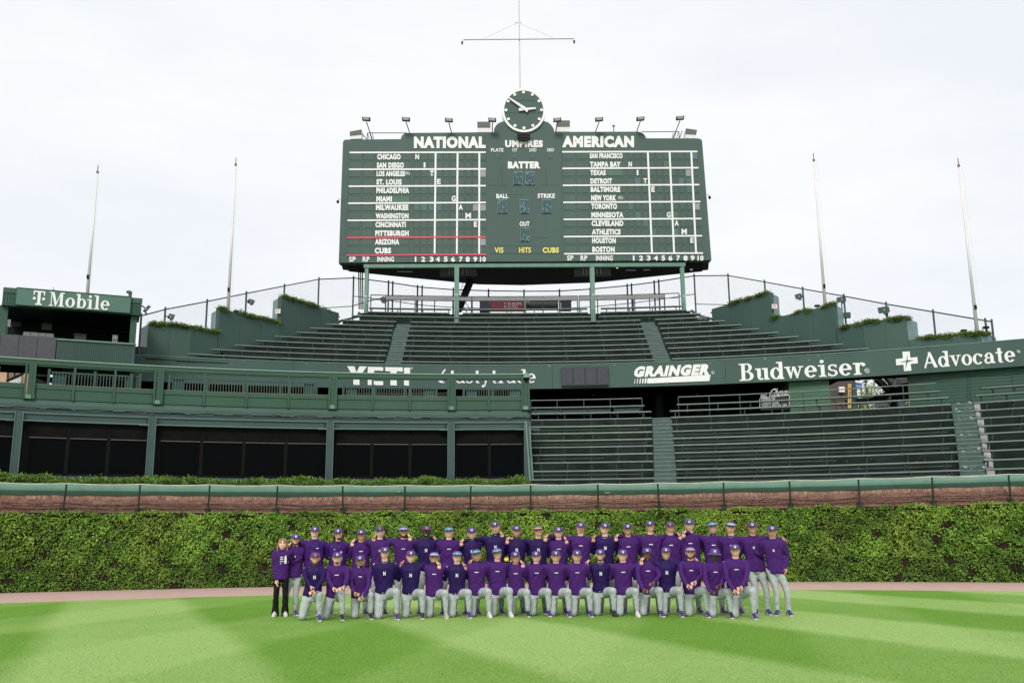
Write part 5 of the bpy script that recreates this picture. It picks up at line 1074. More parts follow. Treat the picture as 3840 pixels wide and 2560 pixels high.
for (x, y, lab) in [(1733, 162, 'dark camera hanging from the tip of the yard nearer the booth side'), (2153, 158, 'dark camera hanging from the far tip of the yard')]:
    c = pY(x, y, 56.7); t = empty('yard_camera', tuple(c), lab, 'camera'); mb = MB(); mb.tube(c+np.array([0, 0, -.09]), c+np.array([0, 0, .05]), .055, 10); mb.tube(c+np.array([0, 0, .05]), c+np.array([0, 0, .08]), .075, 10); mb.build('camera_dome', BLACK, t); mb = MB(); mb.tube(c+np.array([0, 0, .08]), c+np.array([0, 0, .19]), .012, 5); mb.build('hanger', GREYP, t)
# floodlights on top
for i, (x, y, bx_, by_, w_, side) in enumerate([(1373, 447, 1397, 523, 30, 'above the tilted end speaker'), (1522, 448, 1537, 498, 30, 'above the shoulder where the board steps up, booth side'), (1683, 451, 1694, 497, 29, 'above the long league name'), (1846, 450, 1846, 496, 30, 'beside the clock on the booth side'), (2090, 450, 2083, 495, 30, 'beside the clock on the far side'), (2247, 448, 2232, 495, 30, 'above the middle of the American heading'), (2402, 446, 2386, 495, 30, 'above the far shoulder of the board'), (2551, 443, 2523, 518, 30, 'at the far end of the board')]):
    c = sbp(x, y, .9); t = empty('board_floodlight', tuple(sbp(bx_, by_, .1)), 'floodlight on a leaning arm '+side, 'floodlight', 'floodlights along the top of the scoreboard')
    mb = MB(); tl = -.08 if i < 4 else .08; wd = .24
    P = [c+np.array([-wd, 0, -.09-wd*tl*1]), c+np.array([wd, 0, -.09+wd*tl]), c+np.array([wd, -.08, .10+wd*tl]), c+np.array([-wd, -.08, .10-wd*tl])]; mb.hexa(P, [p+np.array([.0, .25, .05]) for p in P]); mb.build('lamp_housing', BLACK, t)
    Q = [P[0]+(P[2]-P[0])*.12, P[1]+(P[3]-P[1])*.12, P[2]+(P[0]-P[2])*.12, P[3]+(P[1]-P[3])*.12]; Q = [q+np.array([0, -.012, .01]) for q in Q]; mb = MB(); mb.add(Q, [(0, 1, 2, 3)]); mb.build('lamp_glass', mat('lamp_glass', (.45, .48, .47), .2, .05, 3), t)
    mb = MB(); mb.tube(sbp(bx_, by_+3, -.1), c+np.array([.0, .12, -.12]), .03, 6); mb.build('arm', BLACK, t)
# speakers boxes on top
SPK = mat('speaker_grille', (.13, .125, .12), .7, .1, 20); SPW = mat('speaker_white', (.75, .74, .72), .5, .04, 3)
for (P4, lab, tilt) in [([(1312, 522), (1356, 520), (1356, 486), (1312, 494)], 'tilted white speaker with grey grille at the booth end of the board', 1), ([(1790, 496), (1839, 496), (1839, 457), (1790, 457)], 'square white speaker with grey grille just before the clock', 0), ([(2088, 494), (2137, 494), (2137, 452), (2088, 452)], 'square white speaker with grey grille just after the clock', 0), ([(2567, 519), (2608, 519), (2614, 488), (2572, 482)], 'tilted white speaker with grey grille at the far end of the board', -1)]:
    Q = [sbp(x, y, -.2) for x, y in P4]; t = empty('top_speaker', tuple((Q[0]+Q[1])/2), lab, 'speaker', 'white speakers on top of the scoreboard')
    mb = MB(); mb.hexa(Q, [q-nrm*.7 for q in Q]); mb.build('speaker_case', SPW, t)
    G = [Q[0]+(Q[3]-Q[0])*.45, Q[1]+(Q[2]-Q[1])*.45, Q[2]-(Q[2]-Q[1])*.02, Q[3]-(Q[3]-Q[0])*.02]; G = [g_+nrm*.04 for g_ in G]; mb = MB(); mb.hexa(G, [g_-nrm*.03 for g_ in G]); mb.build('grille', SPK, t)
# handrails on the lower shoulders
for (pts, lab) in [([(1377, 524), (1378, 499), (1526, 499)], 'brown pipe handrail on the lower shoulder, booth side'), ([(2405, 495), (2546, 494), (2547, 518)], 'brown pipe handrail on the far lower shoulder')]:
    RB = mat('rail_brown', (.10, .06, .05), .6); t = empty('roof_handrail', tuple(sbp(*pts[0])), lab, 'railing'); mb = MB(); mb.path([sbp(*q, -.3) for q in pts], .025, 6); mb.build('rail_pipe', RB, t)
    bx0 = 1384 if pts[0][0] < 2000 else 2519
    for q in range(3): mb = MB(); mb.tube(sbp(bx0+q*9, 522, -.25), sbp(bx0+q*9-6+(12 if bx0 > 2000 else 0), 498, -.25), .018, 5); mb.build('ladder_bar', BLACK, t)
for (pa, pb, lab) in [((1358, 502), (1375, 522), 'short black prop leaning near the tilted speaker, booth side'), ((2558, 491), (2549, 518), 'short black prop leaning near the tilted speaker, far side')]:
    mb = MB(); mb.tube(sbp(*pa, -.2), sbp(*pb, -.2), .025, 6); tag(mb.build('prop_rod', BLACK), lab, 'rod')
# dome cameras left and right of board, and small one on top
for (x, y, lab, sg) in [(1267, 756, 'black dome camera on the side edge nearer the booth', 1), (2661, 740, 'black dome camera on the far side edge of the board', -1)]:
    c = sbp(x, y, .2); t = empty('dome_camera', tuple(c), lab, 'camera'); mb = MB(); mb.tube(c+np.array([0, 0, -.07]), c+np.array([0, 0, .05]), .075, 12, .09); mb.tube(c+np.array([0, 0, -.12]), c+np.array([0, 0, -.07]), .03, 10, .075); mb.build('camera_dome', BLACK, t); mb = MB(); mb.path([c+np.array([0, 0, .05]), c+np.array([.02*sg, 0, .16]), c+np.array([.25*sg, .1, .17])], .015, 5); mb.build('camera_arm', GREYP, t)
c = sbp(2301, 470, 0); t = empty('roof_camera', tuple(sbp(2301, 495)), 'small white camera on a stand on top of the board', 'camera'); mb = MB(); mb.tube(c+np.array([0, 0, -.04]), c+np.array([0, 0, .06]), .10, 12, .07); mb.build('camera_hood', SPW, t); mb = MB(); mb.tube(c+np.array([0, 0, -.12]), c+np.array([0, 0, -.04]), .05, 12); mb.build('camera_lens', BLACK, t); mb = MB(); mb.tube(c+np.array([0, 0, -.42]), c+np.array([0, 0, -.1]), .035, 8); mb.build('camera_stand', GREYP, t)
# girder and columns carrying the board
gd = empty('scoreboard_support', tuple(pY(1960, 1180, 55.4)), 'pale green riveted steel columns and girder carrying the scoreboard', 'steel frame', kind='structure')
zg0, zg1 = float(pY(1960, 1003, 55.6)[2]), float(pY(1960, 990, 55.6)[2])
xa, xb = float(pY(1366, 995, 55.6)[0]), float(pY(2571, 990, 55.6)[0])
mb = MB(); mb.box(((xa+xb)/2, 55.6+.017*(xa+xb)/2, (zg0+zg1)/2), (xb-xa, .25, zg1-zg0), .017); mb.build('girder', GREENL, gd)
COLG = mat('column_pale_green', (.13, .25, .19), .5, .25, 3, .15, 30, streak=True)
for (x, yt, yb, wpx, Y, num) in [(1371, 1000, 1183, 13.5, 55.4, '536'), (1712, 1000, 1207, 17, 54.2, '537'), (2226, 997, 1204, 17, 54.2, '537'), (2567, 994, 1176, 13.5, 55.4, '538')]:
    p = pY(x, yb, Y); zt = float(pY(x, 1001, Y)[2]); z0 = p[2]-.1; wd = wpx*Y/FPX; cx = p[0]
    mb = MB(); mb.box((cx, Y, (z0+zt)/2), (wd, .04, zt-z0)); mb.box((cx, Y+.30, (z0+zt)/2), (wd, .04, zt-z0)); mb.box((cx, Y+.15, (z0+zt)/2), (.05, .26, zt-z0)); mb.build('column', COLG, gd)
    mb = MB(); mb.box((cx, Y-.02, z0+.02), (wd*1.5, .3, .05)); mb.build('column_base', COLG, gd)
    mb = MB()
    for q in range(6):
        for s_ in (-1, 1): mb.box((cx+s_*wd*.25, Y-.03, z0+.15+q*.12), (.035, .03, .035))
    mb.build('rivets', DARKG, gd, kind='stuff')
    q = pY(x, 1104+(0 if 1500 < x < 2400 else 6), Y-.03); V, F, _ = TXT[(num, .02)]; flat_letters('section_number', V, F, lambda s, t_, d, q=q: (q[0]-.09+s*.18, q[1]-d, q[2]-.05+t_*.09), WHITE, gd, .01)
mb = MB(); mb.beam(pY(1718, 1165, 57.5), pY(1765, 1052, 58.5), .30, .35); mb.build('diagonal_brace', BLACK, gd)
for q in range(3): mb = MB(); mb.tube(pY(1345+q*7, 1000, 57.5), pY(1347+q*7, 1160, 57.5), .04, 6); mb.build('conduit_pipe', BLACK, gd)
mb = MB()
for q in range(8): mb.tube(pY(1722+q*3, 1110-q*12, 57.2), pY(1732+q*3, 1108-q*12, 57.2), .012, 4)
mb.path([pY(1722, 1112, 57.2), pY(1746, 1018, 57.2)], .015, 4); mb.path([pY(1737, 1122, 57.2), pY(1770, 1170, 57.2)], .02, 4); mb.path([pY(1727, 1150, 57.2), pY(1760, 1165, 57.2)], .02, 4); mb.build('ladder', DKMET, gd)
# displays hung below the board
for (x0, x1, lab) in [(1650, 1788, 'grey framed display seen from behind under the board, booth side'), (2154, 2290, 'grey framed display seen from behind under the board, far side')]:
    A_, B_ = pY(x0, 1036, 57.2), pY(x1, 1002, 57.2); t = empty('hung_display', ((A_[0]+B_[0])/2, 57.2, B_[2]), lab, 'display'); mb = MB(); mb.box(((A_[0]+B_[0])/2, 57.3, (A_[2]+B_[2])/2), (B_[0]-A_[0], .15, B_[2]-A_[2])); mb.build('back_panel', mat('display_back', (.05, .055, .065), .5, .2, 3), t)
    mb = MB()
    for zz in (A_[2]+.03, B_[2]-.03): mb.box(((A_[0]+B_[0])/2, 57.2, zz), (B_[0]-A_[0], .06, .05))
    mb.build('display_frame', mat('dark_grey_steel', (.05, .05, .055), .5), t)
    for u in (.25, .33, .62, .72): mb = MB(); mb.box((A_[0]+(B_[0]-A_[0])*u, 57.16, (A_[2]+B_[2])/2), (.05, .05, .35)); mb.build('mount_bracket', mat('pale_steel', (.28, .29, .30), .4), t)
for (x0, x1, y, lab) in [(1489, 1547, 1018.5, 'long tube light under the board nearer the booth'), (2347, 2384, 1013, 'short tube light under the board beside the outer column'), (2413, 2438, 1012, 'shortest tube light under the board near the outer column')]:
    mb = MB(); mb.tube(pY(x0, y, 57.5), pY(x1, y, 57.5), .035, 6); tag(mb.build('tube_light', mat('tube_pale', (.5, .5, .48), .4)), lab, 'light')
lm = bpy.data.materials.new('lamp_glow'); lm.use_nodes = True; _b = lm.node_tree.nodes['Principled BSDF']; _b.inputs['Base Color'].default_value = (.9, .75, .5, 1); _b.inputs['Emission Color'].default_value = (1, .75, .4, 1); _b.inputs['Emission Strength'].default_value = 1.6
c = pY(2312, 1003, 57.3); t = empty('caged_lamp', tuple(c), 'small lit amber lamp under the board', 'lamp'); mb = MB(); mb.tube(c+np.array([-.03, 0, 0]), c+np.array([.09, 0, 0]), .05, 10); mb.build('bulb', lm, t); mb = MB(); mb.tube(c+np.array([-.08, 0, 0]), c+np.array([-.03, 0, 0]), .06, 10); mb.build('bulb_holder', BLACK, t)
for (x, y, lab) in [(1316, 1001, 'dark dome light under the booth end corner of the board'), (1334, 995, 'white round sensor under the booth end corner of the board'), (2592, 1012, 'white antenna dish on the outer far column')]:
    c = pY(x, y, 56.9); mb = MB(); mb.tube(c+np.array([0, 0, -.05]), c+np.array([0, 0, .05]), .06, 10, .11); tag(mb.build('under_board_fixture', BLACK if x == 1316 else WHITE), lab, 'fixture')
# ================================================================ SUITE BUILDING (dark glass below, open deck above)
SO = 1.9; SB = Wo(SO); XE = solveX(1988, 5, SB); XS = -27.0
ZW0, ZW1, ZB1, ZL0, ZL1, ZSILL, ZRB, ZR = 4.10, 6.08, 6.42, 6.60, 6.93, 7.50, 8.23, 8.45
sb_ = empty('suite_building', (XE-8, W(XE-8)+SO, 3), 'dark green building with black glass below and an open railed deck above', 'building', kind='structure')
STEEL = mat('steel_blue_green', (.030, .064, .062), .45, .12, 1.2, .05, 15); STEELE = mat('steel_edge', (.10, .17, .165), .4, .1, 3)
mb = MB(); mb.ribbon(curvepts(Wo(SO+.35), XS, XE-.1, 1), 2.5, ZW1+.3, .2); mb.build('inner_wall', BLACK, sb_)
mb = MB(); mb.ribbon(curvepts(Wo(SO-.06), XS, XE, 1), ZW1+.06, ZB1-.05, .12); mb.build('steel_beam', STEEL, sb_)
for zz in (ZW1+.03, ZB1-.03): mb = MB(); mb.ribbon(curvepts(Wo(SO-.14), XS, XE+.05, 1), zz-.02, zz+.022, .28); mb.build('beam_flange', STEELE, sb_)
mb = MB(); mb.ribbon(curvepts(Wo(SO-.10), XS, XE, 1), ZB1, ZB1+.13, .2); mb.build('beam_top_plate', STEEL, sb_)
mb = MB(); xs = np.linspace(XS, XE, 160); mb.path([(x, W(x)+SO-.2, ZB1+.15+.022*sin(x*5.1)+.015*sin(x*13)) for x in xs], .012, 5); mb.build('cable', BLACK, sb_)
mb = MB(); mb.path([(x, W(x)+SO-.19, ZB1+.14+.02*sin(x*3.3+1)) for x in xs], .008, 4); mb.build('string_light_wire', mat('pale_steel', (.28, .29, .30), .4), sb_)
n = len(xs); prof = [(-.16, ZL0-.02), (-.16, ZL0+.04), (-.10, ZL0+.05), (-.10, ZL0+.12), (-.03, ZL0+.14), (.10, ZL1), (.3, ZL1)]
mb = MB(); mb.add([(x, W(x)+SO+o, z) for o, z in prof for x in xs], [(r*n+i, r*n+i+1, (r+1)*n+i+1, (r+1)*n+i) for r in range(len(prof)-1) for i in range(n-1)]+[tuple(r*n+n-1 for r in range(len(prof)))]); mb.build('ledge', GREEN, sb_)
mb = MB(); mb.ribbon(curvepts(Wo(SO-.05), XS, XE, 1), ZB1+.10, ZL0, .3); mb.build('ledge_soffit', GREENB, sb_)
COLPX = [67, 569, 1238, 1692]; MULL = {0: [-140], 1: [250, 403], 2: [753, 912, 1070], 3: [1393, 1537], 4: [1835]}
colX = [solveX(p, 5.2, Wo(SO-.16)) for p in [-420]+COLPX]+[XE-.12]
mulpx = {0: [-260, -95], 1: [250, 403], 2: [753, 912, 1070], 3: [1393, 1537], 4: [1835]}
upcol = [solveX(p, 7.6, Wo(SO-.05)) for p in (-400, 109, 592, 1247, 1693)]+[XE-.16]
upmul = {0: [-230, -60], 1: [278, 430], 2: [767, 926, 1083], 3: [1397, 1537], 4: [1833]}
def slope_at(x): return atan(2*_wc[0]*x+_wc[1])
for x in colX[:-1]+[XE-.1]:
    c = (x, W(x)+SO-.16); mb = MB(); a = slope_at(x); wd = .26
    mb.box((c[0], c[1]-.10, (3.4+ZB1)/2), (wd, .02, ZB1-3.4), a); mb.build('column_web', STEEL, sb_)
    for s_ in (-1, 1):
        mb = MB(); mb.box((c[0]+s_*wd/2*cos(a), c[1]-.10+s_*wd/2*sin(a), (3.4+ZB1)/2), (.022, .10, ZB1-3.4), a); mb.build('column_flange', STEELE, sb_)
    mb = MB()
    for s_ in (-1, 1):
        for q in range(4): mb.box((c[0]+s_*.26, c[1]-.02, ZW1+.10+q*.055), (.028, .05, .028), a)
    mb.build('bolts', STEEL, sb_, kind='stuff')
    mb = MB()
    for s_ in (-1, 1): mb.box((c[0]+s_*.32, c[1]-.06, ZW1+.0), (.36, .08, .03), a)
    mb.build('gusset_plate', STEELE, sb_)
# windows
for b in range(5):
    xa, xb = colX[b]+.14, colX[b+1]-.14; cuts = [xa]+[solveX(p, 5, Wo(SO+.1)) for p in mulpx[b]]+[xb]
    for i in range(len(cuts)-1):
        a, c_ = cuts[i]+.03, cuts[i+1]-.03; f = Wo(SO+.14); fr = MB()
        wf = empty('w', (0, 0, 0), None, None); bpy.data.objects.remove(wf)
        A_ = np.array((a, f(a), 0)); B_ = np.array((c_, f(c_), 0)); d = (B_-A_)/np.linalg.norm(B_-A_); nn = np.array([d[1], -d[0], 0]); az = atan2(d[1], d[0]); L_ = np.linalg.norm(B_-A_); mid = (A_+B_)/2
        for zz, h in ((ZW0+.05, .10), (ZW1-.05, .12)): fr.box((mid[0], mid[1], zz), (L_+.06, .12, h), az)
        for e in (A_, B_): fr.box((e[0], e[1], (ZW0+ZW1)/2), (.07, .12, ZW1-ZW0), az)
        wo_ = fr.build('window', mat('window_frame_black', (.008, .008, .008), .6, .1, 3, spec=.05), sb_)
        g_ = MB(); q = mid+nn*.02; g_.box((q[0], q[1], (ZW0+ZW1)/2), (L_-.06, .02, ZW1-ZW0-.2), az); go = g_.build('pane', GLASS, wo_)
        zbl = ZW1-.56; q = mid+nn*.05; g_ = MB(); g_.box((q[0], q[1], (zbl+ZW1-.1)/2), (L_-.10, .015, ZW1-.1-zbl), az); g_.build('blind', BLIND, wo_)
        g_ = MB(); q = mid+nn*.07; g_.box((q[0], q[1], zbl-.012), (L_-.06, .03, .028), az); g_.build('blind_bar', mat('bar_brownish', (.12, .105, .10), .5, spec=.2), wo_)
mb = MB(); mb.ribbon(curvepts(Wo(SO-.0), XS, XE, 1), 3.2, ZW0+.0, .3); mb.build('window_plinth', GREENB, sb_)
# upper deck: back of panels, posts, sill, beam
mb = MB(); mb.ribbon(curvepts(Wo(SO+.02), XS, XE-.02, 1), ZRB+.02, ZR-.02, .22); mb.build('top_beam', GREEN2, sb_)
mb = MB(); mb.ribbon(curvepts(Wo(SO-.02), XS, XE, 1), ZR-.03, ZR+.01, .34); mb.build('beam_cap', mat('cap_pale', (.22, .34, .28), .45, .1, 3), sb_)
for x in upcol:
    a = slope_at(x); mb = MB(); mb.box((x, W(x)+SO+.06, (ZL1+ZRB)/2+.02), (.18, .12, ZRB-ZL1+.05), a); mb.build('deck_post', GREEN2, sb_)
    for s_ in (-1, 1): mb = MB(); mb.box((x+s_*.135, W(x)+SO+.02+s_*.13*sin(a), (ZL1+ZRB)/2+.02), (.08, .16, ZRB-ZL1+.05), a); mb.build('post_trim', GREEN2, sb_)
    mb = MB(); mb.box((x, W(x)+SO+.0, ZL1+.08), (.19, .10, .15), a); mb.build('post_foot', GREENL, sb_)
for b in range(5):
    xa, xb = upcol[b]+.15, upcol[b+1]-.15; cuts = [xa]+[solveX(p, 7.5, Wo(SO+.08)) for p in upmul[b]]+[xb]
    mb = MB(); mb.ribbon(curvepts(Wo(SO+.09), xa, xb, .8), ZL1, ZSILL-.14, .08); mb.build('sill_wall', GREEN2, sb_)
    mb = MB(); mb.ribbon(curvepts(Wo(SO+.03), xa, xb, .8), ZSILL-.17, ZSILL, .2); mb.build('sill', GREEN2, sb_)
    mb = MB(); mb.ribbon(curvepts(Wo(SO+.02), xa, xb, .8), ZSILL-.002, ZSILL+.012, .22); mb.build('sill_edge', mat('sill_bare', (.24, .22, .17), .7), sb_)
    for i in range(len(cuts)-1):
        a, c_ = cuts[i]+.05, cuts[i+1]-.05; mb = MB(); mb.ribbon(curvepts(Wo(SO+.055), a, c_, .6), ZL1+.02, ZSILL-.19, .04); mb.build('deck_panel', GREEN2, sb_)
    for x in cuts[1:-1]: mb = MB(); mb.box((x, W(x)+SO+.06, (ZL1+ZRB)/2), (.085, .12, ZRB-ZL1), slope_at(x)); mb.build('mullion', GREEN2, sb_)
    mb = MB(); mb.ribbon(curvepts(Wo(SO+.06), xa, xb, .8), ZRB-.045, ZRB+.02, .06); mb.build('head_trim', GREEN2, sb_)
mb = MB(); X = np.linspace(XS, XE, 30); n = len(X); mb.add([(x, W(x)+SO+.2, ZL1+.05) for x in X]+[(x, W(x)+SO+5.2, ZL1+.05) for x in X], [(i, i+1, n+i+1, n+i) for i in range(n-1)]); mb.build('deck_floor', DARKG, sb_)
# end wall and flashing where the building meets the benches
mb = MB(); mb.box((XE-.02, W(XE)+SO+2.6, 4.7), (.12, 5.2, 4.4)); mb.build('end_wall', DARKG, sb_)
mb = MB(); mb.beam((XE+.02, W(XE)+SO-.2, 3.3), (XE-.16, W(XE)+SO-.2, ZB1), .06, .16); mb.beam((XE+.14, W(XE)+SO-.3, 3.3), (XE-.02, W(XE)+SO-.3, ZW1+.1), .05, .1); mb.build('end_flashing', COLG, sb_)
# railings inside the deck, with balusters
def rail_in(pa, pb, posts, label, off=2.1):
    c = Wo(SO+off); zt = float(oncurve((pa+pb)/2, {0: 1400}.get(0, 1400), c)[2])
    return c
RI = [(181, 530, [185, 357, 492, 526], [1394, 1409], 'deck railing with close balusters behind the bay next to the window end of the booth'),
      (632, 1190, [636, 779, 917, 1052, 1187], [1415, 1433], 'deck railing with close balusters in the widest bay under the planter walls'),
      (1285, 1640, [1288, 1405, 1517, 1636], [1450, 1453], 'deck railing with close balusters behind the block letter logo'),
      (1737, 1960, [1739, 1849], [1455, 1457], 'deck railing with close balusters in the last bay by the dome camera')]
for (pa, pb, posts, (ya, yb), lab) in RI:
    c = Wo(SO+1.6); zt = float((oncurve(pa, ya, c)[2]+oncurve(pb, yb, c)[2])/2); xa, xb = solveX(pa, zt, c), solveX(pb, zt, c)
    t = empty('deck_railing', ((xa+xb)/2, c((xa+xb)/2), ZL1), lab, 'railing', 'baluster railings on the suite deck')
    mb = MB(); mb.ribbon(curvepts(c, xa, xb, .6), zt-.05, zt+.01, .09); mb.build('handrail', GREEN, t)
    for p in posts:
        x = solveX(p, zt, c); mb = MB(); mb.box((x, c(x), (ZL1+zt)/2+.05), (.10, .10, zt-ZL1+.10), slope_at(x)); mb.build('railing_post', GREEN, t)
    nb = int((xb-xa)/.105); BAL = MATS.get('baluster') or mat('baluster', (.060, .095, .08), .5, .1, 5); first = None
    for i in range(nb):
        x = xa+.06+i*.105
        mb = MB(); mb.box((0, 0, 0), (.03, .03, zt-ZL1-.1)) if first is None else None
        if first is None: o = mb.build('baluster', BAL, None); first = o.data; bpy.data.objects.remove(o)
        o = link('baluster', first, t); o.location = (x-t.location[0], c(x)-t.location[1], (ZL1+zt)/2-t.location[2])
    for e in (xa+.35, xb-.35): 
        mb = MB(); mb.ribbon(curvepts(Wo(SO+1.7), e-.22, e+.22, .2), ZL1+.1, zt-.06, .03); mb.build('end_screen', mat('screen_teal', (.05, .15, .13), .5), t)
mb = MB(); p = oncurve(1975, 1415, Wo(SO-.1)); mb.tube(p+np.array([0, 0, -.02]), p+np.array([0, 0, .16]), .17, 14, .11); mb.tube(p+np.array([0, 0, .16]), p+np.array([0, 0, .22]), .06, 10)
t = empty('corner_dome_camera', tuple(p), 'green hooded dome camera on the free corner of the suite deck', 'camera'); mb.build('camera_hood', GREENL, t); mb = MB(); mb.tube(p+np.array([0, 0, -.13]), p+np.array([0, 0, -.02]), .06, 12, .13); mb.build('camera_lens', BLACK, t)
c = oncurve(498, 1396, Wo(SO+1.5)); t = empty('deck_dome_camera', tuple(c), 'small dark dome camera on a post of the deck railing', 'camera'); mb = MB(); mb.tube(c+np.array([0, 0, -.05]), c+np.array([0, 0, .05]), .07, 12); mb.build('camera_dome', BLACK, t); mb = MB(); mb.box((c[0], c[1], (ZL1+c[2])/2), (.09, .09, c[2]-ZL1)); mb.build('camera_post', GREEN2, t)
# things glimpsed beyond the deck
tb = empty('tan_building', tuple(pY(20, 1410, 62)), 'tan building with an outside stair seen through the end bay of the deck', 'building')
mb = MB(); P0, P1 = pY(-60, 1500, 62), pY(28, 1378, 62); mb.box(((P0[0]+P1[0])/2, 63, P1[2]/2), (P1[0]-P0[0], 2, P1[2])); mb.build('wall', BTAN, tb)
mb = MB(); P0, P1 = pY(28, 1400, 63), pY(90, 1380, 63); mb.box(((P0[0]+P1[0])/2, 65, P1[2]/2), (P1[0]-P0[0], 2, P1[2])); mb.build('wall', BTAN, tb)
mb = MB(); mb.path([pY(25, 1428, 61), pY(88, 1400, 61)], .08, 6); mb.path([pY(30, 1385, 61), pY(30, 1425, 61)], .05, 6); mb.path([pY(55, 1382, 61), pY(55, 1415, 61)], .05, 6); mb.build('stair_rail', BLACK, tb)
sg = empty('grey_shop_sign', tuple(pY(55, 1430, 60)), 'slanting grey sign with white letters under the tan building stair', 'sign'); f60 = onplane(np.array([0, 60., 0]), np.array([0, -1., 0]))
mb = MB(); mb.prism([f60(34, 1442), f60(76, 1442), f60(80, 1412), f60(34, 1430)], (0, .1, 0)); mb.build('sign_board', mat('sign_grey', (.4, .46, .48), .5), sg); word('lettering', 'A&P-SO', .02, f60, 37, 74, 1428, 1440, WHITE, sg, .04, 0, -5)
mb = MB(); P0, P1 = pY(122, 1430, 61), pY(136, 1385, 61); mb.box(((P0[0]+P1[0])/2, 61, (P0[2]+P1[2])/2), (.25, .2, P1[2]-P0[2])); tag(mb.build('white_street_banner', WHITE), 'narrow white banner edge behind the first deck post', 'banner')
mb = MB(); P0, P1 = pY(138, 1450, 55), pY(178, 1380, 55); mb.box(((P0[0]+P1[0])/2, 55, (P0[2]+P1[2])/2), (P1[0]-P0[0], .4, P1[2]-P0[2]+1)); tag(mb.build('dark_pier', DARKG), 'dark green pier just behind the first railed bay', 'pier')
lowb = empty('low_concession_stalls', tuple(pY(750, 1450, 52)), 'tan and white stall fronts glimpsed between the deck balusters', 'stall')
for (xa_, xb_, ya_, yb_, m) in [(660, 775, 1442, 1480, mat('stall_tan', (.52, .38, .24), .7)), (680, 740, 1438, 1448, WHITE), (745, 772, 1450, 1480, mat('stall_blue', (.06, .08, .25), .6)), (782, 852, 1448, 1480, mat('stall_beige', (.45, .37, .31), .7)), (852, 1010, 1452, 1480, GREEN2), (1300, 1690, 1468, 1485, mat('stall_beige', (.45, .37, .31), .7))]:
    P0, P1 = pY(xa_, yb_, 48+(xa_ % 5)*.1), pY(xb_, ya_, 48+(xa_ % 5)*.1); mb = MB(); mb.box(((P0[0]+P1[0])/2, P0[1], (P0[2]+P1[2])/2), (P1[0]-P0[0], .3, P1[2]-P0[2])); mb.build('stall_front', m, lowb)
# juniper hedge along the top of the wall in front of the glass
P = []; 
for q in range(1500):
    x = rng.uniform(-22, XE-.15); h = .10+.10*sin(x*1.3)+.07*sin(x*3.7+1)+.05*sin(x*8.1); P.append((x, W(x)+rng.uniform(.75, 1.65), 3.66+rng.random()*(.20+h*.6)))
sprigs('juniper_hedge', P, 95, .13, (.07, .12, .05), m=mat('hedge_green', (.07, .14, .025), .7, .3, 2, 0, spec=.2, tint=(.25, .38, .08)), up=.75, kind='stuff', wd=.008)
mb = MB(); mb.ribbon(curvepts(Wo(.7), -24, XE, 1), 3.0, 3.7, .9); o = mb.build('hedge_planter', mat('soil', (.05, .035, .025), .95)); tag(o, kind='structure')

# ================================================================ BROADCAST BOOTH WITH SPONSOR SIGN
PA, PB = pY(15, 1230, 39.0), pY(520, 1230, 41.0); dB = (PB-PA)[:2]; LB = np.linalg.norm(dB); dB = dB/LB; nB = np.array([dB[1], -dB[0], 0.])
bp_ = onplane(np.array([PA[0], PA[1], 0.]), nB)
bth = empty('sponsor_booth', tuple(bp_(260, 1340)), 'small green roofed booth with a white lettered telecom sign over its open front', 'booth')
AZ = atan2(dB[1], dB[0])
def bz(x, y): return float(bp_(x, y)[2])
zs0, zs1 = (bz(58, 1145)+bz(482, 1181))/2, (bz(58, 1083)+bz(487, 1122))/2
zp1 = (bz(0, 1257)+bz(515, 1291))/2; zp0 = bz(515, 1362)-.12
def along(px, y=1200): return float((bp_(px, y)-PA)[:2]@dB)
def bbox(u0, u1, z0, z1, e0, e1, m, name, parent=None):   # e: distance in front of the booth plane
    c = PA[:2]+dB*(u0+u1)/2+nB[:2]*(e0+e1)/2; mb = MB(); mb.box((c[0], c[1], (z0+z1)/2), (u1-u0, abs(e1-e0), z1-z0), AZ); return mb.build(name, m, parent or bth)
TMG = mat('sign_green', (.070, .155, .118), .45, .06, 1, .03, 10)
u = [along(p) for p in (2, 55, 485, 527)]
bbox(u[1], u[2], zs0, zs1, .05, .30, TMG, 'sign_panel'); bbox(u[1]-.02, u[2]+.02, zs1, zs1+.03, .03, .32, GREEN2, 'sign_cap')
for a, b in ((u[0], u[1]), (u[2], u[3])):
    bbox(a, b, zs0, zs1-.0, -.1, .12, GREEN2, 'roof_end'); bbox(a, b+.02, zs1-.20, zs1+.02, .12, .17, GREEN, 'roof_end_cap')
    nr = max(4, int((b-a)/.09))
    for i in range(nr): bbox(a+(b-a)*(i+.2)/nr, a+(b-a)*(i+.7)/nr, zs0+.04, zs1-.2, .12, .15, GREEN2, 'rib')
bbox(u[0], u[3], zs0-.04, zs0, -.1, .2, GREEN2, 'roof_edge')
bbox(u[0], u[3], zs1-.06, zs1, -4.5, -.1, GREEN2, 'roof'); 
bbox(u[0]-.2, u[3]-.10, zp0, zs1-.1, -3.6, -3.4, DARKG, 'back_wall'); bbox(u[3]-.22, u[3]-.14, zp0, zs1-.1, -3.4, -.0, GREEN2, 'side_wall'); bbox(u[0], u[3]-.3, zs0-.02, zs0+.02, -3.4, -.1, BLACK, 'booth_ceiling')
bbox(u[3]-.40, u[3]-.14, zp1, zs0, -.25, -.02, GREEN2, 'front_post'); bbox(u[0]-.1, u[0]+.24, zp1, zs0, -.25, -.02, GREEN2, 'front_post')
bbox(u[0]-1.5, u[3]-.15, zp1-.75, zp1-.7, -3.4, -.1, DARKG, 'booth_floor')
um = along(222)
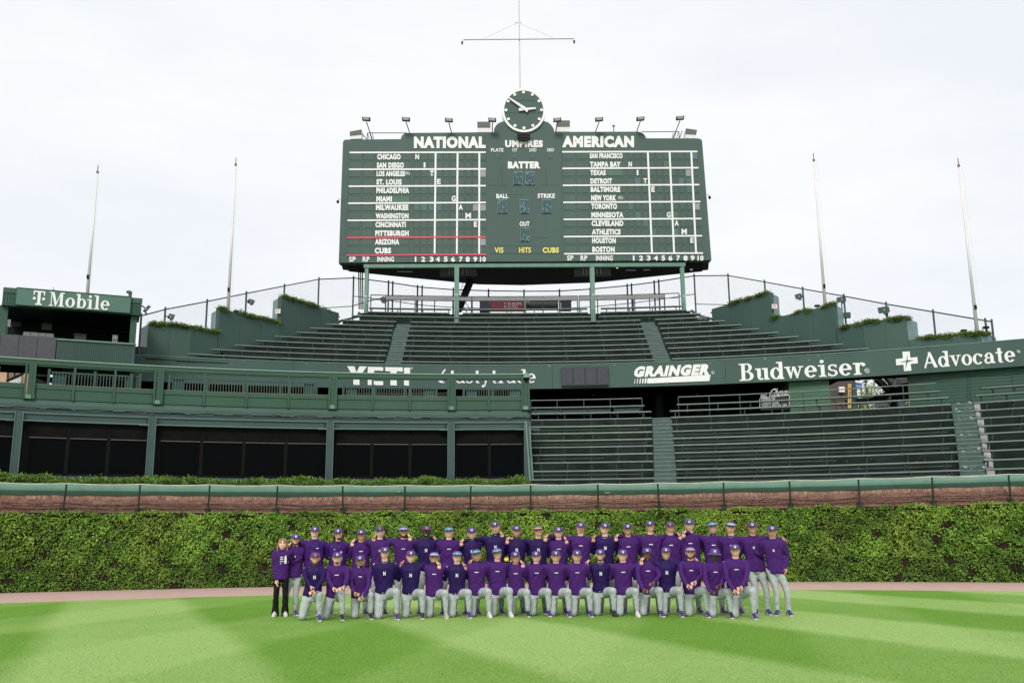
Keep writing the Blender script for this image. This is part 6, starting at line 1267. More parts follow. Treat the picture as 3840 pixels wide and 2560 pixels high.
bbox(um, u[3]-.14, zp0, zp1, -.02, .02, GREEN, 'parapet'); bbox(um-.02, u[3]-.10, zp1-.05, zp1+.02, -.06, .10, GREENL, 'parapet_cap')
nr = int((u[3]-.18-um)/.085)
for i in range(nr): bbox(um+i*.085+.02, um+i*.085+.06, zp0, zp1-.06, .02, .05, GREEN, 'corrugation')
MESHP = mat('grey_mesh_panel', (.070, .070, .085), .7, .12, 6)
for i in range(4):
    a = along(-60+i*70); b = min(um-.02, along(-60+(i+1)*70)-.015); bbox(a, b, zp0, zp1+.06, .02, .06, MESHP, 'mesh_panel')
bbox(u[0]-1.5, um, zp0, zp1, -.02, .015, BLACK, 'panel_backing')
P, wd = slab_word('T Mobile', .06)
nbT = np.array([PA[0], PA[1], 0.])
X0 = along(123, 1150); X1 = along(412, 1150); zc0, zc1 = (bz(135, 1148)+bz(400, 1170))/2, (bz(140, 1095)+bz(370, 1118))/2
zc0 = bz(145, 1148.5)*.5+bz(365, 1168)*.5; zc1 = bz(145, 1095)*.5+bz(365, 1117)*.5
def bmap(s, t, d): c = PA[:2]+dB*(X0+s*(X1-X0))+nB[:2]*(.30+d); return (c[0], c[1], zc0+t*(zc1-zc0))
poly_letters('sign_lettering', P, wd, bmap, WHITE, bth, .03)
# contents
def ins(name, cat, lab, parts):
    t = empty(name, tuple(bp_(parts[0][0], parts[0][3], -1.5)), lab, cat)
    for (x0, y0, x1, y1, e, m, nm) in parts:
        a, b = along(x0), along(x1); fa = onplane(np.array([PA[0], PA[1], 0.])+nB*e, nB); z0, z1 = float(fa((x0+x1)/2, y1)[2]), float(fa((x0+x1)/2, y0)[2]); ua = float((fa(x0, y1)-PA)[:2]@dB); ub_ = float((fa(x1, y1)-PA)[:2]@dB)
        bbox(ua, ub_, z0, z1, e-.1, e, m, nm, t)
    return t
ins('wall_monitor', 'monitor', 'dark grey monitor at the back of the booth nearer the frame edge', [(42, 1182, 78, 1224, -3.0, mat('screen_dark', (.035, .038, .04), .4), 'screen')])
ins('wall_monitor', 'monitor', 'lighter grey monitor at the back of the booth beside the lamp spot', [(155, 1188, 193, 1238, -3.0, mat('screen_grey', (.13, .14, .14), .4), 'screen'), (152, 1236, 195, 1240, -2.95, BLACK, 'screen_stand')])
ins('white_cabinet', 'cabinet', 'row of white cabinets behind the grey mesh panels of the booth', [(86, 1244, 112, 1266, -2.0, WHITE, 'cabinet_door'), (114, 1246, 142, 1268, -2.0, WHITE, 'cabinet_door'), (144, 1248, 170, 1270, -2.0, WHITE, 'cabinet_door'), (172, 1250, 200, 1272, -2.0, WHITE, 'cabinet_door')])
ins('paper_holder', 'box', 'white wall box on the end post of the booth', [(18, 1197, 38, 1224, -.3, SPW, 'box_body'), (22, 1224, 27, 1252, -.3, GREYP, 'box_conduit')])
ins('grey_radio', 'equipment', 'pale grey upright unit standing on the booth parapet', [(420, 1256, 440, 1285, -.4, mat('unit_blue_grey', (.16, .20, .22), .4), 'unit_body'), (423, 1267, 437, 1272, -.35, GREYP, 'unit_face')])
ins('black_bench_seat', 'chair', 'dark rounded chair back showing above the booth parapet', [(278, 1254, 322, 1276, -.8, mat('chair_dark', (.03, .032, .036), .5), 'chair_back'), (276, 1252, 324, 1256, -.75, mat('chair_dark', (.03, .032, .036), .5), 'chair_top')])
c = bp_(211, 1197, -2.5); mb = MB(); mb.tube(c, c+np.array([0, .05, 0]), .035, 10); tag(mb.build('spot_lamp', lm), 'tiny lit white spot lamp inside the booth', 'lamp')
c = bp_(488, 1110, -.2); t = empty('roof_vent', tuple(c), 'green hooded vent pipe on the corner of the booth roof', 'vent'); mb = MB(); mb.tube(c+np.array([0, 0, -.2]), c+np.array([0, 0, .12]), .07, 10); mb.tube(c+np.array([.02, 0, .12]), c+np.array([-.08, 0, .20]), .09, 10); mb.build('vent_pipe', GREEN, t); mb = MB(); mb.box(c+np.array([-.10, -.02, .18]), (.10, .12, .08)); mb.build('vent_mouth', BLACK, t)
c = bp_(203, 1085, -.4); t = empty('weather_vane', tuple(bp_(206, 1097, -.4)), 'thin weather instrument on the booth roof', 'antenna'); mb = MB(); mb.path([c+np.array([.05, 0, -.18]), c+np.array([0, 0, 0]), c+np.array([-.06, 0, .12])], .008, 4); mb.box(c+np.array([-.03, 0, -.03]), (.12, .02, .03)); mb.build('instrument', BLACK, t); mb = MB(); mb.box(bp_(222, 1095, -.3), (.22, .15, .06)); mb.build('instrument_base', GREEN, t)
# ================================================================ PEOPLE
class G:      # geometry gatherer in the person's own space
    def __init__(s): s.V = []; s.F = []; s.M = []; s.n = 0
    def add(s, V, F, m=0):
        V = np.asarray(V, float).reshape(-1, 3); s.V.append(V)
        for f in F: s.F.append(tuple(int(i)+s.n for i in f)); s.M.append(m)
        s.n += len(V); return s
    def get(s): return np.concatenate(s.V), s.F, s.M
    def limb(s, pts, rad, n=12, m=0):     # tapered tube with round ends; rad: radius or (r across, r front-back)
        P = [np.array(p, float) for p in pts]; k = len(P); rings = []
        for i in range(k):
            d = P[min(i+1, k-1)]-P[max(i-1, 0)]; d /= np.linalg.norm(d)+1e-9
            u = np.cross(d, (0, 1., 0)); u = u/np.linalg.norm(u) if np.linalg.norm(u) > .05 else np.array([1., 0, 0]); v = np.cross(u, d)
            r = rad[i]; rx, ry = (r if hasattr(r, '__len__') else (r, r))
            if i == 0:
                for q, (sc, off) in enumerate([(.02, -.9), (.62, -.65), (.9, -.3)]): rings.append([P[0]+d*off*min(rx, ry)+(u*rx*cos(a)+v*ry*sin(a))*sc for a in np.linspace(0, 2*pi, n+1)[:-1]])
            rings.append([P[i]+u*rx*cos(a)+v*ry*sin(a) for a in np.linspace(0, 2*pi, n+1)[:-1]])
            if i == k-1:
                for q, (sc, off) in enumerate([(.9, .3), (.62, .65), (.02, .9)]): rings.append([P[i]+d*off*min(rx, ry)+(u*rx*cos(a)+v*ry*sin(a))*sc for a in np.linspace(0, 2*pi, n+1)[:-1]])
        return s.rings(rings, m)
    def rings(s, rings, m=0):
        n = len(rings[0]); F = []
        for r in range(len(rings)-1): F += [(r*n+i, r*n+(i+1) % n, (r+1)*n+(i+1) % n, (r+1)*n+i) for i in range(n)]
        F += [tuple(range(n))[::-1], tuple((len(rings)-1)*n+i for i in range(n))]
        return s.add(np.array(rings).reshape(-1, 3), F, m)
    def stack(s, L, n=20, m=0, sq=.9):    # horizontal squarish ellipses: (x,y,z,rx,ry)
        R_ = []
        for (x, y, z, rx, ry) in L: R_.append([(x+rx*np.sign(cos(a))*abs(cos(a))**sq, y+ry*np.sign(sin(a))*abs(sin(a))**sq, z) for a in np.linspace(0, 2*pi, n+1)[:-1]])
        return s.rings(R_, m)
    def ball(s, c, r, n=10, m=0):
        R_ = [[(c[0]+r[0]*sin(t)*cos(a), c[1]+r[1]*sin(t)*sin(a), c[2]-r[2]*cos(t)) for a in np.linspace(0, 2*pi, n+1)[:-1]] for t in np.linspace(.05, pi-.05, max(5, n//2+2))]
        return s.rings(R_, m)
PEND = []
def defer(Gm, voxel, smooth, cb):
    V, F, M = Gm.get(); me = bpy.data.meshes.new('t'); me.from_pydata(V.tolist(), [], F); o = bpy.data.objects.new('t', me); COL.objects.link(o)
    r = o.modifiers.new('r', 'REMESH'); r.mode = 'VOXEL'; r.voxel_size = voxel
    q = o.modifiers.new('s', 'SMOOTH'); q.iterations = smooth; q.factor = .6; PEND.append((o, cb))
def flush():
    dg = bpy.context.evaluated_depsgraph_get(); dg.update()
    res = []
    for o, cb in PEND:
        me = bpy.data.meshes.new_from_object(o.evaluated_get(dg)); V = np.empty(len(me.vertices)*3, np.float32); me.vertices.foreach_get('co', V)
        N = np.empty(len(me.vertices)*3, np.float32); me.vertex_normals.foreach_get('vector', N)
        F = np.empty(len(me.loops), np.int32); me.loops.foreach_get('vertex_index', F); T = np.empty(len(me.polygons), np.int32); me.polygons.foreach_get('loop_total', T)
        res.append((cb, V.reshape(-1, 3).astype(float), N.reshape(-1, 3), F, T)); bpy.data.meshes.remove(me)
    for o, _ in PEND: m = o.data; bpy.data.objects.remove(o); bpy.data.meshes.remove(m)
    PEND.clear()
    for cb, V, N, F, T in res: cb(V, N, F, T)
def mesh_from(name, V, F, T, mats, mi=None, smooth=True):
    me = bpy.data.meshes.new(name); me.vertices.add(len(V)); me.vertices.foreach_set('co', np.asarray(V, np.float32).ravel()); me.loops.add(len(F)); me.loops.foreach_set('vertex_index', F)
    me.polygons.add(len(T)); me.polygons.foreach_set('loop_start', np.concatenate([[0], np.cumsum(T)[:-1]]).astype(np.int32)); me.update(calc_edges=True)
    for m in mats: me.materials.append(m)
    if mi is not None: me.polygons.foreach_set('material_index', np.asarray(mi, np.int32))
    if smooth: me.polygons.foreach_set('use_smooth', np.ones(len(T), bool))
    return me
def flat(Fl): 
    T = np.array([len(f) for f in Fl], np.int32); return np.array([i for f in Fl for i in f], np.int32), T
# ---- shared head (centre at origin, looking to -y)
def head_shape():
    bm = bmesh.new(); bmesh.ops.create_icosphere(bm, subdivisions=4, radius=1); V = np.array([v.co[:] for v in bm.verts]); F = [tuple(v.index for v in f.verts) for f in bm.faces]; bm.free()
    x, y, z = V.T; P = np.stack([x*.079, y*.094, z*.116], 1)
    t = np.clip(-z, 0, 1); P[:, 0] *= 1-.24*t**1.6; P[:, 1] *= 1-.10*t; P[:, 1] += np.where(y > 0, -.035*t*(y), -.006*t)
    fr = np.clip(-y, 0, 1)
    P[:, 1] += fr*.010*(z < .35)                                       # flatter face
    g = lambda cx, cz, sx, sz: np.exp(-((P[:, 0]-cx)/sx)**2-((P[:, 2]-cz)/sz)**2)*(y < -.2)
    P[:, 1] -= .024*g(0, -.014, .011, .022)+.010*g(0, .01, .008, .02)       # nose
    P[:, 1] += .010*g(.031, .018, .016, .011)+.010*g(-.031, .018, .016, .011)  # sockets
    P[:, 1] -= .005*g(0, .040, .05, .010)+.006*g(0, -.060, .03, .012)+.010*g(0, -.102, .026, .016)
    P[:, 1] -= .005*g(.04, -.02, .018, .02)+.005*g(-.04, -.02, .018, .02)
    return P, F
HV, HF = head_shape()
def face_y(x, z):     # front surface of the head at x,z
    d = (HV[:, 0]-x)**2+(HV[:, 2]-z)**2+np.where(HV[:, 1] < 0, 0, 9); i = np.argsort(d)[:3]; return HV[i, 1].min()
def strip(g, pts, h, m, e=.004):  # little curved strip on the face through (x,z) points
    V = []; 
    for (x, z) in pts: y = face_y(x, z)-e; V += [(x, y, z-h/2), (x, y, z+h/2)]
    g.add(V, [(2*i, 2*i+2, 2*i+3, 2*i+1) for i in range(len(pts)-1)], m)
def head_geom(smile=1, beard=0):
    g = G(); g.add(HV, HF, 0)
    for s in (-1, 1):
        g.ball((s*.080, .012, .0), (.010, .018, .030), 8, 0)
        strip(g, [(s*.018, .020), (s*.031, .0215), (s*.044, .019)], .011, 1, .003); strip(g, [(s*.025, .020), (s*.031, .020), (s*.037, .020)], .009, 2, .0042)
        strip(g, [(s*.014, .026), (s*.031, .029), (s*.047, .024)], .005, 3, .0045)
        strip(g, [(s*.015, .040), (s*.032, .044), (s*.050, .037)], .008, 3, .004)
    w_ = .026 if smile else .019; c = -.054
    if smile: strip(g, [(-w_, c+.007), (-w_*.5, c-.001), (0, c-.003), (w_*.5, c-.001), (w_, c+.007)], .0145, 4, .0035); strip(g, [(-w_*.82, c+.004), (-w_*.4, c), (0, c-.001), (w_*.4, c), (w_*.82, c+.004)], .0085, 5, .0052)
    else: strip(g, [(-w_, c), (0, c+.001), (w_, c)], .009, 4, .0035); strip(g, [(-w_, c), (0, c+.001), (w_, c)], .0025, 2, .0045)
    return g.get()
def shell(mask, sc, off=(0, 0, 0)):
    c = HV[np.array(HF)].mean(1); keep = [f for f, m in zip(HF, mask(c)) if m]; used = sorted({i for f in keep for i in f}); mp_ = {a: b for b, a in enumerate(used)}
    A = HV[used]; B = A*np.array(sc)+np.array(off); n = len(A); F = [tuple(mp_[i]+n for i in f) for f in keep]+[tuple(mp_[i] for i in f)[::-1] for f in keep]
    ed = {(f[i], f[(i+1) % 3]) for f in keep for i in range(3)}
    F += [(mp_[b], mp_[a], mp_[a]+n, mp_[b]+n) for a, b in ed if (b, a) not in ed]
    return np.concatenate([A*.97, B]), F
HAIR_M = {'brown': mat('hair_brown', (.055, .030, .018), .6, .3, 40), 'dark': mat('hair_dark', (.014, .010, .008), .5, .3, 40), 'sand': mat('hair_sandy', (.20, .115, .055), .6, .3, 40), 'red': mat('hair_reddish', (.19, .070, .030), .6, .3, 40), 'blonde': mat('hair_blonde', (.30, .165, .075), .5, .35, 25), 'grey': mat('hair_grey', (.22, .20, .18), .6, .3, 40)}
BEARD_M = {k: mat('beard_'+k, c, .8, .25, 60, spec=.15) for k, c in {'brown': (.12, .065, .04), 'dark': (.055, .035, .026), 'sand': (.3, .17, .1), 'red': (.25, .11, .06), 'blonde': (.3, .2, .1), 'grey': (.25, .22, .2)}.items()}
def skinm(n, c):
    m = mat('skin_'+n, c, .55, .08, 14, .05, 120); m.node_tree.nodes['Principled BSDF'].inputs['Subsurface Weight'].default_value = .0; return m
SKIN = {'fair': skinm('fair', (.88, .53, .41)), 'light': skinm('light', (.80, .45, .32)), 'tan': skinm('tan', (.62, .325, .205)), 'brown': skinm('brown', (.22, .105, .065)), 'deep': skinm('deep', (.10, .050, .034)), 'black': skinm('black', (.075, .046, .037))}
EYEW = mat('eye_white', (.55, .52, .50), .3, .02, 2); EYEK = mat('eye_dark', (.012, .009, .008), .2, .02, 2); TEETH = mat('teeth', (.72, .68, .62), .3, .02, 2)
LIP = {k: mat('lip_'+k, tuple(np.array(v)*np.array([.75, .5, .5])), .4, .03, 3) for k, v in {'fair': (.56, .3, .22), 'light': (.47, .25, .17), 'tan': (.34, .17, .1), 'brown': (.18, .09, .06), 'deep': (.09, .05, .04), 'black': (.045, .03, .025)}.items()}
PUR = cloth('shirt_purple', (.060, .0145, .132),   .70, .38); PURD = cloth('shirt_dark_purple', (.020, .007, .076), .6, .35); PURC = mat('collar_dark_purple', (.035, .008, .075), .7, spec=.2); PURJ = cloth('jacket_purple', (.045, .010, .130), .55, .4)
TURT = mat('collar_navy', (.012, .008, .035), .6)
CAPM = mat('cap_purple', (.092, .045, .215), .7, .08, 20, .1, 80); CAPB = mat('cap_brim_purple', (.075, .045, .16), .65, .08, 20)
PANT = cloth('trousers_grey', (.43, .465, .475), .7, .6); PANTB = cloth('trousers_black', (.010, .010, .010), .6, .5)
BELT = mat('belt_purple', (.04, .012, .09), .35, .1, 3); BELTW = mat('belt_silver', (.55, .55, .55), .3)
SHOE = {'purple': mat('shoe_purple', (.075, .025, .19), .5, .15, 20), 'black': mat('shoe_black', (.02, .02, .022), .5, .1, 20), 'white': mat('shoe_white', (.62, .61, .58), .5, .06, 20), 'grey': mat('shoe_grey', (.40, .39, .36), .5, .08, 20), 'navy': mat('shoe_navy', (.035, .025, .16), .5, .1, 20)}
SOLE = mat('sole_white', (.66, .65, .63), .5, .05, 10); SOLEK = mat('sole_black', (.02, .02, .02), .5)
LENS = {'cyan': (.03, .42, .62), 'lilac': (.30, .34, .75), 'red': (.30, .01, .04), 'orange': (.75, .38, .10), 'white': (.48, .55, .72), 'pink': (.55, .30, .65), 'dark': (.05, .05, .06)}
LENSM = {k: mat('lens_'+k, v, .12, .05, 4, spec=.8) for k, v in LENS.items()}; FRAMEM = mat('glasses_frame', (.5, .5, .52), .3); FRAMEK = mat('glasses_frame_dark', (.012, .012, .02), .3)
CHAINM = mat('silver_chain', (.6, .6, .58), .25, metal=.6)
# ---- shared small meshes
SH = {}
def shared(key, g, mats, smooth=True):
    if key not in SH: V, F, M = g.get(); f, t = flat(F); SH[key] = mesh_from(key.split('|')[0], V, f, t, mats, M, smooth)
    return SH[key]
def cap_geo(bucket=False):
    g = G(); R_ = []
    for t in np.linspace(0, 1, 9):
        z = .044+.074*sin(t*pi/2); k = cos(t*pi/2)**.55 if t < 1 else .02
        R_.append([(k*.090*cos(a), -.002+k*.108*sin(a), z) for a in np.linspace(0, 2*pi, 29)[:-1]])
    g.rings(R_, 0); g.ball((0, 0, .117), (.008, .008, .005), 8, 0)
    n = 15; V = []
    for lay in (0, -.006):
        for r in (0, .5, 1.):
            for i in range(n):
                a = -pi/2+(i/(n-1)-.5)*(2.35 if not bucket else 2*pi); 
                ext = r*(.058*max(0, cos((i/(n-1)-.5)*2.35*1.05))**.55 if not bucket else .045)
                V.append(((.088+ext*(.35 if not bucket else 1))*cos(a), -.002+(.108+ext)*sin(a), .048+lay-.016*r*abs(cos(a))*(1 if not bucket else 0)-(-.002*r if not bucket else .03*r)))
    F = []
    for l in range(2):
        for r in range(2):
            for i in range(n-1): b = l*3*n+r*n+i; F.append((b, b+1, b+n+1, b+n))
    for i in range(n-1): F.append((2*n+i, 2*n+i+1, 5*n+i+1, 5*n+i))
    g.add(V, F, 1); return g
def cap_logo():
    V, F, _ = TXT[('N', .045)]; P = []
    for v in V:
        x = (v[0]-.5)*.034; z = .054+v[1]*.042; t = math.asin(min(1, (z-.044)/.074))/(pi/2); k = cos(t*pi/2)**.55; y = -.002-.108*k*sqrt(max(0, 1-(x/(.088*k))**2))-.003; P.append((x, y, z))
    return shared('cap_logo', G().add(P, F), [WHITE], False)
def glasses(col):
    g = G()
    for s in (-1, 1):
        V = []; n = 7
        for i in range(n):
            a = -pi/2+s*radians(5+50*i/(n-1)); u = i/(n-1); lo = .056+.010*(1-min(1, u*3))+.005*u; hi = .088-.008*u
            for z in (lo, hi): t = math.asin(min(1, max(0, (z-.044)/.074)))/(pi/2); k = cos(t*pi/2)**.55; V.append(((.088*k+.010)*cos(a), -.002+(.108*k+.012)*sin(a), z))
        g.add(V, [(2*i, 2*i+2, 2*i+3, 2*i+1) for i in range(n-1)], 0)
        P = [V[2*i+1] for i in range(n)]; g.limb(P, [.0035]*n, 5, 1)
        P = [(.100*cos(-pi/2+s*radians(a)), .118*sin(-pi/2+s*radians(a)), .060) for a in (55, 80, 105)]; g.limb(P, [.003]*3, 5, 1)
    return shared('sunglasses|'+col, g, [LENSM[col], FRAMEM if col in ('white', 'lilac', 'pink', 'cyan') else FRAMEK])
def shoe(col):
    g = G(); R_ = []
    for (y, w_, h) in [(.085, .020, .05), (.075, .034, .085), (.045, .040, .115), (.0, .040, .12), (-.04, .041, .10), (-.09, .045, .075), (-.14, .046, .055), (-.175, .036, .042), (-.192, .015, .03)]:
        R_.append([(w_*cos(a), y, .022+max(0, sin(a))**.8*h) if sin(a) > 0 else (w_*cos(a), y, .022) for a in np.linspace(0, 2*pi, 15)[:-1]])
    g.rings(R_, 0); R_ = []
    for z, k in ((0, .92), (.006, 1.04), (.024, 1.04), (.028, .95)): R_.append([(k*.050*np.sign(cos(a))*abs(cos(a))**.8*(1-.18*(sin(a) > 0)), -.052+k*.148*sin(a), z) for a in np.linspace(0, 2*pi, 21)[:-1]])
    g.rings(R_, 1)
    for q in range(4): g.limb([(-.022, -.055-q*.022, .098-q*.012), (0, -.06-q*.022, .106-q*.012), (.022, -.055-q*.022, .098-q*.012)], [.0045]*3, 5, 1)
    for s in (-1, 1): g.limb([(s*.043, -.10, .035), (s*.046, -.05, .06), (s*.042, .0, .045)], [.006]*3, 5, 1)
    return shared('shoe|'+col, g, [SHOE[col], SOLEK if col == 'allblack' else SOLE])
SHOE['allblack'] = SHOE['black']
# ---- hands, along +x from the wrist, palm to -z
HANDS = {}
def make_hand(key, curl):
    g = G(); g.limb([(-.02, 0, 0), (.03, 0, 0), (.075, 0, 0)], [(.026, .018), (.036, .015), (.040, .012)], 12)
    def finger(y0, L_, r, base=(.082, 0, .002), spread=0, c=curl):
        p = np.array([base[0], y0, base[2]]); a = .15; P = [p]
        for seg in (.45, .32, .25): P.append(P[-1]+np.array([cos(a), spread, -sin(a)])*L_*seg); a += c
        g.limb(P, [r, r*.95, r*.85, r*.7], 8)
    for y0, L_, r, sp_ in ((.030, .070, .0088, .05), (.010, .080, .0095, .015), (-.010, .074, .0090, -.02), (-.029, .058, .0078, -.06)): finger(y0, L_, r, spread=sp_)
    g.limb([(.012, .022, -.004), (.040, .043, -.012), (.062, .048, -.022), (.078, .044, -.032)], [.013, .011, .0095, .008], 8)
    defer(g, .0055, 1, lambda V, N, F, T: HANDS.__setitem__(key, (V, F, T)))
make_hand('relaxed', .42); make_hand('drape', .38); make_hand('folded', 1.05)
flush()
def ik(S, T, l1, l2, hint):
    S, T = np.array(S, float), np.array(T, float); d = T-S; L_ = np.linalg.norm(d); k = max(1, L_/(l1+l2)*1.01); l1 *= k; l2 *= k
    a = (l1*l1-l2*l2+L_*L_)/(2*L_); h = sqrt(max(1e-5, l1*l1-a*a)); u = d/L_; v = np.array(hint, float); v -= u*(v@u); v /= np.linalg.norm(v)+1e-9
    return S+u*a+v*h
def wrinkle(V, N, amp, ph, kind):
    x, y, z = V.T
    u = z*(26 if kind == 0 else 34)+np.abs(x)*30+x*8*np.sin(ph)+1.6*np.sin(x*9+ph)+1.2*np.sin(z*7+ph*2)+y*9
    f = 1.3*(np.abs(np.sin(u*.5))**.7-.6)+.45*np.sin(u*1.7+y*14+ph)*np.sin(z*9+ph)+.3*np.sin(x*46-z*30+ph)
    return V+N*(f*amp)[:, None]
def person(px, captop, foot, label, kneel=False, shirt='P', skin='light', hair='brown', glass=None, beard=0, smile=1, la=('b',), ra=('b',), shoes='purple', logo='bar', belt=None, dxl=0., cap=1, neck=0, flip=False, build=1., pants='grey', longhair=False, group=None, gpy=None, moust=0):
    """la is the arm at the smaller px side, ra the other"""
    fp = pz(px, foot, 0); Y0 = float(fp[1])+(.36 if kneel else 0.); hd = pY(px, captop, Y0); X0 = float(hd[0]); zt = float(hd[2])
    K = .455 if kneel else 0.; s = zt/(1.863-K) if cap else zt/(1.835-K); s = float(s)
    yaw = -atan(X0/Y0)*.8; root = empty('person', (X0, Y0, 0), label, 'person', group or ('kneeling players in the front row' if kneel else 'players and coaches standing in the back row'))
    root.rotation_euler = (0, 0, yaw); Rz = np.array([[cos(yaw), -sin(yaw), 0], [sin(yaw), cos(yaw), 0], [0, 0, 1]])
    def loc(p): return Rz.T@(np.array(p, float)-np.array([X0, Y0, 0]))
    def S(x, y, z): return np.array([x*s, y*s, (z-K+.018*min(1, max(0, (z-1.1)/.3)))*s])
    def link_(name, me, parent=root, l=(0, 0, 0), r=None, sc=None, lab=None):
        o = bpy.data.objects.new(name, me); COL.objects.link(o); o.parent = parent; o.location = l
        if r is not None: o.rotation_euler = r
        if sc: o.scale = sc
        if lab: o['label'] = lab
        return o
    B = build*1.09; lean = -.04 if kneel else 0.
    sh = {-1: S(-.188*B, lean, 1.495), 1: S(.188*B, lean, 1.495)}; arms = {}
    for sg, a in ((-1, la), (1, ra)):
        if a[0] == 'b': T = S(sg*.46, .20, 1.36); hint = (0, .35, -1); hd_ = np.array([sg*.3, 0, -1]); nm = np.array([0, 1., 0])
        elif a[0] == 'd': T = S(sg*.26, -.03, .83); hint = (sg*.3, .6, 0); hd_ = np.array([0, -.1, -1]); nm = np.array([sg*1., .0, .0])
        elif a[0] == 'w':
            T = loc(pY(a[1], a[2], Y0-.05))+np.array([-sg*.025, .0, .035]); hint = (0, .8, -.2); hd_ = np.array([sg*.38, -.30, -.87]); nm = np.array([0, -1., .25])
            dv = T-sh[sg]; dl = np.linalg.norm(dv); T = sh[sg]+dv*min(1, .64*s/dl)
        elif a[0] == 'p': T = loc(pY(a[1], a[2], Y0-.08))+np.array([0, .0, .07]); hint = (sg*.5, .4, -.1); hd_ = np.array([-sg*.1, -.15, -1]); nm = np.array([sg*.9, -.4, .0])
        else:   # hand on the raised knee; a[3] lifts it to the front
            T = loc(pY(a[1], a[2], Y0-.46-(a[3] if len(a) > 3 else 0)))+np.array([sg*.07, .03, .02]); hint = (sg*.9, .1, -.55); hd_ = np.array([-sg*.85, -.15, -.4]); nm = np.array([0, -.75, .6])
        E_ = ik(sh[sg], T, .30*s, .265*s, hint)
        if a[0] == 'w': E_ = sh[sg]+(T-sh[sg])*.5+np.array([0, .17, -.02])
        arms[sg] = (sh[sg], E_, np.array(T), hd_/np.linalg.norm(hd_), nm)
    # ---------- body (one continuous mesh: head, neck, trunk, arms, hands, legs)
    hc = S(0, -.02+lean, 1.715); hc[2] = zt-(.137 if cap else .132)
    if kneel:
        kd = S(-.10+dxl, -.09, 0); kd[2] = .075; ad = np.array([kd[0]-.01, kd[1]+.43, .075]); ku = S(.245+dxl, -.37, 0); ku[2] = .53*s; au = np.array([ku[0]+.015, ku[1]+.05, .11])
        hl, hr = S(-.09+dxl*.35, .0, .93), S(.09+dxl*.35, .0, .93); legs = [(hl, kd, ad), (hr, ku, au)]
        if flip: pass
    else: legs = [(S(-.09, .0, .93), S(-.105+dxl, -.015, .50), S(-.115+dxl, .03, .10)), (S(.09, .0, .93), S(.105+dxl, -.015, .50), S(.115+dxl, .03, .10))]
    g = G(); g.stack([(0, lean*.3, S(0, 0, .92)[2], .12, .085), (0, lean*.6, S(0, 0, 1.15)[2], .115, .08), (0, lean, S(0, 0, 1.38)[2], .135, .085), (0, lean, S(0, 0, 1.50)[2], .13, .07), (0, lean, S(0, 0, 1.54)[2], .06, .055)], 14)
    g.limb([S(0, lean, 1.50), S(0, lean-.005, 1.58), hc+np.array([0, .012, -.05])], [.068, .064, .060], 14)
    for sg in (-1, 1):
        a, e, t, h_, n_ = arms[sg]; wv = (la if sg < 0 else ra)[0] == 'w'; g.limb([a, e, t+np.array([-sg*.01, .11, -.01]), t] if wv else [a, e, t], [.040, .034, .030, .024] if wv else [.040, .034, .024], 10)
    for (h_, k_2, a_) in legs: g.limb([h_, k_2, a_], [.06, .045, .03], 10)
    store = {}
    def body_done(V, N, F, T):
        g2 = G(); mi = [0]*len(T); VV = [V]; FF = [F]; TT = [T]; off = len(V)
        hV, hF, hM = head_geom(smile, beard); f_, t_ = flat(hF); rl = rng.normal(0, .07); ca, sa = cos(rl), sin(rl); hs = 1.0+.03*rng.normal(); HK = 1.12
        hV = np.array(hV)*np.array([hs, hs, 1])*HK; hV = np.stack([hV[:, 0]*ca-hV[:, 2]*sa, hV[:, 1], hV[:, 0]*sa+hV[:, 2]*ca], 1)+hc
        VV.append(hV); FF.append(f_+off); TT.append(t_); mi += hM; off += len(hV)
        for sg in (-1, 1):
            a, e, t, h_, n_ = arms[sg]; kind = (la if sg < 0 else ra)[0]
            if kind == 'b': continue
            hv, hf, ht = HANDS['drape' if kind == 'w' else 'folded' if kind == 'k' else 'relaxed']; xx = h_; zz = np.array(n_, float); zz -= xx*(zz@xx); zz /= np.linalg.norm(zz); yy = np.cross(zz, xx)
            hv = hv.copy()*.97; 
            if (yy@np.array([0, -1, 0.3])) < 0: hv = hv*np.array([1, -1, 1])
            P = hv[:, :1]*xx+hv[:, 1:2]*yy+hv[:, 2:3]*zz+t; VV.append(P); FF.append(hf+off); TT.append(ht); mi += [0]*len(ht); off += len(P)
        me = mesh_from('person_body', np.concatenate(VV), np.concatenate(FF), np.concatenate(TT), [SKIN[skin], EYEW, EYEK, HAIR_M[hair] if not longhair else HAIR_M['brown'], LIP[skin], TEETH], mi)
        link_('body', me)
        # hair, beard, cap hang on the head
        rot = (0, -rl, 0)
        if hair:
            V_, F_ = shell(lambda c: (c[:, 2] > -.045) & (c[:, 1] > -.012+.9*np.clip(-c[:, 2]-.0, 0, .1)) if cap else (c[:, 2] > -.02) & ((c[:, 1] > -.03) | (c[:, 2] > .075-.6*np.abs(c[:, 0]))), (1.07, 1.06, 1.02) if cap else (1.10, 1.08, 1.06)); f2, t2 = flat(F_); link_('hair', mesh_from('hair', V_, f2, t2, [HAIR_M[hair]]), l=hc, r=rot, sc=(1.12,)*3)
        if beard: V_, F_ = shell(lambda c: (c[:, 1] < .03) & (c[:, 2] < -.018-.0*c[:, 1]) & ~((np.abs(c[:, 0]) < .034) & (c[:, 2] > -.070) & (c[:, 2] < -.034)) & ((c[:, 2] < -.045) | (np.abs(c[:, 0]) > .055)) if beard == 1 else (c[:, 1] < -.03) & (np.abs(c[:, 0]) < .03) & (c[:, 2] < -.064), (1.045, 1.06, 1.03)); f2, t2 = flat(F_); link_('beard', mesh_from('beard', V_, f2, t2, [BEARD_M[hair]]), l=hc, r=rot, sc=(1.12,)*3)
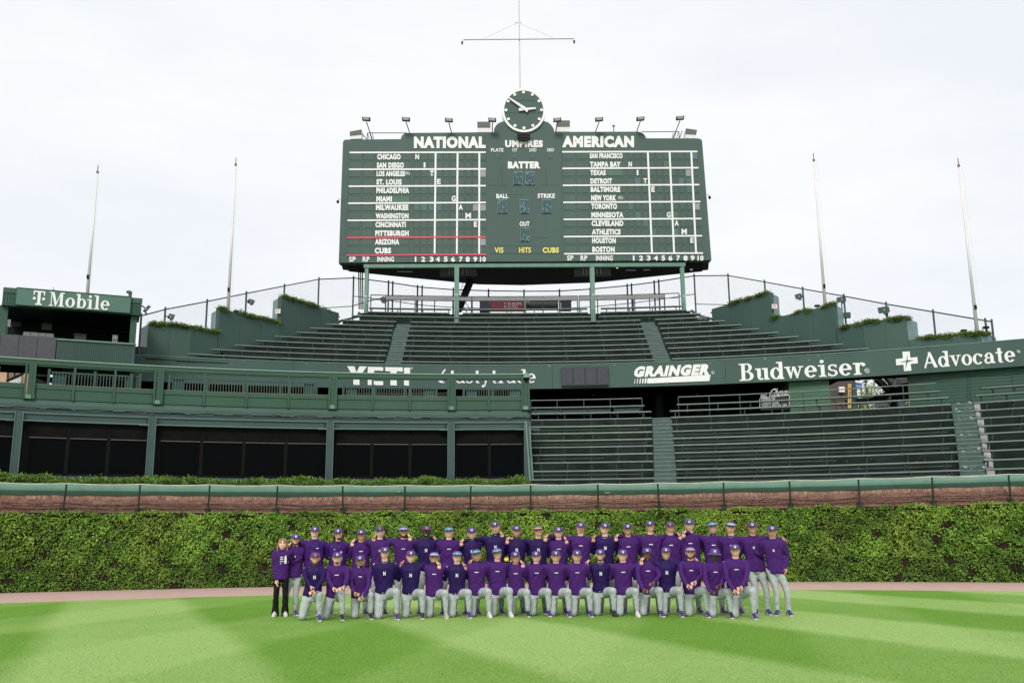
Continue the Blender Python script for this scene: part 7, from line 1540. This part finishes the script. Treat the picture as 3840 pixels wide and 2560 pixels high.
        if moust: g3 = G(); strip(g3, [(-.030, -.042), (-.015, -.033), (0, -.032), (.015, -.033), (.030, -.042)], .013, 0, .008); V_, F_, _ = g3.get(); f2, t2 = flat(F_); link_('moustache', mesh_from('moustache', V_, f2, t2, [HAIR_M[hair]]), l=hc, r=rot, sc=(1.12,)*3)
        if cap:
            cm = shared('bucket_hat|x', cap_geo(True), [CAPM, CAPM]) if cap == 2 else shared('cap|x', cap_geo(), [CAPM, CAPB])
            co = link_('cap' if cap == 1 else 'bucket_hat', cm, l=hc, r=rot, sc=(1.12,)*3); 
            q = link_('cap_logo', cap_logo(), co)
            if glass: link_('sunglasses', glasses(glass), co)
            if neck == 2: pass
    defer(g, .014, 2, body_done)
    # ---------- shirt
    tucked = shirt == 'N'; zh = .955 if tucked else .86
    if kneel and not tucked: zh = .90
    g = G(); bx_ = B; wst = .150 if tucked else .168
    lx = dxl*.3
    g.stack([(lx, lean*.3, S(0, 0, zh)[2], .172*s*B, .122*s), (lx, lean*.4, S(0, 0, zh+.05)[2], .176*s*B, .126*s), (lx*.7, lean*.5, S(0, 0, 1.12)[2], wst*1.04*s*B, .114*s), (0, lean*.8, S(0, 0, 1.28)[2], .178*s*B, .120*s), (0, lean, S(0, 0, 1.42)[2], .198*s*B, .122*s), (0, lean, S(0, 0, 1.495)[2], .178*s*B, .098*s), (0, lean, S(0, 0, 1.545)[2], .105*s, .076*s), (0, lean, S(0, 0, 1.568)[2], .074, .070)], 24)
    sl_ = 1.0 if tucked else 1.14
    for sg in (-1, 1):
        a, e, t, h_, n_ = arms[sg]; short = (skin, sg) in () 
        e2 = e; t2 = e+(t-e)*.97 if (la if sg < 0 else ra)[0] != 'w' else t+np.array([-sg*.01, .10, -.01])
        if (la if sg < 0 else ra)[-1] == 'short': t2 = e+(t-e)*.05
        g.limb([a+np.array([-sg*.05, 0, -.01]), a+(e-a)*.12, a+(e2-a)*.6, e2, e2+(t2-e2)*.5, t2], [.066*sl_, .068*sl_, .054*sl_, .047*sl_, .044*sl_, .036*sl_], 12)
    ph = float(rng.random()*20); shirtm = {'P': PUR, 'N': PURD, 'J': PURJ, 'Q': PURJ, 'H': PUR}[shirt]
    def shirt_done(V, N, F, T):
        amp = .0045 if tucked else .0068
        V2 = wrinkle(V, N, amp*s, ph, 0)
        if shirt == 'J': V2 = V2+N*(np.abs(np.sin(V[:, 2]*pi/.042))**.5*.010*(np.abs(V[:, 0]) < .19))[:, None]
        me = mesh_from('shirt', V2, F, T, [shirtm]); so_ = link_('shirt' if shirt in 'PNQ' else ('jacket' if shirt == 'J' else 'hoodie'), me)
        bv = BVHTree.FromPolygons([tuple(v) for v in V2], [tuple(F[a:a+b]) for a, b in zip(np.concatenate([[0], np.cumsum(T)[:-1]]), T)])
        def onchest(x, z, e=.004):
            h_ = bv.ray_cast(Vector((x, -1, z)), Vector((0, 1, 0))); return (x, (h_[0].y if h_[0] else -.12)-e, z)
        zc = S(0, 0, 1.33)[2]; nn = 8
        if logo == 'bar':
            W_, H_ = .080, .016; V_ = [onchest(-W_/2+W_*i/nn, zc+.03+j*H_, .006) for i in range(nn+1) for j in (0, 1)]; F_ = [(2*i, 2*i+2, 2*i+3, 2*i+1) for i in range(nn)]; q = (so_, 'chest_logo')
        elif logo in ('N', 'n', 'bn', 'qn'):
            V0, F_, _ = TXT[('N', .045)]; k = .066 if logo == 'N' else .044; xo = .07 if logo == 'qn' else 0; V_ = [onchest(xo+(v[0]-.5)*k*.72, zc+(v[1]-.5)*k*1.15, .006) for v in V0]
        elif logo == 'print':
            P_ = []
            V_ = []; F_ = []
            for (x0, z0, w_, h_) in [(-.035, .04, .06, .02), (-.035, .0, .06, .022), (-.035, -.045, .07, .014), (.045, -.03, .05, .12), (.0, -.09, .12, .02), (.045, .03, .03, .09)]:
                b_ = len(V_); V_ += [onchest(.03+x0-w_/2, zc+z0-h_/2, .006), onchest(.03+x0+w_/2, zc+z0-h_/2, .006), onchest(.03+x0+w_/2, zc+z0+h_/2, .006), onchest(.03+x0-w_/2, zc+z0+h_/2, .006)]; F_.append((b_, b_+1, b_+2, b_+3))
        else: V_ = None
        if logo == 'bn':
            Vb = [onchest(a_, zc+b_, .003) for a_, b_ in ((-.032, -.042), (.032, -.042), (.032, .042), (-.032, .042))]; f2, t2 = flat([(0, 1, 2, 3)]); link_('logo_patch', mesh_from('logo_patch', Vb, f2, t2, [TURT], smooth=False), so_)
        if V_ is not None: f2, t2 = flat(F_); link_('chest_logo', mesh_from('chest_logo', V_, f2, t2, [WHITE], smooth=False), so_)
        if logo == 'qn' or shirt == 'J':
            Vb = [onchest(a_, zc+.05+b_*1., .006) for a_, b_ in ((-.085 if logo == 'qn' else .045, 0), (-.06 if logo == 'qn' else .10, .004), (-.06 if logo == 'qn' else .10, .018), (-.085 if logo == 'qn' else .045, .014))]; f2, t2 = flat([(0, 1, 2, 3)]); link_('small_mark', mesh_from('small_mark', Vb, f2, t2, [WHITE], smooth=False), so_)
    defer(g, .016, 3, shirt_done)
    # collar
    g = G(); zc = S(0, 0, 1.562)[2]; high = neck == 1
    R_ = []
    for dz, k in ((-.02, .072), (.004, .069), (.012 if not high else .045, .066 if not high else .062), (.010 if not high else .045, .058 if not high else .056), (-.02, .055)): R_.append([(k*cos(a), lean+(k*.96)*sin(a)-dz*.25, zc+dz-.012*max(0, -sin(a))*(0 if high else 1)) for a in np.linspace(0, 2*pi, 21)[:-1]])
    g.rings(R_, 0); V_, F_, _ = g.get(); F_ = F_[:-2]; f2, t2 = flat(F_); link_('collar', mesh_from('collar', V_, f2, t2, [TURT if high else PURC]))
    if shirt in 'JQH': 
        g = G(); g.limb([(-.07, lean+.03, zc+.01), (-.085, lean-.03, zc-.01), (0, lean-.085, zc-.035), (.085, lean-.03, zc-.01), (.07, lean+.03, zc+.01)], [.022]*5, 8); V_, F_, _ = g.get(); f2, t2 = flat(F_); link_('raised_collar', mesh_from('raised_collar', V_, f2, t2, [shirtm]))
    if neck >= 2:
        P_ = [(.062*sin(a), lean-.055-.035*abs(cos(a/1.0))-.0*a, zc+.02-.055*(cos(a)+1)/2-.0) for a in np.linspace(-1.9, 1.9, 13)]; g = G(); g.limb(P_, [.0035]*13, 5); V_, F_, _ = g.get(); f2, t2 = flat(F_); link_('necklace', mesh_from('necklace', V_, f2, t2, [CHAINM]))
    # ---------- trousers
    g = G(); py0 = lean*.3
    g.stack([(lx, py0, S(0, 0, .84)[2], .135*s*B, .10*s), (lx, py0, S(0, 0, .90)[2], .158*s*B, .112*s), (lx, py0, S(0, 0, .97)[2], .153*s*B, .105*s), (lx, py0, S(0, 0, .985)[2], .150*s*B, .10*s)], 20)
    if pants == 'black':
        for (h_, k2, a_) in legs: g.limb([h_, k2, k2+(a_-k2)*.55, a_+np.array([0, 0, -.04])], [.092*s, .066*s, .072*s, .095*s], 14)
    elif kneel:
        (h_, k2, a_) = legs[0]; g.limb([h_, h_+(k2-h_)*.5, k2], [.114*s, .104*s, .084*s], 14); g.limb([k2, k2+(a_-k2)*.4, a_+np.array([0, -.03, 0])], [.074*s, .070*s, .048*s], 14)
        (h_, k2, a_) = legs[1]; g.limb([h_, h_+(k2-h_)*.5+np.array([0, 0, .01]), k2], [.116*s, .106*s, .084*s], 14); g.limb([k2, k2+(a_-k2)*.35+np.array([0, .015, 0]), a_+np.array([0, 0, .03])], [.074*s, .069*s, .048*s], 14)
    else:
        for (h_, k2, a_) in legs: g.limb([h_, h_+(k2-h_)*.5, k2, k2+(a_-k2)*.5+np.array([0, .012, 0]), a_+np.array([0, 0, .02])], [.092*s, .082*s, .064*s, .062*s, .050*s], 14)
    def pants_done(V, N, F, T):
        V2 = wrinkle(V, N, .0022*s if kneel else .0045*s, ph+3, 1); link_('trousers', mesh_from('trousers', V2, F, T, [PANTB if pants == 'black' else PANT]))
    defer(g, .016, 2, pants_done)
    if tucked:
        g = G(); R_ = []
        for dz, k in ((.945, .158), (.945, .165), (.985, .163), (.985, .156)): R_.append([(lx+k*s*B*np.sign(cos(a))*abs(cos(a))**.9, py0+.113*s*np.sign(sin(a))*abs(sin(a))**.9*k/.158, S(0, 0, dz)[2]) for a in np.linspace(0, 2*pi, 25)[:-1]])
        g.rings(R_, 0); V_, F_, _ = g.get(); F_ = F_[:-2]; f2, t2 = flat(F_); bo_ = link_('belt', mesh_from('belt', V_, f2, t2, [BELT]))
        g = G()
        for x_ in (-.11, -.03, .05, .12): g.ball((lx+x_*s, py0-.113*s*(1-(x_/.17)**2)**.45, S(0, 0, .965)[2]), (.010, .012, .024), 8)
        V_, F_, _ = g.get(); f2, t2 = flat(F_); link_('belt_loops', mesh_from('belt_loops', V_, f2, t2, [BELTW]), bo_)
    # ---------- shoes
    shm = shoe(shoes); 
    for i, (h_, k2, a_) in enumerate(legs):
        if kneel and i == 0: link_('shoe', shm, l=(a_[0]-.01, a_[1]+.05, .085), r=(radians(88), 0, radians(6))); continue
        o = link_('shoe', shm, l=(a_[0], a_[1]-.02, .010), r=(0, 0, radians((-1 if i == 0 else 1)*(12 if not kneel else 8)+rng.normal(0, 4))))
    if longhair:
        g = G()
        for q in range(46):
            a = -.35+q/45*(pi+.7); r_ = .082; x0_, y0_ = r_*cos(a), .01+r_*1.05*sin(a); ln = .26+.05*rng.random() if longhair == 1 else .13
            if longhair == 2 and abs(cos(a)) < .3: ln *= .8
            P_ = [(x0_*.75, y0_*.75, .09 if longhair == 1 else .02), (x0_, y0_, .03 if longhair == 1 else -.02), (x0_*1.12+rng.normal(0, .004), y0_*1.1, -.05), (x0_*(1.22 if longhair == 1 else 1.1)+rng.normal(0, .008), y0_*1.05-.015, -.05-ln*.5), (x0_*1.2+rng.normal(0, .012), y0_*.95-.03*(longhair == 1), -.05-ln)]
            g.limb(P_, [.012, .014, .014, .012, .005], 6)
        V_, F_, _ = g.get(); f2, t2 = flat(F_); link_('long_hair', mesh_from('long_hair', V_, f2, t2, [HAIR_M[hair]]), l=hc, sc=(1.12,)*3)
    return root
def Ax(x): return 960+x/3.409
# back row ------------------------------------------------------------
Lc = 'person standing in the back row, '
ST = [
 (1061, 2017, 2312, 'woman with long reddish blonde hair in a purple hoodie and black flared trousers', dict(shirt='H', skin='fair', hair='blonde', cap=0, longhair=1, logo='print', pants='black', shoes='white', la=('p', 1036, 2186), ra=('b',), build=.86)),
 (1110, 2001, 2308, 'bearded man standing beside the long haired woman, purple top with small square patch', dict(shirt='P', skin='light', hair='red', beard=1, logo='bn', la=('w', 1030, 2070), shoes='purple', dxl=-.06)),
 (1181, 1973, 2307, 'tall player standing in a quilted purple jacket with a short white mark', dict(shirt='J', skin='fair', hair='sand', logo='none', la=('w', 1085, 2044), build=1.08)),
 (1270, 1980, 2306, 'standing player with dark hair to his neck in a quarter zip top', dict(shirt='Q', skin='light', hair='brown', longhair=2, logo='qn', beard=2)),
 (1356, 1984, 2306, 'smiling standing player with another player\'s pale hand on his shoulder, above the goateed kneeler', dict(skin='tan', hair='dark', shoes='purple')),
 (1426, 1972, 2306, 'pale standing player with dark glasses on his cap, arm around his neighbour', dict(skin='fair', hair='dark', glass='dark', logo='n', smile=0, la=('w', 1324, 2031), ra=('w', 1535, 2011), shoes='black')),
 (1514, 1972, 2305, 'standing player with short dark beard and lilac blue glasses on his cap', dict(skin='tan', hair='dark', beard=1, glass='lilac', la=('w', 1404, 2014), ra=('w', 1632, 2021))),
 (1599, 1970, 2305, 'dark skinned standing player with deep red glasses on his cap', dict(shirt='N', skin='black', hair='dark', glass='red', logo='N', neck=1, ra=('w', 1712, 2022))),
 (1684, 1973, 2305, 'fair standing player with cyan glasses and a loose purple shirt', dict(skin='fair', hair='sand', glass='cyan')),
 (1770, 1977, 2304, 'shorter standing player in dark purple between the cyan glasses player and the tallest player', dict(shirt='N', skin='light', hair='brown', logo='N', neck=1, ra=('w', 1880, 2001))),
 (1857.5, 1954, 2304, 'tallest standing player of the middle, in dark purple with a white letter', dict(shirt='N', skin='light', hair='dark', logo='N', neck=1, smile=0, la=('w', 1733, 2030), build=1.06)),
 (1937, 1969, 2303, 'standing player in dark purple with a bare arm laid on his shoulder', dict(shirt='N', skin='tan', hair='dark', logo='N', neck=1)),
 (2018, 1969, 2303, 'standing player with orange glasses on his cap and short sleeves', dict(shirt='N', skin='light', hair='dark', glass='orange', logo='N', smile=0, la=('w', 1905, 2022, 'short'), ra=('w', 2122, 2022))),
 (2094, 1974, 2302, 'blond standing player grinning, loose purple shirt, next to the moustached player', dict(skin='fair', hair='blonde')),
 (2176, 1957, 2302, 'standing player with a thick brown moustache', dict(skin='light', hair='red', moust=1, la=('w', 2048, 2013))),
 (2267, 1959.5, 2302, 'standing player with silver chain and black headband under his cap', dict(shirt='N', skin='fair', hair='sand', logo='N', neck=2)),
 (2353.5, 1962.5, 2301, 'tanned smiling standing player beside the chain wearing player', dict(skin='tan', hair='dark', la=('w', 2228, 2015))),
 (2437, 1951, 2301, 'broad smiling standing player above the dark skinned kneeler with crossed wrists', dict(skin='light', hair='brown', la=('w', 2313, 2012), ra=('w', 2548, 2006), build=1.04)),
 (2512, 1955, 2300, 'heavy set standing man with deep red glasses and a ruddy face', dict(skin='light', hair='sand', glass='red', smile=0, build=1.08)),
 (2584, 1946, 2300, 'very tall pale standing player with serious face and dark curls', dict(skin='fair', hair='dark', smile=0, build=1.04)),
 (2671, 1954, 2301, 'standing player with cyan glasses and high dark collar, near the row\'s far end', dict(skin='light', hair='brown', glass='cyan', neck=1, la=('w', 2566, 1998))),
 (2739, 1955, 2303, 'standing player with pale blue glasses and a thin pendant', dict(skin='light', hair='brown', glass='white', neck=2, smile=0)),
 (2820, 1956, 2306, 'lean coach in a hooded purple top with boxed letter, arm around the last man', dict(shirt='H', skin='tan', hair='dark', logo='bn', ra=('w', 2941, 2024), shoes='navy', dxl=.10)),
 (2894, 1969, 2310, 'last standing man of the row with his free arm hanging down', dict(skin='tan', hair='grey', logo='n', smile=0, ra=('p', 2947, 2142), shoes='navy', dxl=.12)),
]
KN = [
 (1183.5, 2069, 2330, 'kneeling player with full reddish brown beard and red glasses on his cap', dict(shirt='N', skin='light', hair='red', beard=1, glass='red', logo='N', neck=1, la=('k', 1178, 2203), ra=('k', 1166, 2218, .05), dxl=-.13, build=1.06)),
 (1266, 2068, 2327.5, 'kneeling player with ginger goatee, hands folded on his raised knee', dict(skin='fair', hair='red', beard=2, smile=0, la=('k', 1261, 2207), ra=('k', 1277, 2203, .05), dxl=-.12, shoes='black')),
 (1353, 2080, 2324, 'stocky kneeling player with black goatee and moustache, wrists crossed low', dict(skin='tan', hair='dark', beard=2, moust=1, la=('k', 1341, 2224), ra=('k', 1350, 2240, .06), shoes='black', build=1.05)),
 (1444, 2049, 2325, 'kneeling player with silver chain and one arm hanging beside his thigh', dict(shirt='N', skin='light', hair='brown', logo='N', neck=2, smile=0, la=('p', 1423, 2238), build=.98)),
 (1541.6, 2062, 2322, 'kneeling player in dark purple smiling beside the pale glasses kneeler', dict(shirt='N', skin='fair', hair='sand', logo='N', neck=1, ra=('w', 1644, 2115), shoes='black')),
 (1629, 2067, 2320, 'kneeling player with pale blue glasses, round face and soft beard', dict(skin='tan', hair='brown', beard=2, glass='white', neck=1, la=('w', 1508, 2112), ra=('w', 1741, 2120), shoes='grey')),
 (1714, 2064, 2319, 'kneeling player in dark purple with cyan glasses', dict(shirt='N', skin='fair', hair='dark', glass='cyan', logo='N', smile=0, shoes='purple')),
 (1787, 2057, 2318, 'slim serious kneeling player with cyan glasses and high dark collar', dict(skin='tan', hair='brown', glass='cyan', neck=1, smile=0, shoes='white', build=.94)),
 (1865, 2053, 2316, 'grinning kneeling player with cyan glasses and white shoes', dict(skin='light', hair='dark', glass='cyan', la=('w', 1766, 2106), ra=('w', 1958, 2111), shoes='white')),
 (1933, 2066, 2315, 'smallest kneeling player, tanned and smiling, near the middle of the front row', dict(skin='tan', hair='brown', shoes='black', build=.92)),
 (2011, 2064, 2313.5, 'kneeling player with closed lips and pale round face', dict(skin='fair', hair='sand', smile=0, la=('w', 1912, 2110), shoes='purple')),
 (2084, 2062, 2315, 'kneeling player with black hair and broad toothy smile', dict(skin='light', hair='dark', shoes='purple', build=.96)),
 (2162.6, 2061, 2315, 'kneeling player with dark hair showing at his ears, next to the bearded chain wearer', dict(skin='light', hair='dark', shoes='purple')),
 (2250, 2057.5, 2313, 'kneeling player with short red beard and a silver chain', dict(shirt='N', skin='fair', hair='red', beard=1, logo='N', neck=2, la=('w', 2203, 2109), shoes='allblack', build=1.04)),
 (2334, 2058, 2315, 'freckled kneeling player smiling, with white shoes', dict(skin='fair', hair='sand', shoes='white')),
 (2426, 2052, 2314, 'dark skinned kneeling player resting crossed wrists on his knee', dict(skin='brown', hair='dark', neck=1, smile=0, la=('k', 2424, 2212, .05), ra=('k', 2441, 2186), shoes='purple', dxl=-.03)),
 (2496, 2050, 2315, 'kneeling player in dark purple grinning with belt visible', dict(shirt='N', skin='light', hair='dark', logo='N', neck=1, la=('w', 2408, 2100), ra=('w', 2612, 2101), shoes='purple')),
 (2587, 2048, 2316, 'kneeling man with brown beard and pink glasses on his cap', dict(skin='light', hair='brown', beard=1, glass='pink', smile=0, la=('k', 2589, 2196, .05), ra=('k', 2598, 2183), shoes='purple', dxl=.02)),
 (2678, 2055.5, 2320, 'kneeling player in a round brimmed purple hat', dict(skin='deep', hair='dark', cap=2, neck=1, smile=0, la=('k', 2675, 2217, .05), ra=('k', 2691, 2196), shoes='black', build=.96)),
 (2755, 2039, 2323, 'tall kneeling player at the end of the front row with hands clasped', dict(skin='light', hair='dark', la=('k', 2765, 2216, .04), ra=('k', 2771, 2202), shoes='purple', dxl=.02, build=1.06)),
]
for (x, ct, fy, lab, kw) in ST: person(x, ct, fy, lab, **kw)
c = pY(1899, 2097, 20.45); t = empty('yellow_pad', tuple(c), 'small rounded yellow object half hidden between two standing players', 'pad'); _g = G(); _g.ball((c[0], c[1], c[2]), (.05, .03, .042), 12); V_, F_, _ = _g.get(); mb = MB(); mb.add(V_, F_); mb.build('pad_body', mat('pad_yellow', (.75, .55, .05), .5), t, smooth=True)
mb = MB(); mb.box((c[0], c[1]+.03, c[2]-.05), (.16, .03, .03)); mb.build('pad_strap', BLACK, t)
for (x, ct, fy, lab, kw) in KN: person(x, ct, fy, lab, kneel=True, **kw)
flush()
